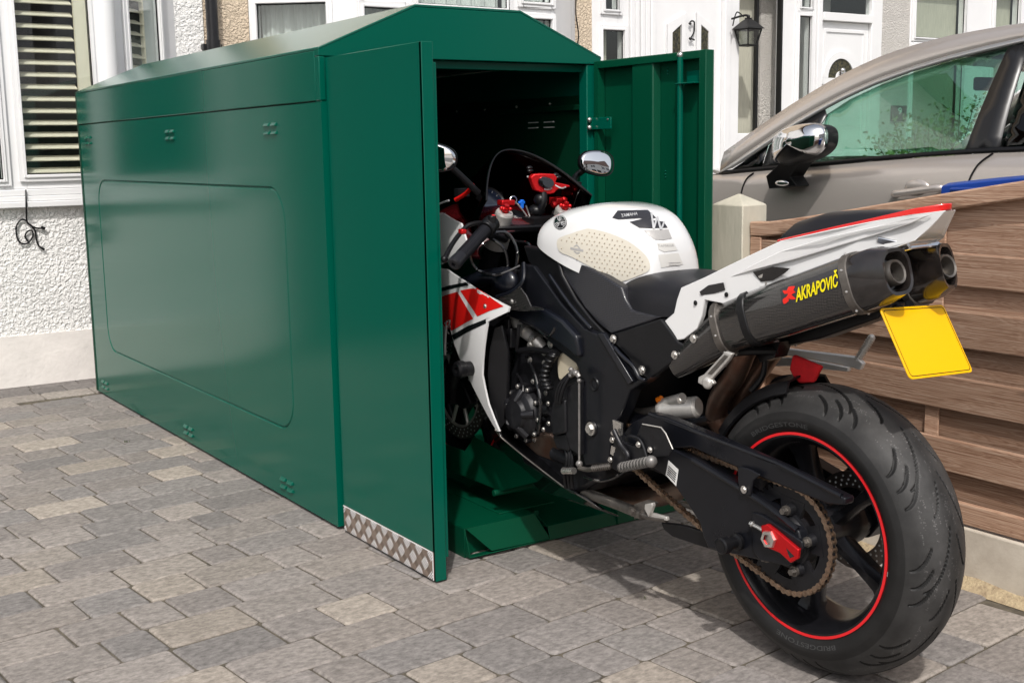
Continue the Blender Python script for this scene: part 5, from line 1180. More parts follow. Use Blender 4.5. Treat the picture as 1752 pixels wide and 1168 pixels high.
def decal(tree, uv, off=0.0012, step=6.0, close=True):
    """a sticker: fill the outline with a fine grid and lay it on the surface"""
    bm = bmesh.new(); pts = []
    n = len(uv)
    for i in range(n):
        a, b_ = uv[i], uv[(i+1) % n]; k = max(1, int(math.hypot(b_[0]-a[0], b_[1]-a[1])/step))
        for j in range(k): pts.append((a[0]+(b_[0]-a[0])*j/k, a[1]+(b_[1]-a[1])*j/k))
    vs = [bm.verts.new((x, y, 0)) for x, y in pts]; es = [bm.edges.new((vs[i], vs[(i+1) % len(vs)])) for i in range(len(vs))]
    bmesh.ops.triangle_fill(bm, use_beauty=True, edges=es)
    for _ in range(3):
        le = [e for e in bm.edges if e.calc_length() > step*1.4]
        if le: bmesh.ops.subdivide_edges(bm, edges=le, cuts=1); bmesh.ops.triangulate(bm, faces=bm.faces[:])
    bmesh.ops.beautify_fill(bm, faces=bm.faces[:], edges=[e for e in bm.edges if not e.is_boundary])
    bm.verts.ensure_lookup_table(); bm.verts.index_update(); mb = MB()
    mb.add([decal_pts(tree, (v.co.x, v.co.y), off) for v in bm.verts], [tuple(v.index for v in f.verts) for f in bm.faces]); bm.free(); return mb
def decal_text(tree, s, q, off=0.0016, bold=0.0, shear=0.0):
    vs, fs, _ = text2d(s, bold, shear); mb = MB(); uv = []
    for a, b_ in vs:
        t = (q[0][0]+(q[1][0]-q[0][0])*a, q[0][1]+(q[1][1]-q[0][1])*a); bo = (q[3][0]+(q[2][0]-q[3][0])*a, q[3][1]+(q[2][1]-q[3][1])*a)
        uv.append((bo[0]+(t[0]-bo[0])*b_, bo[1]+(t[1]-bo[1])*b_))
    mb.add([decal_pts(tree, p, off) for p in uv], fs); return mb
def smooth2(uv, k=4): return [(p.x, p.y) for p in smooth_closed([V(a, b_, 0) for a, b_ in uv], k)]
padl = smooth2([(955, 410), (975, 401), (1000, 393), (1012, 392), (1045, 400), (1075, 413), (1098, 430), (1110, 445), (1111, 462), (1092, 472), (1066, 481), (1054, 479), (1022, 462), (980, 440), (958, 430)], 3)
pd = part('knee_pad', decal(TREE, padl, 0.0022), 'pad', tank, recalc=False)
dots = MB()
for i in range(-2, 24):
    for j in range(-2, 14):
        u, v = 958+i*8.6+(4.3 if j % 2 else 0), 396+j*7.0+i*1.4-6
        inside = False; n = len(padl)
        for k in range(n):
            (xa, ya), (xb, yb) = padl[k], padl[(k+1) % n]
            if (ya > v) != (yb > v) and u < (xb-xa)*(v-ya)/(yb-ya)+xa: inside = not inside
        dm_ = min(math.hypot(u-a, v-b_) for a, b_ in padl)
        if inside and dm_ > 5 and not (965 < u < 1002 and 417 < v < 437): 
            p = decal_pts(TREE, (u, v), 0.0023); dots.ball(p, 0.0021, 4)
part('grip_dot', dots, 'pad_dot', pd)
# oval emblem printed on the knee pad
em = MB()
for a in (decal(TREE, [(977, 423), (999, 427), (999, 431), (977, 427)], 0.0026, 3), decal(TREE, [(982, 422), (988, 418), (994, 425), (993, 427), (988, 421), (984, 423)], 0.0026, 3), decal(TREE, [(982, 430), (988, 435), (994, 433), (992, 431), (988, 432), (985, 429)], 0.0026, 3)): em.add(a.v, a.f)
part('pad_emblem', em, 'pad_edge', pd, recalc=False)
# round badge: ring and three tuning forks
bc, br_ = (959, 381), 10.5
def circ2(c, r, k=28, asp=0.96): return [(c[0]+r*math.cos(t)*asp, c[1]+r*math.sin(t)) for t in np.linspace(0, 2*PI, k+1)[:-1]]
bd = part('tank_badge', decal(TREE, circ2(bc, 11.8), 0.0018, 4), 'gloss_black', tank, recalc=False)
fk = MB()
def line(a, b_, w=0.65):
    dx, dy = b_[0]-a[0], b_[1]-a[1]; l = math.hypot(dx, dy) or 1; nx, ny = -dy/l*w, dx/l*w
    q = decal(TREE, [(a[0]+nx, a[1]+ny), (b_[0]+nx, b_[1]+ny), (b_[0]-nx, b_[1]-ny), (a[0]-nx, a[1]-ny)], 0.0026, 3); fk.add(q.v, q.f)
for k in range(20):
    t0, t1 = 2*PI*k/20, 2*PI*(k+1)/20; line((bc[0]+10.6*.96*math.cos(t0), bc[1]+10.6*math.sin(t0)), (bc[0]+10.6*.96*math.cos(t1), bc[1]+10.6*math.sin(t1)), 0.5)
for k in range(3):
    t = -PI/2+2*PI*k/3-0.15; d = (math.cos(t), math.sin(t)); n_ = (-d[1], d[0]); pt = lambda s, q: (bc[0]+d[0]*s+n_[0]*q, bc[1]+d[1]*s+n_[1]*q)
    line(pt(1, 0), pt(9.5, 0)); line(pt(3.2, -2.1), pt(8.8, -3.0)); line(pt(3.2, 2.1), pt(8.8, 3.0)); line(pt(3.2, -2.1), pt(3.2, 2.1))
part('badge_emblem', fk, 'silver_decal', bd, recalc=False)
# spine pad: black head piece, clear ribs
sp_ = part('tank_pad', decal(TREE, [(1048, 373), (1057, 361), (1108, 360), (1122, 373), (1111, 377), (1094, 374), (1058, 376)], 0.0016, 5), 'pad_black', tank, recalc=False)
for (pts_, mt) in (([(1077, 380), (1100, 375), (1135, 380), (1142, 390), (1118, 391), (1094, 390)], 'pad_black'), ([(1102, 394), (1143, 393), (1149, 408), (1134, 411), (1120, 410), (1107, 401)], 'pad_edge'), ([(1124, 416), (1152, 416), (1159, 428), (1136, 431), (1127, 427)], 'pad_clear'), ([(1126, 436), (1160, 433), (1168, 452), (1131, 458)], 'pad_clear')):
    part('tank_pad', decal(TREE, pts_, 0.0016, 5), mt, tank, recalc=False)
part('pad_lettering', decal_text(TREE, 'YAMAHA', [(1063, 367), (1091, 364), (1091, 369), (1063, 373)], 0.0026, 0.01), 'silver_decal', sp_, recalc=False, smooth=False)
part('pad_lettering', decal_text(TREE, 'YAMAHA', [(1125, 418.5), (1152, 418), (1152, 422), (1125, 423)], 0.0026, 0.0), 'pad_edge', sp_, recalc=False, smooth=False)
mk = MB()
for a, b_ in (((1114, 365), (1118, 392)), ((1118, 392), (1124, 372)), ((1124, 372), (1130, 394)), ((1130, 394), (1136, 380))): 
    q = decal(TREE, [(a[0]-1.6, a[1]), (a[0]+1.6, a[1]), (b_[0]+1.6, b_[1]), (b_[0]-1.6, b_[1])], 0.0027, 4); mk.add(q.v, q.f)
for v in (449, 453): q = decal(TREE, [(1143, v), (1163, v-0.5), (1163, v+0.7), (1143, v+1.2)], 0.0027, 4); mk.add(q.v, q.f)
part('pad_marking', mk, 'silver_decal', sp_, recalc=False)
# exhaust maker's mark on the left can
exo, exm, *_r = EX[1]; ET = BVHTree.FromPolygons([Vector(v) for v in exm.v], exm.f)
part('exhaust_lettering', decal_text(ET, 'AKRAPOVI\u010c', [(1363, 484.5), (1435, 461), (1435, 490), (1363, 517)], 0.0026, 0.03), 'yl_text', exo, recalc=False, smooth=False)
bgd = part('decal_ground', decal(ET, [(1335, 494), (1437, 457), (1438, 492), (1338, 523)], 0.0006, 6), 'pad_black', exo, recalc=False)
em = decal(ET, smooth2([(1340, 497), (1347, 497), (1350, 491), (1361, 490), (1358, 496), (1362, 500), (1355, 504), (1363, 511), (1354, 512), (1350, 510), (1350, 515), (1342, 520), (1340, 512), (1346, 508), (1349, 502), (1343, 503)], 2), 0.0014, 4)
part('exhaust_emblem', em, 'rd_text', exo, recalc=False)

# ---------------------------------------------------------------- seat and side covers
stab = [(0.13, 0.885, 0.80, 0.090), (0.20, 0.868, 0.78, 0.105), (0.30, 0.838, 0.755, 0.125), (0.40, 0.820, 0.735, 0.140), (0.48, 0.822, 0.725, 0.142), (0.54, 0.815, 0.725, 0.136), (0.59, 0.800, 0.733, 0.125), (0.612, 0.785, 0.745, 0.112)]
m_ = MB(); m_.loft([tsec(a, b_, c, d, 23, 0.5, 0.7) for a, b_, c, d in spl(stab, None)]); part('rider_seat', m_, 'seat', ang=70)
cv = [(950, 433, .150), (972, 441, .156), (1030, 471, .152), (1063, 491, .143), (1069, 512, .143), (1080, 530, .144), (1130, 542, .146), (1110, 552, .148), (1046, 573, .152), (1025, 556, .158), (1000, 528, .160), (975, 490, .160), (958, 462, .158)]
m_ = MB(); P = poly(cv); m_.prism(P, (0, -0.03, 0)); part('side_cover', m_, 'carbon_seat', bevel=0.006, seg=3, ang=40); part('side_cover', mirror(m_), 'carbon_seat', bevel=0.006)
m_ = MB(); slab(m_, [(895, 420, .152), (930, 428, .158), (952, 436, .160), (962, 470, .164), (985, 512, .165), (1010, 545, .163), (1040, 577, .16), (1028, 578, .16), (1002, 560, .163), (965, 520, .165), (930, 478, .160), (903, 448, .155)], 0.03); part('tank_shroud', m_, 'black', bevel=0.005, seg=3); part('tank_shroud', mirror(m_), 'black', bevel=0.005)
# ---------------------------------------------------------------- frame
fm = MB(); slab(fm, [(893, 452, .165), (912, 455, .17), (960, 520, .175), (1000, 562, .178), (1030, 575, .178), (1060, 622, .178), (1086, 652, .178), (1112, 645, .175), (1100, 654, .175), (1078, 668, .178), (1066, 700, .178), (1052, 728, .178), (1044, 760, .178), (1042, 792, .178), (1000, 796, .178), (992, 755, .178), (990, 700, .178), (1000, 655, .178), (985, 622, .178), (945, 590, .176), (905, 555, .172), (888, 520, .168), (880, 480, .165)], 0.04)
fr = part('frame', fm, 'satin', bevel=0.006, seg=3, ang=40); part('frame', mirror(fm), 'satin', bevel=0.006)
m_ = MB(); slab(m_, [(1020, 568, .184), (1032, 570, .184), (1082, 652, .186), (1075, 658, .186)], 0.012); m_.tube([B(940, 470, .172), B(975, 520, .178), B(1012, 562, .182)], 0.005, 8); m_.tube([B(1052, 594, .182), B(1062, 606, .184), B(1082, 625, .184), B(1094, 646, .184), B(1104, 650, .182)], 0.005, 8)
part('frame_rib', m_, 'blueblack', fr, bevel=0.003)
m_ = MB(); slab(m_, [(1030, 577, .168), (1130, 545, .158), (1160, 585, .150), (1180, 595, .145), (1150, 620, .150), (1110, 650, .165), (1092, 640, .168), (1075, 612, .17), (1055, 592, .17)], 0.02); part('frame_cover', m_, 'black', bevel=0.004)
m_ = MB()
for (u, v, y, r_) in ((1050, 580, .172, .009), (1099, 633, .172, .009), (1187-0, 579, .0, .0)):
    if r_: m_.bolt(B(u, v, y), (0, 1, 0), r_, 0.007)
m_.bolt(B(1012, 733, .180), (0, 1, 0), 0.014, 0.012); m_.bolt(B(984, 661, .180), (0, 1, 0), 0.006, 0.005); m_.bolt(B(1163, 685, .16), (0, 1, 0), 0.006, 0.004)
part('frame_bolt', m_, 'steel', fr)
m_ = MB(); c = B(1012, 733, .1785); m_.lathe([(0.016, 0.001), (0.021, 0.004), (0.023, 0.0)], c, (0, 1, 0), 28); c = B(1017, 657, .1785); m_.lathe([(0.010, 0.0005), (0.016, 0.003), (0.018, 0.0)], c, (0, 1, 0), 24); part('bolt_boss', m_, 'black', fr)
# blue-black air duct panel over the engine
m_ = MB(); slab(m_, [(868, 528, .18), (900, 522, .185), (930, 530, .19), (960, 548, .195), (985, 575, .195), (992, 610, .19), (985, 612, .19), (960, 592, .192), (930, 570, .192), (895, 552, .188), (870, 542, .182)], 0.03); part('frame_panel', m_, 'blueblack', bevel=0.008, seg=3)
# carbon infill panel by the fairing with a screw
m_ = MB(); slab(m_, [(847, 512, .215), (868, 500, .205), (888, 490, .20), (900, 505, .20), (908, 524, .20), (925, 526, .20), (930, 530, .205), (900, 533, .21), (864, 530, .22)], 0.006); cp_ = part('infill_panel', m_, 'carbon', bevel=0.002)
m_ = MB(); m_.bolt(B(876, 516, .212), (0, 1, 0), 0.006, 0.004); part('panel_screw', m_, 'steel', cp_)
m_ = MB(); m_.ball(B(864, 480, .19), 0.05, 12, (1.1, 0.5, 0.75)); m_.tube([B(790, 490, .2), B(830, 475, .195), B(870, 470, .19)], 0.022, 12); m_.tube([B(896, 450, .17), B(895, 480, .19), B(878, 498, .2), B(850, 508, .21)], 0.006, 8); part('air_duct', m_, 'blueblack')
# ---------------------------------------------------------------- engine
m_ = MB(); m_.prism([V(1.0, 0.15, 0.55), V(0.62, 0.15, 0.62), V(0.60, 0.15, 0.28), V(0.72, 0.15, 0.20), V(0.95, 0.15, 0.22), V(1.05, 0.15, 0.38)], (0, -0.30, 0)); m_.prism([V(1.12, 0.12, 0.74), V(0.8, 0.12, 0.78), V(0.78, 0.12, 0.5), V(1.0, 0.12, 0.45)], (0, -0.24, 0)); eng = part('engine', m_, 'engine', bevel=0.012)
c = B(903, 705, .155); m_ = MB(); m_.lathe([(0.068, 0), (0.068, 0.018), (0.060, 0.030), (0.045, 0.037), (0.040, 0.048), (0.0, 0.053)], c, (0, 1, 0), 28)
for k in range(5): 
    a = 2*PI*k/5+0.4; p = c+V(0.035*math.cos(a), 0.046, 0.035*math.sin(a)); q = c+V(0.064*math.cos(a), 0.024, 0.064*math.sin(a)); m_.cyl(p, q, 0.010, 0.013, 8)
for k in range(10): a = 2*PI*k/10; m_.cyl(c+V(0.074*math.cos(a), -0.01, 0.074*math.sin(a)), c+V(0.074*math.cos(a), 0.02, 0.074*math.sin(a)), 0.009, n=12)
cc_ = part('clutch_cover', m_, 'engine', eng, bevel=0.0015)
m_ = MB()
for k in range(10): a = 2*PI*k/10; m_.bolt(c+V(0.074*math.cos(a), 0.02, 0.074*math.sin(a)), (0, 1, 0), 0.0052, 0.005)
for (u, v, y) in ((938, 690, .17), (939, 724, .17), (934, 672, .17), (912, 652, .17), (930, 734, .17), (915, 752, .16), (868, 688, .16)): m_.bolt(B(u, v, y), (0, 1, 0), 0.0055, 0.005)
part('cover_bolt', m_, 'steel', cc_)
m_ = MB(); slab(m_, [(945, 688, .20), (966, 684, .20), (968, 740, .20), (945, 745, .20), (940, 715, .20)], 0.05); slab(m_, [(968, 660, .192), (990, 650, .192), (992, 780, .192), (975, 770, .192), (966, 740, .195)], 0.04); slab(m_, [(944, 745, .19), (968, 742, .19), (978, 760, .19), (972, 772, .19), (952, 768, .19)], 0.04); part('sprocket_cover', m_, 'engine', eng, bevel=0.005, seg=3)
m_ = MB(); m_.prism(smooth_closed(poly([(955, 607, .165), (975, 602, .165), (988, 618, .165), (982, 640, .165), (960, 652, .165), (953, 640, .165)]), 3), (0, -0.05, 0)); part('coolant_reservoir', m_, 'cream_res', eng, bevel=0.006)
m_ = MB(); q = [B(948, 605, .185), B(937, 625, .185), B(932, 645, .185), B(938, 662, .18)]
for k, p in enumerate(catmull(q, 5)): m_.ball(p, 0.0155 if k % 2 else 0.012, 6, (1, 1, 0.5))
m_.tube(q, 0.012, 8); m_.tube([B(888, 600, .18), B(915, 598, .18), B(955, 605, .18)], 0.008, 8); part('ribbed_hose', m_, 'black', eng)
m_ = MB(); m_.tube([B(880, 545, .15), B(895, 565, .15), B(915, 580, .15), B(928, 595, .14)], 0.017, 14); part('coolant_pipe', m_, 'alu', eng)
m_ = MB()
for a, b_ in (((897, 562), (903, 567)), ((913, 578), (919, 583))): m_.cyl(B(*a, .152), B(*b_, .152), 0.0195, n=20)
m_.bolt(B(907, 590, .17), (0, 1, 0), 0.008, 0.006); m_.bolt(B(931, 602, .17), (0, 1, 0), 0.008, 0.006); m_.bolt(B(908, 615, .17), (0, 1, 0), 0.006, 0.006); m_.bolt(B(932, 620, .17), (0, 1, 0), 0.006, 0.006); m_.bolt(B(942, 588, .17), (0, 1, 0), 0.009, 0.006); part('hose_clip', m_, 'steel', eng)
m_ = MB()
for dx in (0, 5, 9): m_.tube([B(977-dx*.4, 640, .19), B(968-dx, 655, .20), B(962-dx, 670, .205), B(958-dx*.8, 690, .205)], 0.0045, 8)
for dx in (0, 5, 9): m_.tube([B(968+dx, 768, .18), B(970+dx, 790, .185), B(966+dx*1.3, 812, .185), B(968+dx*1.2, 835, .18)], 0.0045, 8)
m_.tube([B(888, 555, .19), B(886, 580, .19), B(884, 600, .185)], 0.005, 8); m_.tube([B(870, 640, .16), B(862, 680, .17), B(870, 720, .17)], 0.006, 8); part('hose', m_, 'black', eng)
m_ = MB(); m_.cyl(B(964, 805, .195), B(982, 805, .195), 0.009, n=12); part('hose_clip', m_, 'steel', eng)
m_ = MB(); slab(m_, [(857, 562, .19), (874, 562, .19), (874, 596, .19), (857, 594, .19)], 0.03); slab(m_, [(862, 546, .19), (870, 546, .19), (870, 564, .19), (862, 564, .19)], 0.01); part('relay_box', m_, 'black', eng, bevel=0.003)
m_ = MB()
for (u0, v0, u1, v1, y, r_) in ((880, 620, 893, 665, .13, .012), (893, 600, 905, 650, .12, .014), (870, 600, 872, 640, .13, .02), (900, 760, 945, 762, .13, .014), (915, 700, 945, 700, .15, .02), (950, 775, 985, 790, .15, .02)): m_.cyl(B(u0, v0, y), B(u1, v1, y), r_, r_*0.9, n=14)
part('engine_casting', m_, 'engine', eng)
m_ = MB(); slab(m_, [(900, 738, .165), (942, 742, .165), (960, 760, .16), (950, 792, .15), (920, 780, .15), (895, 758, .16)], 0.03); part('sump', m_, 'titanium', eng, bevel=0.006)
for q_ in ([(845, 398, .2), (870, 400, .16), (885, 430, .15), (880, 470, .17)], [(835, 405, .22), (862, 425, .19), (868, 460, .18), (850, 490, .19)], [(800, 430, .28), (815, 460, .25), (850, 470, .22), (890, 455, .17)], [(862, 395, .12), (880, 412, .12), (905, 418, .13), (915, 450, .15)], [(900, 610, .17), (915, 640, .18), (925, 690, .19), (920, 740, .18)], [(885, 640, .16), (895, 660, .17), (892, 690, .19)], [(1000, 815, .16), (1030, 822, .17), (1060, 812, .17), (1085, 790, .16)], [(950, 560, .19), (938, 575, .19), (915, 560, .19), (890, 548, .19)]):
    m_ = MB(); m_.tube([B(*t) for t in q_], 0.0045, 8); part('hose', m_, 'gloss_black', eng)
# shift rod and linkage
m_ = MB(); m_.tube([B(991, 652, .212), B(991, 790, .212)], 0.0028, 8, False); m_.ball(B(991, 793, .212), 0.009, 7); m_.ball(B(991, 651, .212), 0.006, 6); m_.tube([B(975, 640, .21), B(985, 636, .212), B(991, 645, .212)], 0.006, 8); m_.ball(B(977, 632, .212), 0.007, 6); m_.ball(B(985, 638, .215), 0.008, 6); m_.ball(B(976, 642, .212), 0.006, 6); part('shift_rod', m_, 'peg_grey')
def ribbed(mb, a, b_, r0, r1, n):
    for k in range(n):
        p, q = a.lerp(b_, k/n), a.lerp(b_, (k+0.55)/n); mb.cyl(p, q, r0, n=14); mb.cyl(q, a.lerp(b_, (k+1)/n), r1, n=14)
m_ = MB(); ribbed(m_, B(1014, 801, .235), B(1045, 797, .21), 0.0085, 0.0055, 9); m_.tube([B(991, 800, .212), B(1005, 803, .215), B(1015, 801, .23)], 0.006, 8); part('shift_pedal', m_, 'steel_dk')
# footrest, hanger and heel plate
m_ = MB(); ribbed(m_, B(1064, 799, .20), B(1112, 789, .29), 0.0125, 0.009, 9); m_.ball(B(1114, 789, .29), 0.014, 7); pg = part('footpeg', m_, 'peg_grey')
m_ = MB(); slab(m_, [(1046, 725, .19), (1060, 730, .19), (1063, 755, .19), (1080, 762, .192), (1110, 768, .195), (1105, 785, .195), (1075, 792, .195), (1060, 808, .195), (1046, 800, .195), (1050, 770, .19)], 0.012); m_.tube([B(1050, 735, .2), B(1062, 760, .2), B(1075, 780, .2), B(1066, 800, .2)], 0.007, 8); m_.tube([B(1075, 745, .2), B(1095, 752, .2), B(1108, 785, .2)], 0.004, 8); part('footpeg_hanger', m_, 'engine', bevel=0.003)
m_ = MB()
for (u, v) in ((1050, 740), (1045, 786), (1093, 760), (1113, 769), (1048, 752)): m_.bolt(B(u, v, .2), (0, 1, 0), 0.006, 0.006)
slab(m_, [(1048, 718, .19), (1063, 724, .19), (1062, 745, .19), (1050, 745, .19)], 0.006); slab(m_, [(1046, 762, .19), (1053, 765, .19), (1050, 780, .19), (1044, 776, .19)], 0.006); part('hanger_bolt', m_, 'steel')
m_ = MB(); hp = [(1098, 725, .196), (1132, 731, .198), (1140, 742, .199), (1151, 768, .20), (1143, 779, .20), (1122, 781, .198), (1086, 752, .195)]; m_.prism(poly(hp), (0, -0.003, 0)); hp_ = part('heel_guard', m_, 'engine', bevel=0.001)
m_ = MB(); m_.tube([B(1099, 725, .197), B(1131, 731, .199), B(1139, 741, .20), B(1151, 768, .201)], 0.0016, 6, False); part('guard_edge', m_, 'alu', hp_)
# shock absorber
m_ = MB(); a, b_ = B(1140, 700, .085), B(1192, 696, .06); m_.cyl(a, b_, 0.026, n=28); m_.lathe([(0.0, 0.006), (0.02, 0.006), (0.026, 0.0)], b_, b_-a, 28); m_.cyl(B(1132, 690, .09), B(1168, 680, .09), 0.012, n=18); m_.ball(B(1135, 700, .09), 0.022, 8); part('shock_absorber', m_, 'alu')
m_ = MB(); m_.cyl(B(1126, 684, .095), B(1132, 682, .095), 0.008, n=14); part('damping_knob', m_, 'orange')
m_ = MB(); m_.tube([B(1065, 700, .1), B(1095, 705, .1), B(1130, 700, .1)], 0.011, 10); m_.tube([B(1070, 715, .1), B(1100, 710, .1)], 0.012, 8); part('linkage', m_, 'steel_dk')
# side stand, folded up
m_ = MB(); m_.tube([B(1000, 842, .13), B(1060, 864, .15), B(1100, 880, .165)], 0.0135, 12, False); m_.tube([B(1098, 879, .165), B(1112, 884, .165), B(1140, 888, .165)], 0.008, 10, False); slab(m_, [(1085, 862, .165), (1106, 855, .165), (1122, 860, .165), (1112, 872, .165), (1085, 888, .165)], 0.01); m_.bolt(B(1082, 874, .175), (0, 1, 0), 0.010, 0.008); part('side_stand', m_, 'steel_dk')
m_ = MB(); slab(m_, [(1103, 862, .182), (1115, 860, .182), (1116, 866, .182), (1109, 884, .182), (1102, 870, .182)], 0.012); slab(m_, [(1110, 876, .172), (1140, 884, .172), (1141, 891, .172), (1108, 884, .172)], 0.01); part('stand_foot', m_, 'alu', bevel=0.002)
# ---------------------------------------------------------------- rear footrests
m_ = MB(); slab(m_, [(1240, 601, .176), (1252, 605, .176), (1246, 616, .176), (1216, 649, .176), (1221, 656, .176), (1210, 664, .176), (1193, 655, .176), (1194, 645, .176), (1204, 640, .176)], 0.012); m_.lathe([(0.0, 0.008), (0.010, 0.008), (0.014, 0.003), (0.014, 0.0)], B(1211, 655, .177), (0, 1, 0), 20); pa_ = part('passenger_peg', m_, 'alu', bevel=0.003, seg=3)
m_ = MB(); slab(m_, [(1240, 607, .1768), (1246, 609, .1768), (1217, 641, .1768), (1211, 639, .1768)], 0.001); m_.v = [(x, y+0.0012, z) for x, y, z in m_.v]; part('peg_recess', m_, 'steel_dk', pa_)
m_ = MB(); m_.prism(poly([(1330, 590, -.15), (1345, 596, -.15), (1440, 607, -.19), (1464, 610, -.20), (1476, 622, -.20), (1470, 633, -.20), (1440, 624, -.19), (1370, 612, -.16), (1332, 606, -.15)]), (0, -0.014, 0)); m_.prism(poly([(1236, 618, -.10), (1300, 612, -.11), (1360, 612, -.13), (1452, 628, -.19), (1450, 636, -.19), (1350, 626, -.13), (1240, 629, -.10)]), (0, -0.014, 0)); pr2 = part('passenger_peg', m_, 'alu_bright', bevel=0.003)
m_ = MB(); a, b_ = B(1466, 617, -.205), B(1491, 578, -.225); ribbed(m_, a, b_, 0.0095, 0.006, 11); m_.ball(b_, 0.009, 6); part('peg_rubber', m_, 'alu', pr2)
m_ = MB(); m_.prism(poly([(1355, 608, .02), (1368, 611, .02), (1403, 625, .02), (1398, 640, .02), (1393, 655, .02), (1366, 655, .02), (1357, 645, .02), (1350, 632, .02)]), [p+V(0.004*math.sin(i*2.1), -0.012, 0.003*math.cos(i*1.7)) for i, p in enumerate(poly([(1355, 608, .02), (1368, 611, .02), (1403, 625, .02), (1398, 640, .02), (1393, 655, .02), (1366, 655, .02), (1357, 645, .02), (1350, 632, .02)]))])
part('red_flag_tag', m_, 'red_cloth', bevel=0.004)
m_ = MB(); m_.tube([B(1390, 645, -.02), B(1350, 645, 0), B(1325, 652, 0), B(1315, 672, .0)], 0.006, 8); m_.tube([B(1310, 595, .05), B(1306, 640, .05), B(1285, 668, .06)], 0.007, 8); m_.tube([B(1240, 605, .1), B(1280, 600, .1), B(1330, 600, .05)], 0.010, 8); m_.prism(poly([(1290, 590, .06), (1335, 585, .06), (1325, 612, .06), (1300, 620, .06)]), (0, -0.04, 0)); part('brake_hose', m_, 'black')
m_ = MB(); m_.prism(poly([(1316, 560, .03), (1390, 545, .03), (1500, 520, .03), (1525, 520, .03), (1500, 545, .03), (1400, 580, .03), (1340, 592, .03)]), (0, -0.06, 0)); part('plate_bracket', m_, 'black', bevel=0.005)
m_ = MB(); m_.cyl(V(0.0, -0.07, 0.30), V(0.0, -0.13, 0.31), 0.03, n=16); m_.prism([V(0.10, -0.10, 0.36), V(0.02, -0.10, 0.46), V(-0.03, -0.10, 0.44), V(0.05, -0.10, 0.34)], (0, -0.05, 0)); part('rear_caliper', m_, 'black', bevel=0.006)
# number plate, yellow, unlettered
hw_ = 0.108
P = [B(1507, 527, hw_), B(1612, 521, -hw_), B(1667, 636, -hw_), B(1556, 649, hw_)]
cx_ = sum(p.x for p in P)/4; up_ = ((P[0]+P[1])-(P[3]+P[2])).normalized(); lt_ = (P[0]-P[1]+P[3]-P[2]).normalized(); cc0 = sum(P, V(0, 0, 0))/4; nn = up_.cross(lt_); nn = nn if nn.x < 0 else -nn
hH = ((P[0]+P[1])-(P[3]+P[2])).length/4; wW = (P[0]-P[1]).length/2
def pl_poly(w_, h_, r_, d): return [cc0+lt_*a+up_*b_+nn*d for a, b_ in rround(-w_, -h_, w_, h_, r_, 4)]
m_ = MB(); m_.prism(pl_poly(wW, hH, 0.010, 0.0), -nn*0.003); npl = part('number_plate', m_, 'yellow', smooth=True, bevel=0.0006)
m_ = MB(); a, b_ = pl_poly(wW-0.0048, hH-0.0048, 0.008, 0.0006), pl_poly(wW-0.0062, hH-0.0062, 0.007, 0.0006); n = len(a); m_.add(a+b_, [(i, (i+1) % n, n+(i+1) % n, n+i) for i in range(n)]); part('plate_border', m_, 'black', npl, recalc=False)
m_ = MB(); q = cc0+up_*(hH+0.001)-nn*0.006; m_.cyl(q, q+nn*0.003, 0.014, n=20); m_.tube([cc0+up_*hH*0.5-nn*0.016, cc0+up_*(hH*0.95)-nn*0.02, V(-0.02, 0, 0.86)], 0.009, 8); part('plate_mount', m_, 'black')

# ---------------------------------------------------------------- front end
FA = V(1.415, 0, 0.32)
fw, fty, fprof = wheel(bk, FA, 0.300, 0.120, 0.2175, 'front_wheel', 5, R(20), False, 0.035)
for yy_ in (0.068, -0.068):
    dm = MB(); dcn = FA+V(0, yy_, 0); disc(dm, dcn, 0.118, 0.155, 0.005); dd_ = part('brake_disc', dm, 'disc', fw)
    dm = MB(); 
    for k in range(36):
        for j, rr in enumerate((0.126, 0.1365, 0.147)):
            a = 2*PI*(k+j*0.33)/36; p = dcn+V(rr*math.cos(a), 0.0027*(1 if yy_ > 0 else -1), rr*math.sin(a)); dm.cyl(p, p+V(0, 0.0004*(1 if yy_ > 0 else -1), 0), 0.003, n=8)
    part('disc_hole', dm, 'label_w', dd_)
    dm = MB(); dm.lathe([(0.112, -0.003), (0.119, -0.003), (0.119, 0.003), (0.112, 0.003), (0.112, -0.003)], dcn, (0, 1, 0), 64)
    for k in range(8): a = 2*PI*k/8; dm.tube([dcn+V(0.04*math.cos(a), 0, 0.04*math.sin(a)), dcn+V(0.117*math.cos(a+.25), 0, 0.117*math.sin(a+.25))], 0.006, 8)
    part('disc_carrier', dm, 'alu', dd_)
st0, st1 = FA+V(-0.03, 0, 0.0), V(1.142, 0, 0.885)
fo = MB()
for y in (0.105, -0.105):
    a, b_ = V(1.40, y, 0.33), V(1.142, y, 0.885); fo.cyl(a, a.lerp(b_, 0.45), 0.027, n=20); fo.cyl(a.lerp(b_, 0.42), b_, 0.030 if False else 0.028, n=20); fo.box((1.37, y-0.02, 0.29), (1.44, y+0.02, 0.37))
fork = part('fork', fo, 'engine')
cp = MB(); slab(cp, [(765, 640, .105), (790, 655, .105), (805, 690, .105), (790, 700, .105), (765, 680, .105)], 0.05); part('front_caliper', cp, 'engine', fork, bevel=0.006)
m_ = MB(); rings = []
for a in np.linspace(R(20), R(150), 16):
    rr = 0.315; rings.append([FA+V((rr+dq)*math.cos(a), y, (rr+dq)*math.sin(a)) for y, dq in ((-0.068, -0.04), (-0.05, -0.006), (0, 0.004), (0.05, -0.006), (0.068, -0.04), (0.064, -0.042), (0.046, -0.010), (0, 0.0), (-0.046, -0.010), (-0.064, -0.042))])
m_.loft(rings); part('front_mudguard', m_, 'black', ang=30)
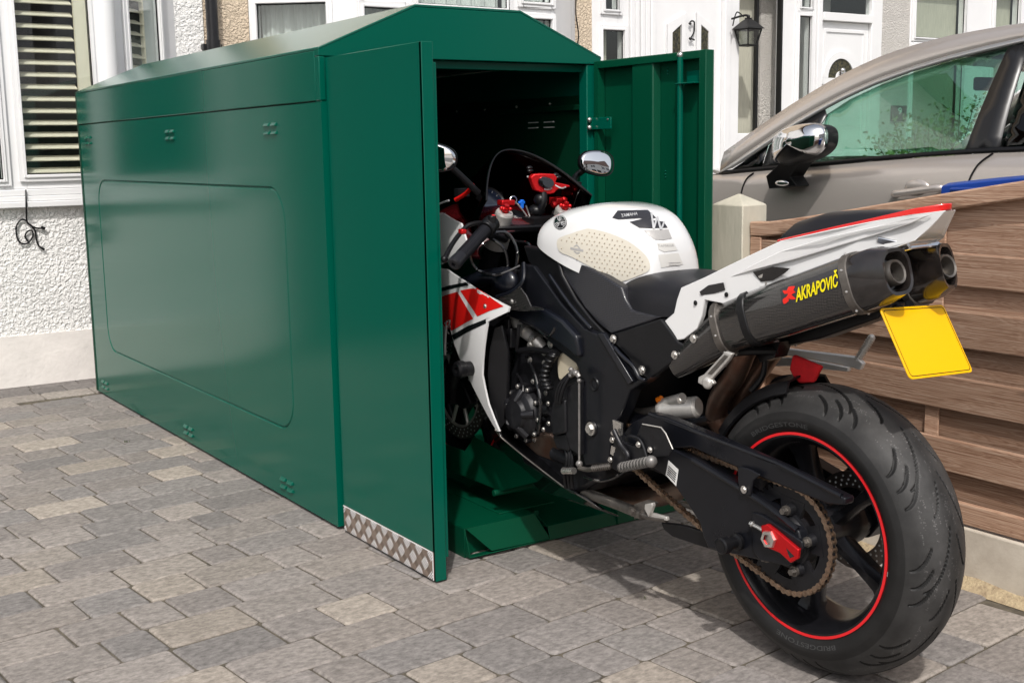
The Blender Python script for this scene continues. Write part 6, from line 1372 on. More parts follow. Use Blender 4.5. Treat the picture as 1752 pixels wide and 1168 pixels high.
# fork tops, clamps
m_ = MB(); tL = B(861, 372, .105); tR = V(tL.x, -.105, tL.z)
tp0 = V(tL.x, .105, tL.z); ax_ = (V(1.142, 0, 0.885)-V(1.40, 0, 0.33)).normalized()
for s in (1, -1):
    p = V(tL.x, .105*s, tL.z); m_.cyl(p-ax_*0.035, p+ax_*0.012, 0.026, n=26); m_.lathe([(0.026, 0.012), (0.023, 0.018), (0.012, 0.019), (0.012, 0.014), (0, 0.014)], p, ax_, 26)
part('fork_cap', m_, 'alu', fork)
m_ = MB()
for s in (1, -1):
    p = V(tL.x, .105*s, tL.z)+ax_*0.018; m_.cyl(p, p+ax_*0.014, 0.010, n=6); m_.cyl(p+ax_*0.008, p+ax_*0.022, 0.007, n=14)
    for k in range(4): a = PI*k/2+0.5; m_.ball(p+ax_*0.010+V(math.cos(a)*0.014, math.sin(a)*0.014, 0), 0.006, 5)
part('preload_knob', m_, 'red_ano', fork)
m_ = MB(); c0b = V(tL.x-0.005, 0, tL.z-0.022); m_.prism([c0b+V(a, b_, 0) for a, b_ in ((0.035, 0.13), (-0.02, 0.14), (-0.035, 0.09), (-0.045, 0.0), (-0.035, -0.09), (-0.02, -0.14), (0.035, -0.13), (0.05, 0))], ax_*(-0.022)); m_.cyl(c0b+V(0, 0, 0.002), c0b+ax_*0.016, 0.020, n=8); tc_ = part('top_yoke', m_, 'black', bevel=0.005)
m_ = MB()
for s in (1, -1): p = V(tL.x, .105*s, tL.z)-ax_*0.075; m_.lathe([(0.027, -0.02), (0.037, -0.018), (0.037, 0.018), (0.027, 0.02)], p, ax_, 28)
part('bar_clamp', m_, 'alu', tc_, bevel=0.002)
# clip-on bars
g1, g0 = B(781, 447, .385), B(840, 383, .235)
m_ = MB(); gd = (g1-g0)
for s in (1, -1):
    a, b_ = V(g0.x, g0.y*s, g0.z), V(g1.x, g1.y*s, g1.z); 
    for k in range(26): p, q = a.lerp(b_, 0.18+0.68*k/26), a.lerp(b_, 0.18+0.68*(k+.6)/26); m_.cyl(p, q, 0.0178, n=18); m_.cyl(q, a.lerp(b_, 0.18+0.68*(k+1)/26), 0.0165, n=18)
    m_.cyl(a.lerp(b_, 0.86), a.lerp(b_, 1.0), 0.0165, 0.0185, n=20); m_.lathe([(0.0185, 0), (0.0185, 0.012), (0.014, 0.016), (0.006, 0.016), (0.005, 0.008), (0, 0.008)], b_, b_-a, 24)
    m_.cyl(V(tL.x-.01, .105*s, tL.z-0.06), a.lerp(b_, 0.2), 0.011, n=12)
part('handgrip', m_, 'seat')
m_ = MB()
for s in (1, -1):
    a, b_ = V(g0.x, g0.y*s, g0.z), V(g1.x, g1.y*s, g1.z); p = a.lerp(b_, 0.06); m_.ball((p.x, p.y, p.z), 0.027, 10, (0.95, 0.8, 0.95)); m_.cyl(p+V(-0.012, 0, 0.0), p+V(-0.014, 0, 0.030), 0.011, n=16); m_.cyl(a.lerp(b_, -0.05), a.lerp(b_, 0.16), 0.023, n=18)
    q0_, q1_ = a+V(0.065, 0.03*s, -0.01), b_+V(0.075, -0.01*s, -0.005); m_.tube([a+V(0.03, 0, 0), q0_, q0_.lerp(q1_, .5)+V(0.012, 0, 0), q1_], 0.007, 8); m_.ball(q1_, 0.010, 6)
sw = part('switch_cluster', m_, 'black', bevel=0.005)
m_ = MB(); p = B(838, 378, g0.y+0.0); m_.ball(p+V(-0.024, 0.005, 0.012), 0.0085, 6); part('switch_button', m_, 'bred', sw)
m_ = MB(); p = B(797, 398, .33); m_.box((p.x+.01, p.y-0.01, p.z-0.006), (p.x+0.03, p.y+0.006, p.z+0.007)); q = B(955, 345, -.13); m_.box((q.x-0.02, q.y-0.02, q.z-0.01), (q.x+0.02, q.y+0.02, q.z+0.012)); m_.ball(q+V(-.02, 0.03, -0.005), 0.011, 6); m_.ball(q+V(-.02, -0.005, 0.008), 0.009, 6); q = B(868, 348, .06); m_.box((q.x-0.012, q.y-0.02, q.z-0.006), (q.x+0.016, q.y+0.026, q.z+0.010)); part('lever_adjuster', m_, 'red_ano', bevel=0.003)
# red throttle-side reservoir clamp with its black oval pot
rc = B(934, 312, -0.05)
def ell(c, rx, ry, rot, k, d=0.0, nx=V(-1, 0, 0)):
    ur = V(0, -1, 0); uz = V(0.25, 0, 0.97).normalized(); return [c+nx*d+(ur*math.cos(t)*rx*math.cos(rot)-ur*math.sin(t)*ry*math.sin(rot))+(uz*math.cos(t)*rx*math.sin(rot)+uz*math.sin(t)*ry*math.cos(rot)) for t in np.linspace(0, 2*PI, k+1)[:-1]]
m_ = MB(); redp = [(908, 304), (914, 298), (928, 297), (949, 298), (954, 304), (951, 312), (975, 317), (977, 320), (955, 324), (948, 331), (938, 333), (928, 330), (916, 326), (912, 316)]
m_.prism(poly([(u, v, 0) for u, v in []]) if False else [B(u, v, -0.05-(u-934)*0.0016)+V((u-934)*0.0000, 0, 0) for u, v in redp], (0.016, 0, 0)); rh = part('phone_holder', m_, 'red_ano', bevel=0.004, seg=3)
m_ = MB(); m_.loft([ell(rc, .020, .014, -0.15, 24, 0.012), ell(rc, .024, .018, -0.15, 24, 0.004), ell(rc, .024, .018, -0.15, 24, -0.004)]); part('holder_boss', m_, 'gloss_black', rh)
m_ = MB(); e_ = ell(rc, .027, .021, -0.15, 24, 0.002); m_.tube(e_[17:24]+e_[0:6], 0.0022, 6); m_.tube([B(907, 305, -.02), B(902, 302, -.015), B(918, 305, -.03)], 0.002, 6); m_.tube([B(950, 317, -.07), B(960, 322, -.08), B(968, 320, -.085)], 0.002, 6); part('holder_clip', m_, 'silver_decal', rh)
m_ = MB(); 
for (u, v) in ((914, 293), (913, 288), (958, 300), (962, 304)): m_.ball(B(u, v, -0.05-(u-934)*0.0016)+V(0.02, 0, 0), 0.008, 6, (1, 1.3, .7))
m_.tube([B(934, 330, -.05)+V(0.01, 0, 0), B(930, 345, -.045), B(925, 358, -.04), B(922, 366, -0.04)], 0.011, 10); m_.ball(B(925, 342, -.045), 0.021, 8); m_.ball(B(918, 360, -.04), 0.026, 8, (1, 1, .7)); m_.box((tL.x-0.03, -0.10, tL.z-0.03), (tL.x+0.03, 0.02, tL.z-0.005)); part('mount_arm', m_, 'black')
m_ = MB(); q = B(878, 343, 0.02); m_.tube([q+V(0, 0.012*math.cos(t), 0.012*math.sin(t)) for t in np.linspace(0, 2*PI, 12)], 0.0018, 6); m_.tube([q, B(888, 352, .015), B(900, 368, .0), B(905, 378, -.0)], 0.0022, 6); m_.tube([B(900, 352, .0), B(905, 366, -.01), B(910, 378, -.01)], 0.0022, 6); part('key_ring', m_, 'steel')
m_ = MB(); q = B(893, 350, 0.0); m_.box((q.x-0.004, q.y-0.005, q.z-0.012), (q.x+0.004, q.y+0.006, q.z+0.014)); m_.box((q.x-0.004, q.y-0.009, q.z+0.002), (q.x+0.004, q.y+0.012, q.z+0.010)); part('ignition_key', m_, 'blue_key', bevel=0.002)
m_ = MB(); q = B(885, 368, 0.015); m_.lathe([(0.024, -0.03), (0.026, 0), (0.02, 0.006), (0, 0.006)], q, ax_, 24); part('ignition_lock', m_, 'black')
# instruments
q = B(838, 347, 0.03); dn_ = V(-0.85, 0.05, 0.55).normalized(); m_ = MB(); m_.lathe([(0, -0.02), (0.052, -0.02), (0.056, 0.0), (0.052, 0.004), (0.045, 0.001)], q, dn_, 36); lx = dn_.cross(V(0, 0, 1)).normalized(); ly = lx.cross(dn_)
m_.prism([q+lx*a+ly*b_-dn_*0.02 for a, b_ in ((-0.06, -0.045), (0.05, -0.045), (0.055, 0.04), (-0.06, 0.04))], dn_*0.012); ins = part('instrument_panel', m_, 'black', bevel=0.002)
m_ = MB(); m_.lathe([(0, 0.0), (0.046, 0.0)], q+dn_*0.001, dn_, 36); part('dial', m_, 'dial', ins)
m_ = MB()
for k in range(11):
    a = PI*1.25-k*PI*1.5/10; p0_, p1_ = q+dn_*0.0022+(lx*math.cos(a)+ly*math.sin(a))*0.034, q+dn_*0.0022+(lx*math.cos(a)+ly*math.sin(a))*0.041; m_.tube([p0_, p1_], 0.0009, 4, False)
part('dial_mark', m_, 'label_w', ins)
m_ = MB(); r3_ = q+dn_*0.0016; m_.prism([r3_+lx*a+ly*b_ for a, b_ in ((-0.026, -0.032), (0.020, -0.032), (0.020, -0.006), (-0.026, -0.006))], dn_*0.0004); M['lcd'] = mat('lcd_grey', (0.10, 0.13, 0.18), 0.15); part('lcd_panel', m_, 'lcd', ins)
# windscreen: curved smoked shell
sc = MB(); rings = []
NYs = 21
for i in range(NYs):
    s = -1+2*i/(NYs-1); y = 0.185*s; top_x = 1.262-0.16*abs(s)**1.7; top_z = 1.066-0.125*abs(s)**2.1
    bot_x = 1.50-0.36*abs(s)**1.8; bot_z = 0.885-0.045*abs(s)**1.5; ring = []
    for j in range(9):
        f = j/8; ring.append(V(bot_x+(top_x-bot_x)*f, y*(1.0+0.06*(1-f)), bot_z+(top_z-bot_z)*f+0.028*math.sin(PI*f)*(1-0.4*abs(s))))
    rings.append(ring)
sc.loft(rings, False, False); scr = part('windscreen', sc, 'screen', ang=180); md = scr.modifiers.new('so', 'SOLIDIFY'); md.thickness = 0.003
m_ = MB(); m_.tube([r_[-1] for r_ in rings], 0.0022, 6, False); part('screen_rim', m_, 'engine', scr)
# nose and side fairing
def sidep(pts, mt, off=0.0, t=0.004, name='fairing_panel', parent=None, bev=0.0015):
    m_ = MB(); P = [B(*p) if len(p) == 3 else V(*p[:3]) for p in pts]; P = [p+V(0, off, 0) for p in P]; m_.prism(P, (0, -t, 0)); return part(name, m_, mt, parent, bevel=bev, ang=40)
L3 = lambda x, y, z: (x, y, z, 0)
def dark_to_front(): pass
fsh = [(742, 457, .235), (765, 461, .24), (802, 483, .245), (865, 526, .25), (864, 534, .25), (838, 550, .25), (834, 590, .25), (829, 640, .25), (838, 690, .242), (852, 738, .235), (848, 738, .235), (815, 672, .248), (788, 618, .255), (770, 582, .262), (760, 540, .262), L3(1.25, .225, 0.48), L3(1.38, .18, 0.56), L3(1.50, .14, 0.66), L3(1.56, .10, 0.76), L3(1.50, .14, 0.86), L3(1.32, .19, 0.885), L3(1.18, .215, 0.87), L3(1.10, .228, 0.80)]
FP = [B(*p) if len(p) == 3 else V(*p[:3]) for p in fsh]
Aq = np.array([[1, p.x, p.z, p.x*p.x, p.x*p.z, p.z*p.z] for p in FP]); kq = np.linalg.lstsq(Aq, np.array([p.y for p in FP]), rcond=None)[0]
def fy(x, z): return float(kq @ np.array([1, x, z, x*x, x*z, z*z]))
def skin(FP, sgn=1, t=0.006):
    V2, F2, B2 = fill2d([(p.x, p.z) for p in FP], 0.03); n = len(V2); mb = MB()
    vs = [V(x, sgn*fy(x, z), z) for x, z in V2]; mb.add(vs, F2); mb.cur = 1; mb.add([v-V(0, sgn*t, 0) for v in vs], [f[::-1] for f in F2]); mb.cur = 0; mb.f += [(a, b_, b_+n, a+n) for a, b_ in B2]; mb.t += [None]*len(B2); mb.mi += [0]*len(B2); return mb
FM = skin(FP); fl_ = part('side_fairing', FM, ['bwhite', 'black'], ang=40); part('side_fairing', skin(FP, -1), ['bwhite', 'black'], ang=40)
FT = BVHTree.FromPolygons([Vector(v) for v in FM.v], FM.f)
for nm_, mt_, uv_ in (('fairing_stripe', 'gloss_black', [(742, 497), (770, 488), (797, 483), (808, 487), (780, 492), (757, 498), (742, 505)]),
    ('red_panel', 'bred', [(745, 514), (762, 505), (783, 499), (810, 545), (790, 556), (768, 569), (757, 552), (746, 535)]),
    ('red_panel', 'bred', [(788, 497), (803, 494), (816, 493), (862, 524), (840, 531), (817, 541)]),
    ('fairing_stripe', 'gloss_black', [(768, 576), (800, 558), (838, 543), (838, 550), (804, 566), (772, 584)])):
    part(nm_, decal(FT, uv_, 0.0012, 6), mt_, fl_, recalc=False)
m_ = MB(); m_.bolt(B(830, 524, .255), (0, 1, 0), 0.006, 0.003); m_.bolt(B(752, 467, .243), (0, 1, 0), 0.006, 0.003); part('fairing_screw', m_, 'steel', fl_)
m_ = MB(); c = B(812, 628, .25); m_.cyl(B(818, 628, .235), B(818, 628, .235)+V(0, 0.05, 0), 0.020, n=26); m_.lathe([(0.020, 0.0), (0.024, 0.004), (0.024, 0.022), (0.018, 0.028), (0.008, 0.027), (0.008, 0.02), (0, 0.02)], B(818, 628, .235)+V(0, 0.045, 0), (0, 1, 0), 28); part('crash_bobbin', m_, 'black', fl_)
# nose cone
m_ = MB(); rings = []
for (x, hw, zt, zb2) in ((1.10, .215, .86, .74), (1.25, .205, .90, .70), (1.38, .18, .905, .66), (1.50, .145, .89, .66), (1.60, .09, .85, .70), (1.645, .03, .81, .75)):
    rings.append([V(x, hw*math.cos(a), (zt+zb2)/2+(zt-zb2)/2*math.sin(a)) for a in np.linspace(R(200), R(-20), 15)])
m_.loft(rings, False, False); ni = MB(); ni.v = [(x-0.004, y*0.965, 0.79+(z-0.79)*0.95) for x, y, z in m_.v]; ni.f = list(m_.f); ni.t = list(m_.t); ni.mi = list(m_.mi); nc = part('nose_fairing', m_, 'bred_shade', ang=60); part('inner_cowl', ni, 'black', nc, ang=60); md = nc.modifiers.new('so', 'SOLIDIFY'); md.thickness = 0.004
m_ = MB(); m_.tube([B(779, 342, .2), B(796, 332, .185), B(808, 320, .18), B(812, 317, .175)], 0.0065, 8); part('nose_edge', m_, 'bred', nc)
m_ = MB(); m_.tube([B(738, 356, .215), B(756, 347, .21), B(768, 343, .205)], 0.003, 8); part('nose_pinstripe', m_, 'bwhite', nc)
m_ = MB(); m_.box((B(785, 330, .18).x-.01, .15, B(785, 330, .18).z-0.01), (B(785, 330, .18).x+.01, .19, B(785, 330, .18).z+0.012)); m_.box((1.16, -.19, .955), (1.18, -.16, .975)); part('mirror_foot', m_, 'engine')
# belly pan
bp_ = [(858, 748, .205), (900, 783, .19), (965, 833, .17), (1000, 850, .155), (1030, 872, .14), L3(0.64, .06, 0.150), L3(0.95, .09, 0.135), L3(1.16, .10, 0.22), L3(1.22, .14, 0.36), (835, 700, .215)]
sidep(bp_, 'gloss_black', name='belly_pan', t=0.008); m2 = MB(); P = [B(*p) if len(p) == 3 else V(*p[:3]) for p in bp_]; m2.prism([V(p.x, -p.y, p.z) for p in P], (0, 0.008, 0)); part('belly_pan', m2, 'gloss_black')
m_ = MB(); m_.tube([B(848, 735, .236), B(858, 748, .207), B(900, 783, .192), B(965, 833, .172)], 0.0022, 6); part('pan_edge', m_, 'steel_dk')
m_ = MB(); m_.prism([V(1.10, .16, .72), V(1.16, .16, .70), V(1.22, .16, .42), V(1.16, .16, .42)], (0, -.32, 0)); part('radiator', m_, 'engine')
m_ = MB(); slab(m_, [(845, 560, .22), (858, 556, .21), (868, 600, .2), (868, 680, .19), (862, 720, .19), (852, 735, .22), (838, 690, .225), (833, 640, .23), (836, 600, .23)], 0.01); slab(m_, [(762, 500, .17), (850, 512, .19), (868, 540, .19), (845, 560, .19), (780, 540, .2)], 0.02); part('inner_fairing', m_, 'black', bevel=0.003)
# mirrors
for (uc, vc, yl, sgn) in ((1021, 278.5, -0.305, -1), (744, 269, 0.335, 1)):
    c = B(uc, vc, yl); nrm = (MBI.to_3x3() @ V(-0.13, -0.98, 0.150)).normalized() if sgn < 0 else (MBI.to_3x3() @ V(-0.75, -0.64, 0.12)).normalized()
    if sgn > 0: nrm = V(-0.75, 0.62, 0.02); nrm.normalize()
    ux = nrm.cross(V(0, 0, 1)).normalized(); uz = ux.cross(nrm)
    if uz.z < 0: uz = -uz
    ux = uz.cross(nrm); 
    def ov(k, d): 
        o_ = []
        for t in np.linspace(0, 2*PI, 41)[:-1]:
            a, b_ = math.cos(t), math.sin(t); rr = 1/((abs(a)**2.6+abs(b_)**2.6)**(1/2.6)); x = a*rr*0.060*k; z = b_*rr*0.038*k*(1-0.14*a*(-1 if sgn < 0 else 1)); rot = -0.12; o_.append(c+ux*(x*math.cos(rot)-z*math.sin(rot))+uz*(x*math.sin(rot)+z*math.cos(rot))+nrm*d)
        return o_
    m_ = MB(); m_.loft([ov(0.96, 0.0015), ov(1.0, 0.002), ov(1.03, -0.004), ov(0.95, -0.018), ov(0.6, -0.034), ov(0.2, -0.04)]); 
    root = V(1.165, 0.17*sgn, 0.955); m_.tube([root, c-nrm*0.05+V(0.0, -0.05*sgn, -0.035), c-nrm*0.03], 0.010, 10); mr_ = part('wing_mirror', m_, 'black', ang=40)
    m_ = MB(); m_.loft([[c+(p-c)*f+nrm*(0.0026+0.0032*(1-f*f)) for p in ov(0.93, 0.0)] for f in (1.0, 0.85, 0.7, 0.5, 0.3, 0.1)]); part('mirror_glass', m_, 'mirror', mr_, ang=180)
# ================================================================ CAR
XC = 4.0
M['pillar'] = mat('satin_pillar', (0.012, 0.012, 0.013), 0.3)
car = thing('parked_car', 'taupe car with a chrome-topped door mirror parked behind the wooden fence', 'car', (XC+0.9, 2.9, 0))
def Cs(u, v, x=XC): return PX(u, v, x)
# measured side view (y, z): the roof line, the belt and the window outlines
def cy(u, v, x=XC): p = PX(u, v, x); return (p.y, p.z)
XI = XC+1.80      # other flank
tum = lambda z: 0.0 if z < 1.04 else 0.26*((z-1.04)/0.55)**1.25     # tumblehome of the upper body
def side_pt(y, z, k=0.0, far=False):
    x = XC+tum(z)+k
    if z < 0.55: x += 0.035*((0.55-z)/0.4)**2
    if 0.55 <= z <= 1.04: x -= 0.028*math.sin(PI*(z-0.55)/0.49)
    e = max(0, (y-4.6)/0.75); e2 = max(0, (1.55-y)/0.75); x += 0.28*e**2.2+0.16*e2**2.4
    return V(2*XC+1.80-x if far else x, y, z)
def spx(u, v):   # sight line meeting the curved flank
    z = 1.1; x = XC
    for _ in range(6): p = PX(u, v, x); x = side_pt(p.y, p.z).x
    return (p.y, p.z)
roofline = [spx(1222, 272), spx(1262, 243), spx(1300, 215), spx(1350, 181), spx(1400, 150), spx(1450, 122), spx(1500, 99), spx(1560, 78), spx(1620, 62), spx(1690, 49), spx(1752, 41)]
trim_t = [spx(1231, 294), spx(1262, 273), spx(1300, 246), spx(1350, 212), spx(1400, 183), spx(1450, 157), spx(1500, 135), spx(1560, 114), spx(1620, 96), spx(1690, 78), spx(1752, 64)]
trim_b = [spx(1240, 296), spx(1270, 277), spx(1307, 252), spx(1355, 219), spx(1404, 190), spx(1453, 164), spx(1503, 142), spx(1562, 121), spx(1622, 103), spx(1692, 86), spx(1752, 72)]
ye = 0.75
def ext(line, pts): return line+pts
roofline += [(1.9, 1.585), (1.4, 1.54), (1.0, 1.44)]; trim_t += [(1.9, 1.535), (1.45, 1.485), (1.15, 1.38)]; trim_b += [(1.9, 1.515), (1.45, 1.465), (1.17, 1.36)]
belt = [spx(1232, 298), spx(1290, 292), spx(1400, 283), spx(1500, 274), spx(1600, 266), spx(1690, 260), spx(1752, 258), (1.9, 1.15), (1.4, 1.17), (1.05, 1.19)]
def tab(line):
    l = sorted(line); ys = [p[0] for p in l]; zs = [p[1] for p in l]; return lambda y: float(np.interp(y, ys, zs))
fr_, ft_, fb_, fbelt = tab(roofline), tab(trim_t), tab(trim_b), tab(belt)
yfront = trim_t[0][0]
# lower body flank as a loft of vertical rings
YR0, YR1 = 0.72, 5.30
WA, WB = 4.42, 1.62    # wheel centres
def hood_z(y): return fbelt(y) if y < 4.25 else float(np.interp(y, [4.25, 4.6, 5.0, 5.2, 5.30], [fbelt(4.25), 0.99, 0.90, 0.80, 0.62]))
for far in (False, True):
    m_ = MB(); rows = []
    for y in np.linspace(YR0, YR1, 94):
        zl = 0.24
        for wc in (WA, WB):
            dd_ = abs(y-wc)
            if dd_ < 0.37: zl = max(zl, 0.32+math.sqrt(max(0.37**2-dd_**2, 0))*0.97)
        zt_ = hood_z(y)-0.004; rows.append([side_pt(y, zl+(zt_-zl)*f, 0, far) for f in np.linspace(0, 1, 14)])
    m_.loft(rows, False, False); fl2 = obj('body_side', m_, 'carpaint', car, ang=60); md = fl2.modifiers.new('so', 'SOLIDIFY'); md.thickness = 0.01; md.offset = -1
    if far: continue
    flank = fl2
# bonnet, nose and tail
m_ = MB(); rows = []
for y in np.linspace(4.22, YR1, 14):
    z = hood_z(y); a, b_ = side_pt(y, z), side_pt(y, z, 0, True); rows.append([a.lerp(b_, f)+V(0, 0, 0.07*math.sin(PI*f)**0.7) for f in np.linspace(0, 1, 13)])
rows.append([V(p.x, YR1, 0.3) for p in rows[-1]]); m_.loft(rows, False, False); obj('bonnet', m_, 'carpaint', car, ang=50)
m_ = MB(); rows = []
for y, z in ((1.02, 1.43), (0.84, 1.20), (0.72, 0.95), (0.72, 0.3)):
    a, b_ = side_pt(max(y, .72), min(z, 1.44)), side_pt(max(y, .72), min(z, 1.44), 0, True); rows.append([V(a.x+(b_.x-a.x)*f, y, z) for f in np.linspace(0, 1, 9)])
m_.loft(rows, False, False); obj('tailgate', m_, 'carpaint', car, ang=50)
# roof skin with pillars: strip from roofline across to the far side
m_ = MB(); rows = []
for y in np.linspace(1.02, 3.55, 26):
    z = fr_(y); a, b_ = side_pt(y, z), side_pt(y, z, 0, True); rows.append([a.lerp(b_, f)+V(0, 0, 0.045*math.sin(PI*f)**0.8) for f in np.linspace(0, 1, 15)])
m_.loft(rows, False, False); rf = obj('roof', m_, 'carpaint', car, ang=60); md = rf.modifiers.new('so', 'SOLIDIFY'); md.thickness = 0.03; md.offset = -1
m_ = MB(); rows = []
for y in np.linspace(3.56, roofline[0][0], 12):
    z = fr_(y)-0.01; a, b_ = side_pt(y, z, 0.05), side_pt(y, z, 0.05, True); rows.append([a.lerp(b_, f)+V(0, 0.06*math.sin(PI*f), 0.045*math.sin(PI*f)**0.8) for f in np.linspace(0, 1, 11)])
m_.loft(rows, False, False); obj('windscreen', m_, 'glass_car', car, ang=60)
def strip(fa, fb, y0, y1, mt, name, k=0.0, far=False, th=0.006, n=40, parent=None):
    m_ = MB(); rows = []
    for y in np.linspace(y0, y1, n): rows.append([side_pt(y, fa(y), k, far), side_pt(y, (fa(y)+fb(y))/2, k-0.004, far), side_pt(y, fb(y), k, far)])
    m_.loft(rows, False, False); o_ = obj(name, m_, mt, parent or car, ang=60); md = o_.modifiers.new('so', 'SOLIDIFY'); md.thickness = th; md.offset = -1 if far else -1; return o_
for far in (False, True):
    strip(ft_, fr_, 1.03, yfront, 'carpaint', 'roof_rail', 0.002, far, 0.02)
    strip(fb_, ft_, 1.15, yfront, 'satin_trim', 'window_trim', -0.003, far, 0.012)
# side glass and dark pillars on the near side, in (u, v)
def gl(pts, mt, name, k=0.008, far=False, th=0.004, parent=None, dens=1):
    Q = []
    n = len(pts)
    for i in range(n):
        a, b_ = pts[i], pts[(i+1) % n]
        for j in range(6): f = j/6; Q.append((a[0]+(b_[0]-a[0])*f, a[1]+(b_[1]-a[1])*f))
    m_ = MB(); V2, F2, B2 = fill2d(pts, 0.05); m_.add([side_pt(a, b, k, far) for a, b in V2], F2)
    o_ = obj(name, m_, mt, parent or car, ang=180); md = o_.modifiers.new('so', 'SOLIDIFY'); md.thickness = th; return o_
door_glass = [spx(1393, 283), spx(1404, 272), spx(1413, 203)] 
dg = [spx(1392, 280), spx(1412, 196), spx(1452, 170), spx(1503, 146), spx(1562, 124), spx(1622, 106), spx(1730, 79), spx(1718, 110), spx(1648, 262), spx(1500, 271)]
for far in (False, True):
    gl(dg, 'glass_car', 'door_window', 0.010, far)
    gl([spx(1243, 295), spx(1270, 277), spx(1312, 249), spx(1300, 288)], 'glass_dark', 'quarter_window', 0.008, far)
    gl([spx(1302, 288), spx(1315, 248), spx(1355, 219), spx(1410, 188), spx(1413, 197), spx(1398, 222), spx(1390, 282)], 'pillar', 'mirror_sail', 0.006, far)
    gl([spx(1648, 263), spx(1723, 82), spx(1742, 76), spx(1749, 74), spx(1752, 100), spx(1708, 259)], 'pillar', 'door_pillar', 0.004, far)
    gl([spx(1712, 258), spx(1752, 130), (2.30, fb_(2.30)), (1.9, fb_(1.9)-.005), (1.5, fb_(1.5)-.01), (1.25, 1.32), (1.3, 1.175), (1.9, 1.155), (2.30, fbelt(2.3)+.005)], 'glass_dark', 'rear_window', 0.010, far)
    strip(lambda y: fbelt(y)-0.003, lambda y: fbelt(y)+0.016, 1.1, yfront-0.02, 'black', 'belt_seal', -0.002, far, 0.01)
# shut lines
def seam(uvs, w=0.0035):
    m_ = MB(); pts = [side_pt(*spx(u, v), -0.0022) for u, v in uvs]; m_.tube(pts, w, 6); obj('door_seam', m_, 'black', flank)
seam([(1290, 296), (1278, 306), (1270, 325), (1266, 355), (1268, 400), (1275, 600)]); seam([(1700, 262), (1680, 276), (1668, 290), (1658, 312), (1655, 345), (1660, 600)])
# handle
m_ = MB(); a, b_ = side_pt(*spx(1535, 331), -0.03), side_pt(*spx(1618, 322), -0.03); m_.tube([a+V(0.03, 0, 0), a+V(0, -0.02, 0), b_+V(0, 0.02, 0), b_+V(0.03, 0, 0)], 0.014, 12); c = side_pt(*spx(1570, 320), -0.004); m_.ball(c, 0.05, 12, (0.25, 1.15, 0.6)); obj('door_handle', m_, 'carpaint', flank)
# door mirror
mc = PX(1372, 247, XC-0.13)     # folded in: the back of the housing faces out over the fence
def mring(k, dx, n=40):
    out = []
    for t in np.linspace(0, 2*PI, n+1)[:-1]:
        a, b_ = math.cos(t), math.sin(t); rr = 1/((abs(a)**2.8+abs(b_)**2.8)**(1/2.8)); y = a*rr*0.150*k; z = b_*rr*0.076*k*(1+0.12*a)
        out.append(V(mc.x+dx+0.18*max(y, 0), mc.y+y, mc.z+z-0.16*y))
    return out
m_ = MB(); m_.loft([mring(0.92, 0.062), mring(1.0, 0.055), mring(1.02, 0.0), mring(0.97, -0.03), mring(0.80, -0.058), mring(0.5, -0.072), mring(0.1, -0.076)])
q1 = side_pt(*spx(1365, 305), -0.005)
m_.loft([[V(mc.x-0.01, mc.y+0.10, mc.z-0.07), V(mc.x+0.06, mc.y+0.10, mc.z-0.07), V(mc.x+0.06, mc.y-0.03, mc.z-0.05), V(mc.x-0.02, mc.y-0.03, mc.z-0.05)], [V(q1.x-0.09, q1.y+0.10, q1.z+0.01), V(q1.x, q1.y+0.10, q1.z+0.01), V(q1.x, q1.y-0.04, q1.z+0.01), V(q1.x-0.09, q1.y-0.04, q1.z+0.01)], [V(q1.x-0.085, q1.y+0.085, q1.z-0.045), V(q1.x, q1.y+0.085, q1.z-0.045), V(q1.x, q1.y-0.075, q1.z-0.03), V(q1.x-0.08, q1.y-0.075, q1.z-0.03)]])
dmr = obj('door_mirror', m_, 'black', car, bevel=0.004)
def capr(k, dx, f0=0.0): 
    r_ = mring(k, dx, 48); out = [r_[i % 48] for i in range(-5, 32)]
    return [V(p.x, mc.y+(p.y-mc.y)*0.96+0.006, mc.z+(p.z-mc.z)*0.97+0.002) for p in out]
m_ = MB(); m_.loft([capr(1.10, -0.012), capr(1.06, -0.036), capr(0.90, -0.062), capr(0.62, -0.078), capr(0.25, -0.084), capr(0.02, -0.085)], False, False); o_ = obj('mirror_cap', m_, 'chrome', dmr, ang=60); md = o_.modifiers.new('so', 'SOLIDIFY'); md.thickness = 0.004
m_ = MB(); m_.prism(mring(0.86, 0.0635), (0.0006, 0, 0)); obj('mirror_glass', m_, 'mirror', dmr)
m_ = MB(); c = V(q1.x-0.088, q1.y+0.005, q1.z-0.018); m_.ball(c, 0.034, 10, (0.25, 1.2, 0.40)); obj('puddle_lamp', m_, 'chrome', dmr)
# interior
m_ = MB(); 
for cx in (XC+0.50, XC+1.30):
    for cyy in (2.95, 1.9):
        m_.box((cx-0.24, cyy-0.02, 0.45), (cx+0.24, cyy+0.5, 0.66)); m_.prism([V(cx-0.24, cyy-0.02, 0.55), V(cx-0.24, cyy+0.12, 0.55), V(cx-0.21, cyy-0.10, 1.22), V(cx-0.21, cyy-0.20, 1.22)], (0.45, 0, 0)); m_.box((cx-0.12, cyy-0.24, 1.24), (cx+0.12, cyy-0.15, 1.40))
obj('seats', m_, 'seat_car', car, bevel=0.03)
bpy.data.objects['seats'].name = 'seat'
m_ = MB(); m_.prism([V(XC+0.12, 4.25, 1.0), V(XC+0.12, 3.75, 1.0), V(XC+0.12, 3.62, 0.92), V(XC+0.12, 3.70, 0.6), V(XC+0.12, 4.25, 0.6)], (1.56, 0, 0)); m_.box((XC+0.06, 0.8, 0.25), (XC+1.74, 5.0, 0.33)); obj('dashboard', m_, 'seat_car', car, bevel=0.02)
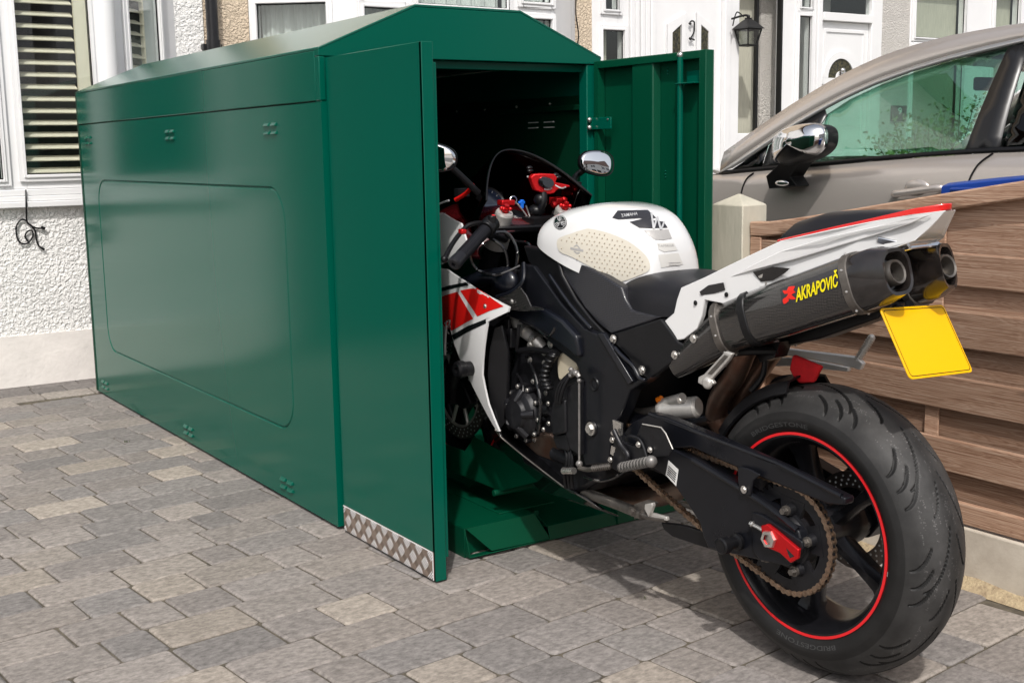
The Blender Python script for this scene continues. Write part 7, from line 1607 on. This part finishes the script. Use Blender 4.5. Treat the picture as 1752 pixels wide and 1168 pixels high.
m_ = MB(); c = V(XC+1.30, 3.50, 1.02); ax2 = V(0, -0.9, 0.45).normalized(); x_ = V(1, 0, 0); y_ = ax2.cross(x_); m_.tube([c+(x_*math.cos(t)+y_*math.sin(t))*0.18 for t in np.linspace(0, 2*PI, 25)], 0.016, 8, False); m_.tube([c-x_*0.17, c-ax2*0.02, c+x_*0.17], 0.02, 8); m_.tube([c, c-ax2*0.2], 0.03, 8); obj('steering_wheel', m_, 'black', car)
m_ = MB(); m_.box((XC+0.82, 3.40, 1.38), (XC+1.02, 3.43, 1.44)); obj('rear_view_mirror', m_, 'black', car, bevel=0.01)
for wc, side in ((WA, 0), (WB, 0), (WA, 1), (WB, 1)):
    x0_ = XC+0.03 if not side else XI-0.24; c = V(x0_, wc, 0.32)
    m_ = MB(); m_.lathe([(0.21, 0), (0.30, 0), (0.32, 0.03), (0.32, 0.18), (0.30, 0.21), (0.21, 0.21)], c, (1, 0, 0), 40); wl = obj('wheel', m_, 'black', car)
    m_ = MB(); xo = c+V(0.02 if not side else 0.19, 0, 0); m_.cyl(xo, xo+V(0.02, 0, 0), 0.05, n=20)
    for k in range(7): a = 2*PI*k/7; m_.tube([xo+V(0.01, 0, 0), xo+V(0.01, 0.205*math.cos(a), 0.205*math.sin(a))], 0.018, 8, False)
    m_.lathe([(0.195, 0), (0.215, 0), (0.215, 0.02), (0.195, 0.02)], xo, (1, 0, 0), 40); obj('rim', m_, 'alu', wl)
m_ = MB(); m_.box((XC+0.2, 5.19, 0.55), (XC+0.5, 5.31, 0.68)); m_.box((XI-0.5, 5.19, 0.55), (XI-0.2, 5.31, 0.68)); obj('headlight', m_, 'chrome', car, bevel=0.02)
# ---------------------------------------------------------------- blue bin behind the fence
bx = 3.05
e0, e1 = PX(1616, 322, bx), PX(1752, 296, bx)
bn = thing('wheelie_bin', 'blue wheelie bin with its lid just showing over the fence top', 'bin', (bx+0.25, e0.y-0.30, 0))
zt = e0.z-0.008; y1_ = e0.y; y0_ = y1_-0.62
m_ = MB(); m_.loft([[V(bx+0.07, y0_+0.08, 0.06), V(bx+0.45, y0_+0.08, 0.06), V(bx+0.45, y1_-0.08, 0.06), V(bx+0.07, y1_-0.08, 0.06)], [V(bx+0.02, y0_+0.02, zt-0.02), V(bx+0.50, y0_+0.02, zt-0.02), V(bx+0.50, y1_-0.03, zt-0.02), V(bx+0.02, y1_-0.03, zt-0.02)]]); obj('bin_body', m_, 'blue_bin', bn, bevel=0.02)
m_ = MB(); rings = []
for f in np.linspace(0, 1, 9):
    y = y1_+0.01-(y1_-y0_+0.02)*f; z = zt+0.022+0.035*math.sin(min(f*1.3, 1)*PI/2); rings.append([V(bx-0.005, y, zt-0.015), V(bx-0.002, y, z-0.008), V(bx+0.03, y, z), V(bx+0.49, y, z), V(bx+0.522, y, z-0.008), V(bx+0.525, y, zt-0.015)])
m_.loft(rings); m_.tube([V(bx-0.012, y1_-0.03, zt+0.004), V(bx-0.012, y0_+0.05, zt+0.02)], 0.007, 8); obj('bin_lid', m_, 'blue_bin', bn, bevel=0.004)
m_ = MB()
for x in (bx+0.03, bx+0.44): m_.cyl((x, y0_+0.06, 0.1), (x+0.05, y0_+0.06, 0.1), 0.1, n=24)
obj('bin_wheel', m_, 'black', bn)
# ---------------------------------------------------------------- shrub in the neighbour's front garden
rs = random.Random(5)
sb = thing('shrub', 'small leafy green shrub before the pebbledashed wall beyond the car', 'shrub', (8.25, 6.1, 0))
stems = MB(); lv = MB()
q = PY(1655, 205, 6.1); q2 = PY(1545, 262, 6.1)
for i in range(46):
    top_ = V(q2.x-0.25+rs.random()*(q.x-q2.x+0.75), 6.1+(rs.random()-.5)*0.5, 0)
    f = (top_.x-q2.x+0.25)/(q.x-q2.x+0.75); top_.z = 0.55+rs.random()*(0.55+0.42*min(f*1.5, 1))+0.12*math.sin(f*9); base = V(8.0+(rs.random()-.5)*0.4, 6.1, 0.0); mid = base.lerp(top_, 0.6)+V(0, 0, 0.12)
    if True: stems.tube([base, mid, top_], (0.007, 0.002), 5)
    for k in range(90):
        t = 0.35+0.7*rs.random(); c = mid.lerp(top_, t) if t > .5 else base.lerp(mid, t+.3); c = c+V((rs.random()-.5)*.2, (rs.random()-.5)*.2, (rs.random()-.5)*.16)
        d = V(rs.random()-.5, rs.random()-.5, rs.random()*.8-.2).normalized()*0.040*(0.6+rs.random()*.6); w_ = d.cross(V(rs.random()-.5, rs.random()-.5, rs.random())).normalized()*0.013; lv.add([c, c+d*.5+w_, c+d, c+d*.5-w_], [(0, 1, 2, 3)])
obj('stem', stems, 'bark', sb); obj('foliage', lv, 'leaf', sb, recalc=False, smooth=False)
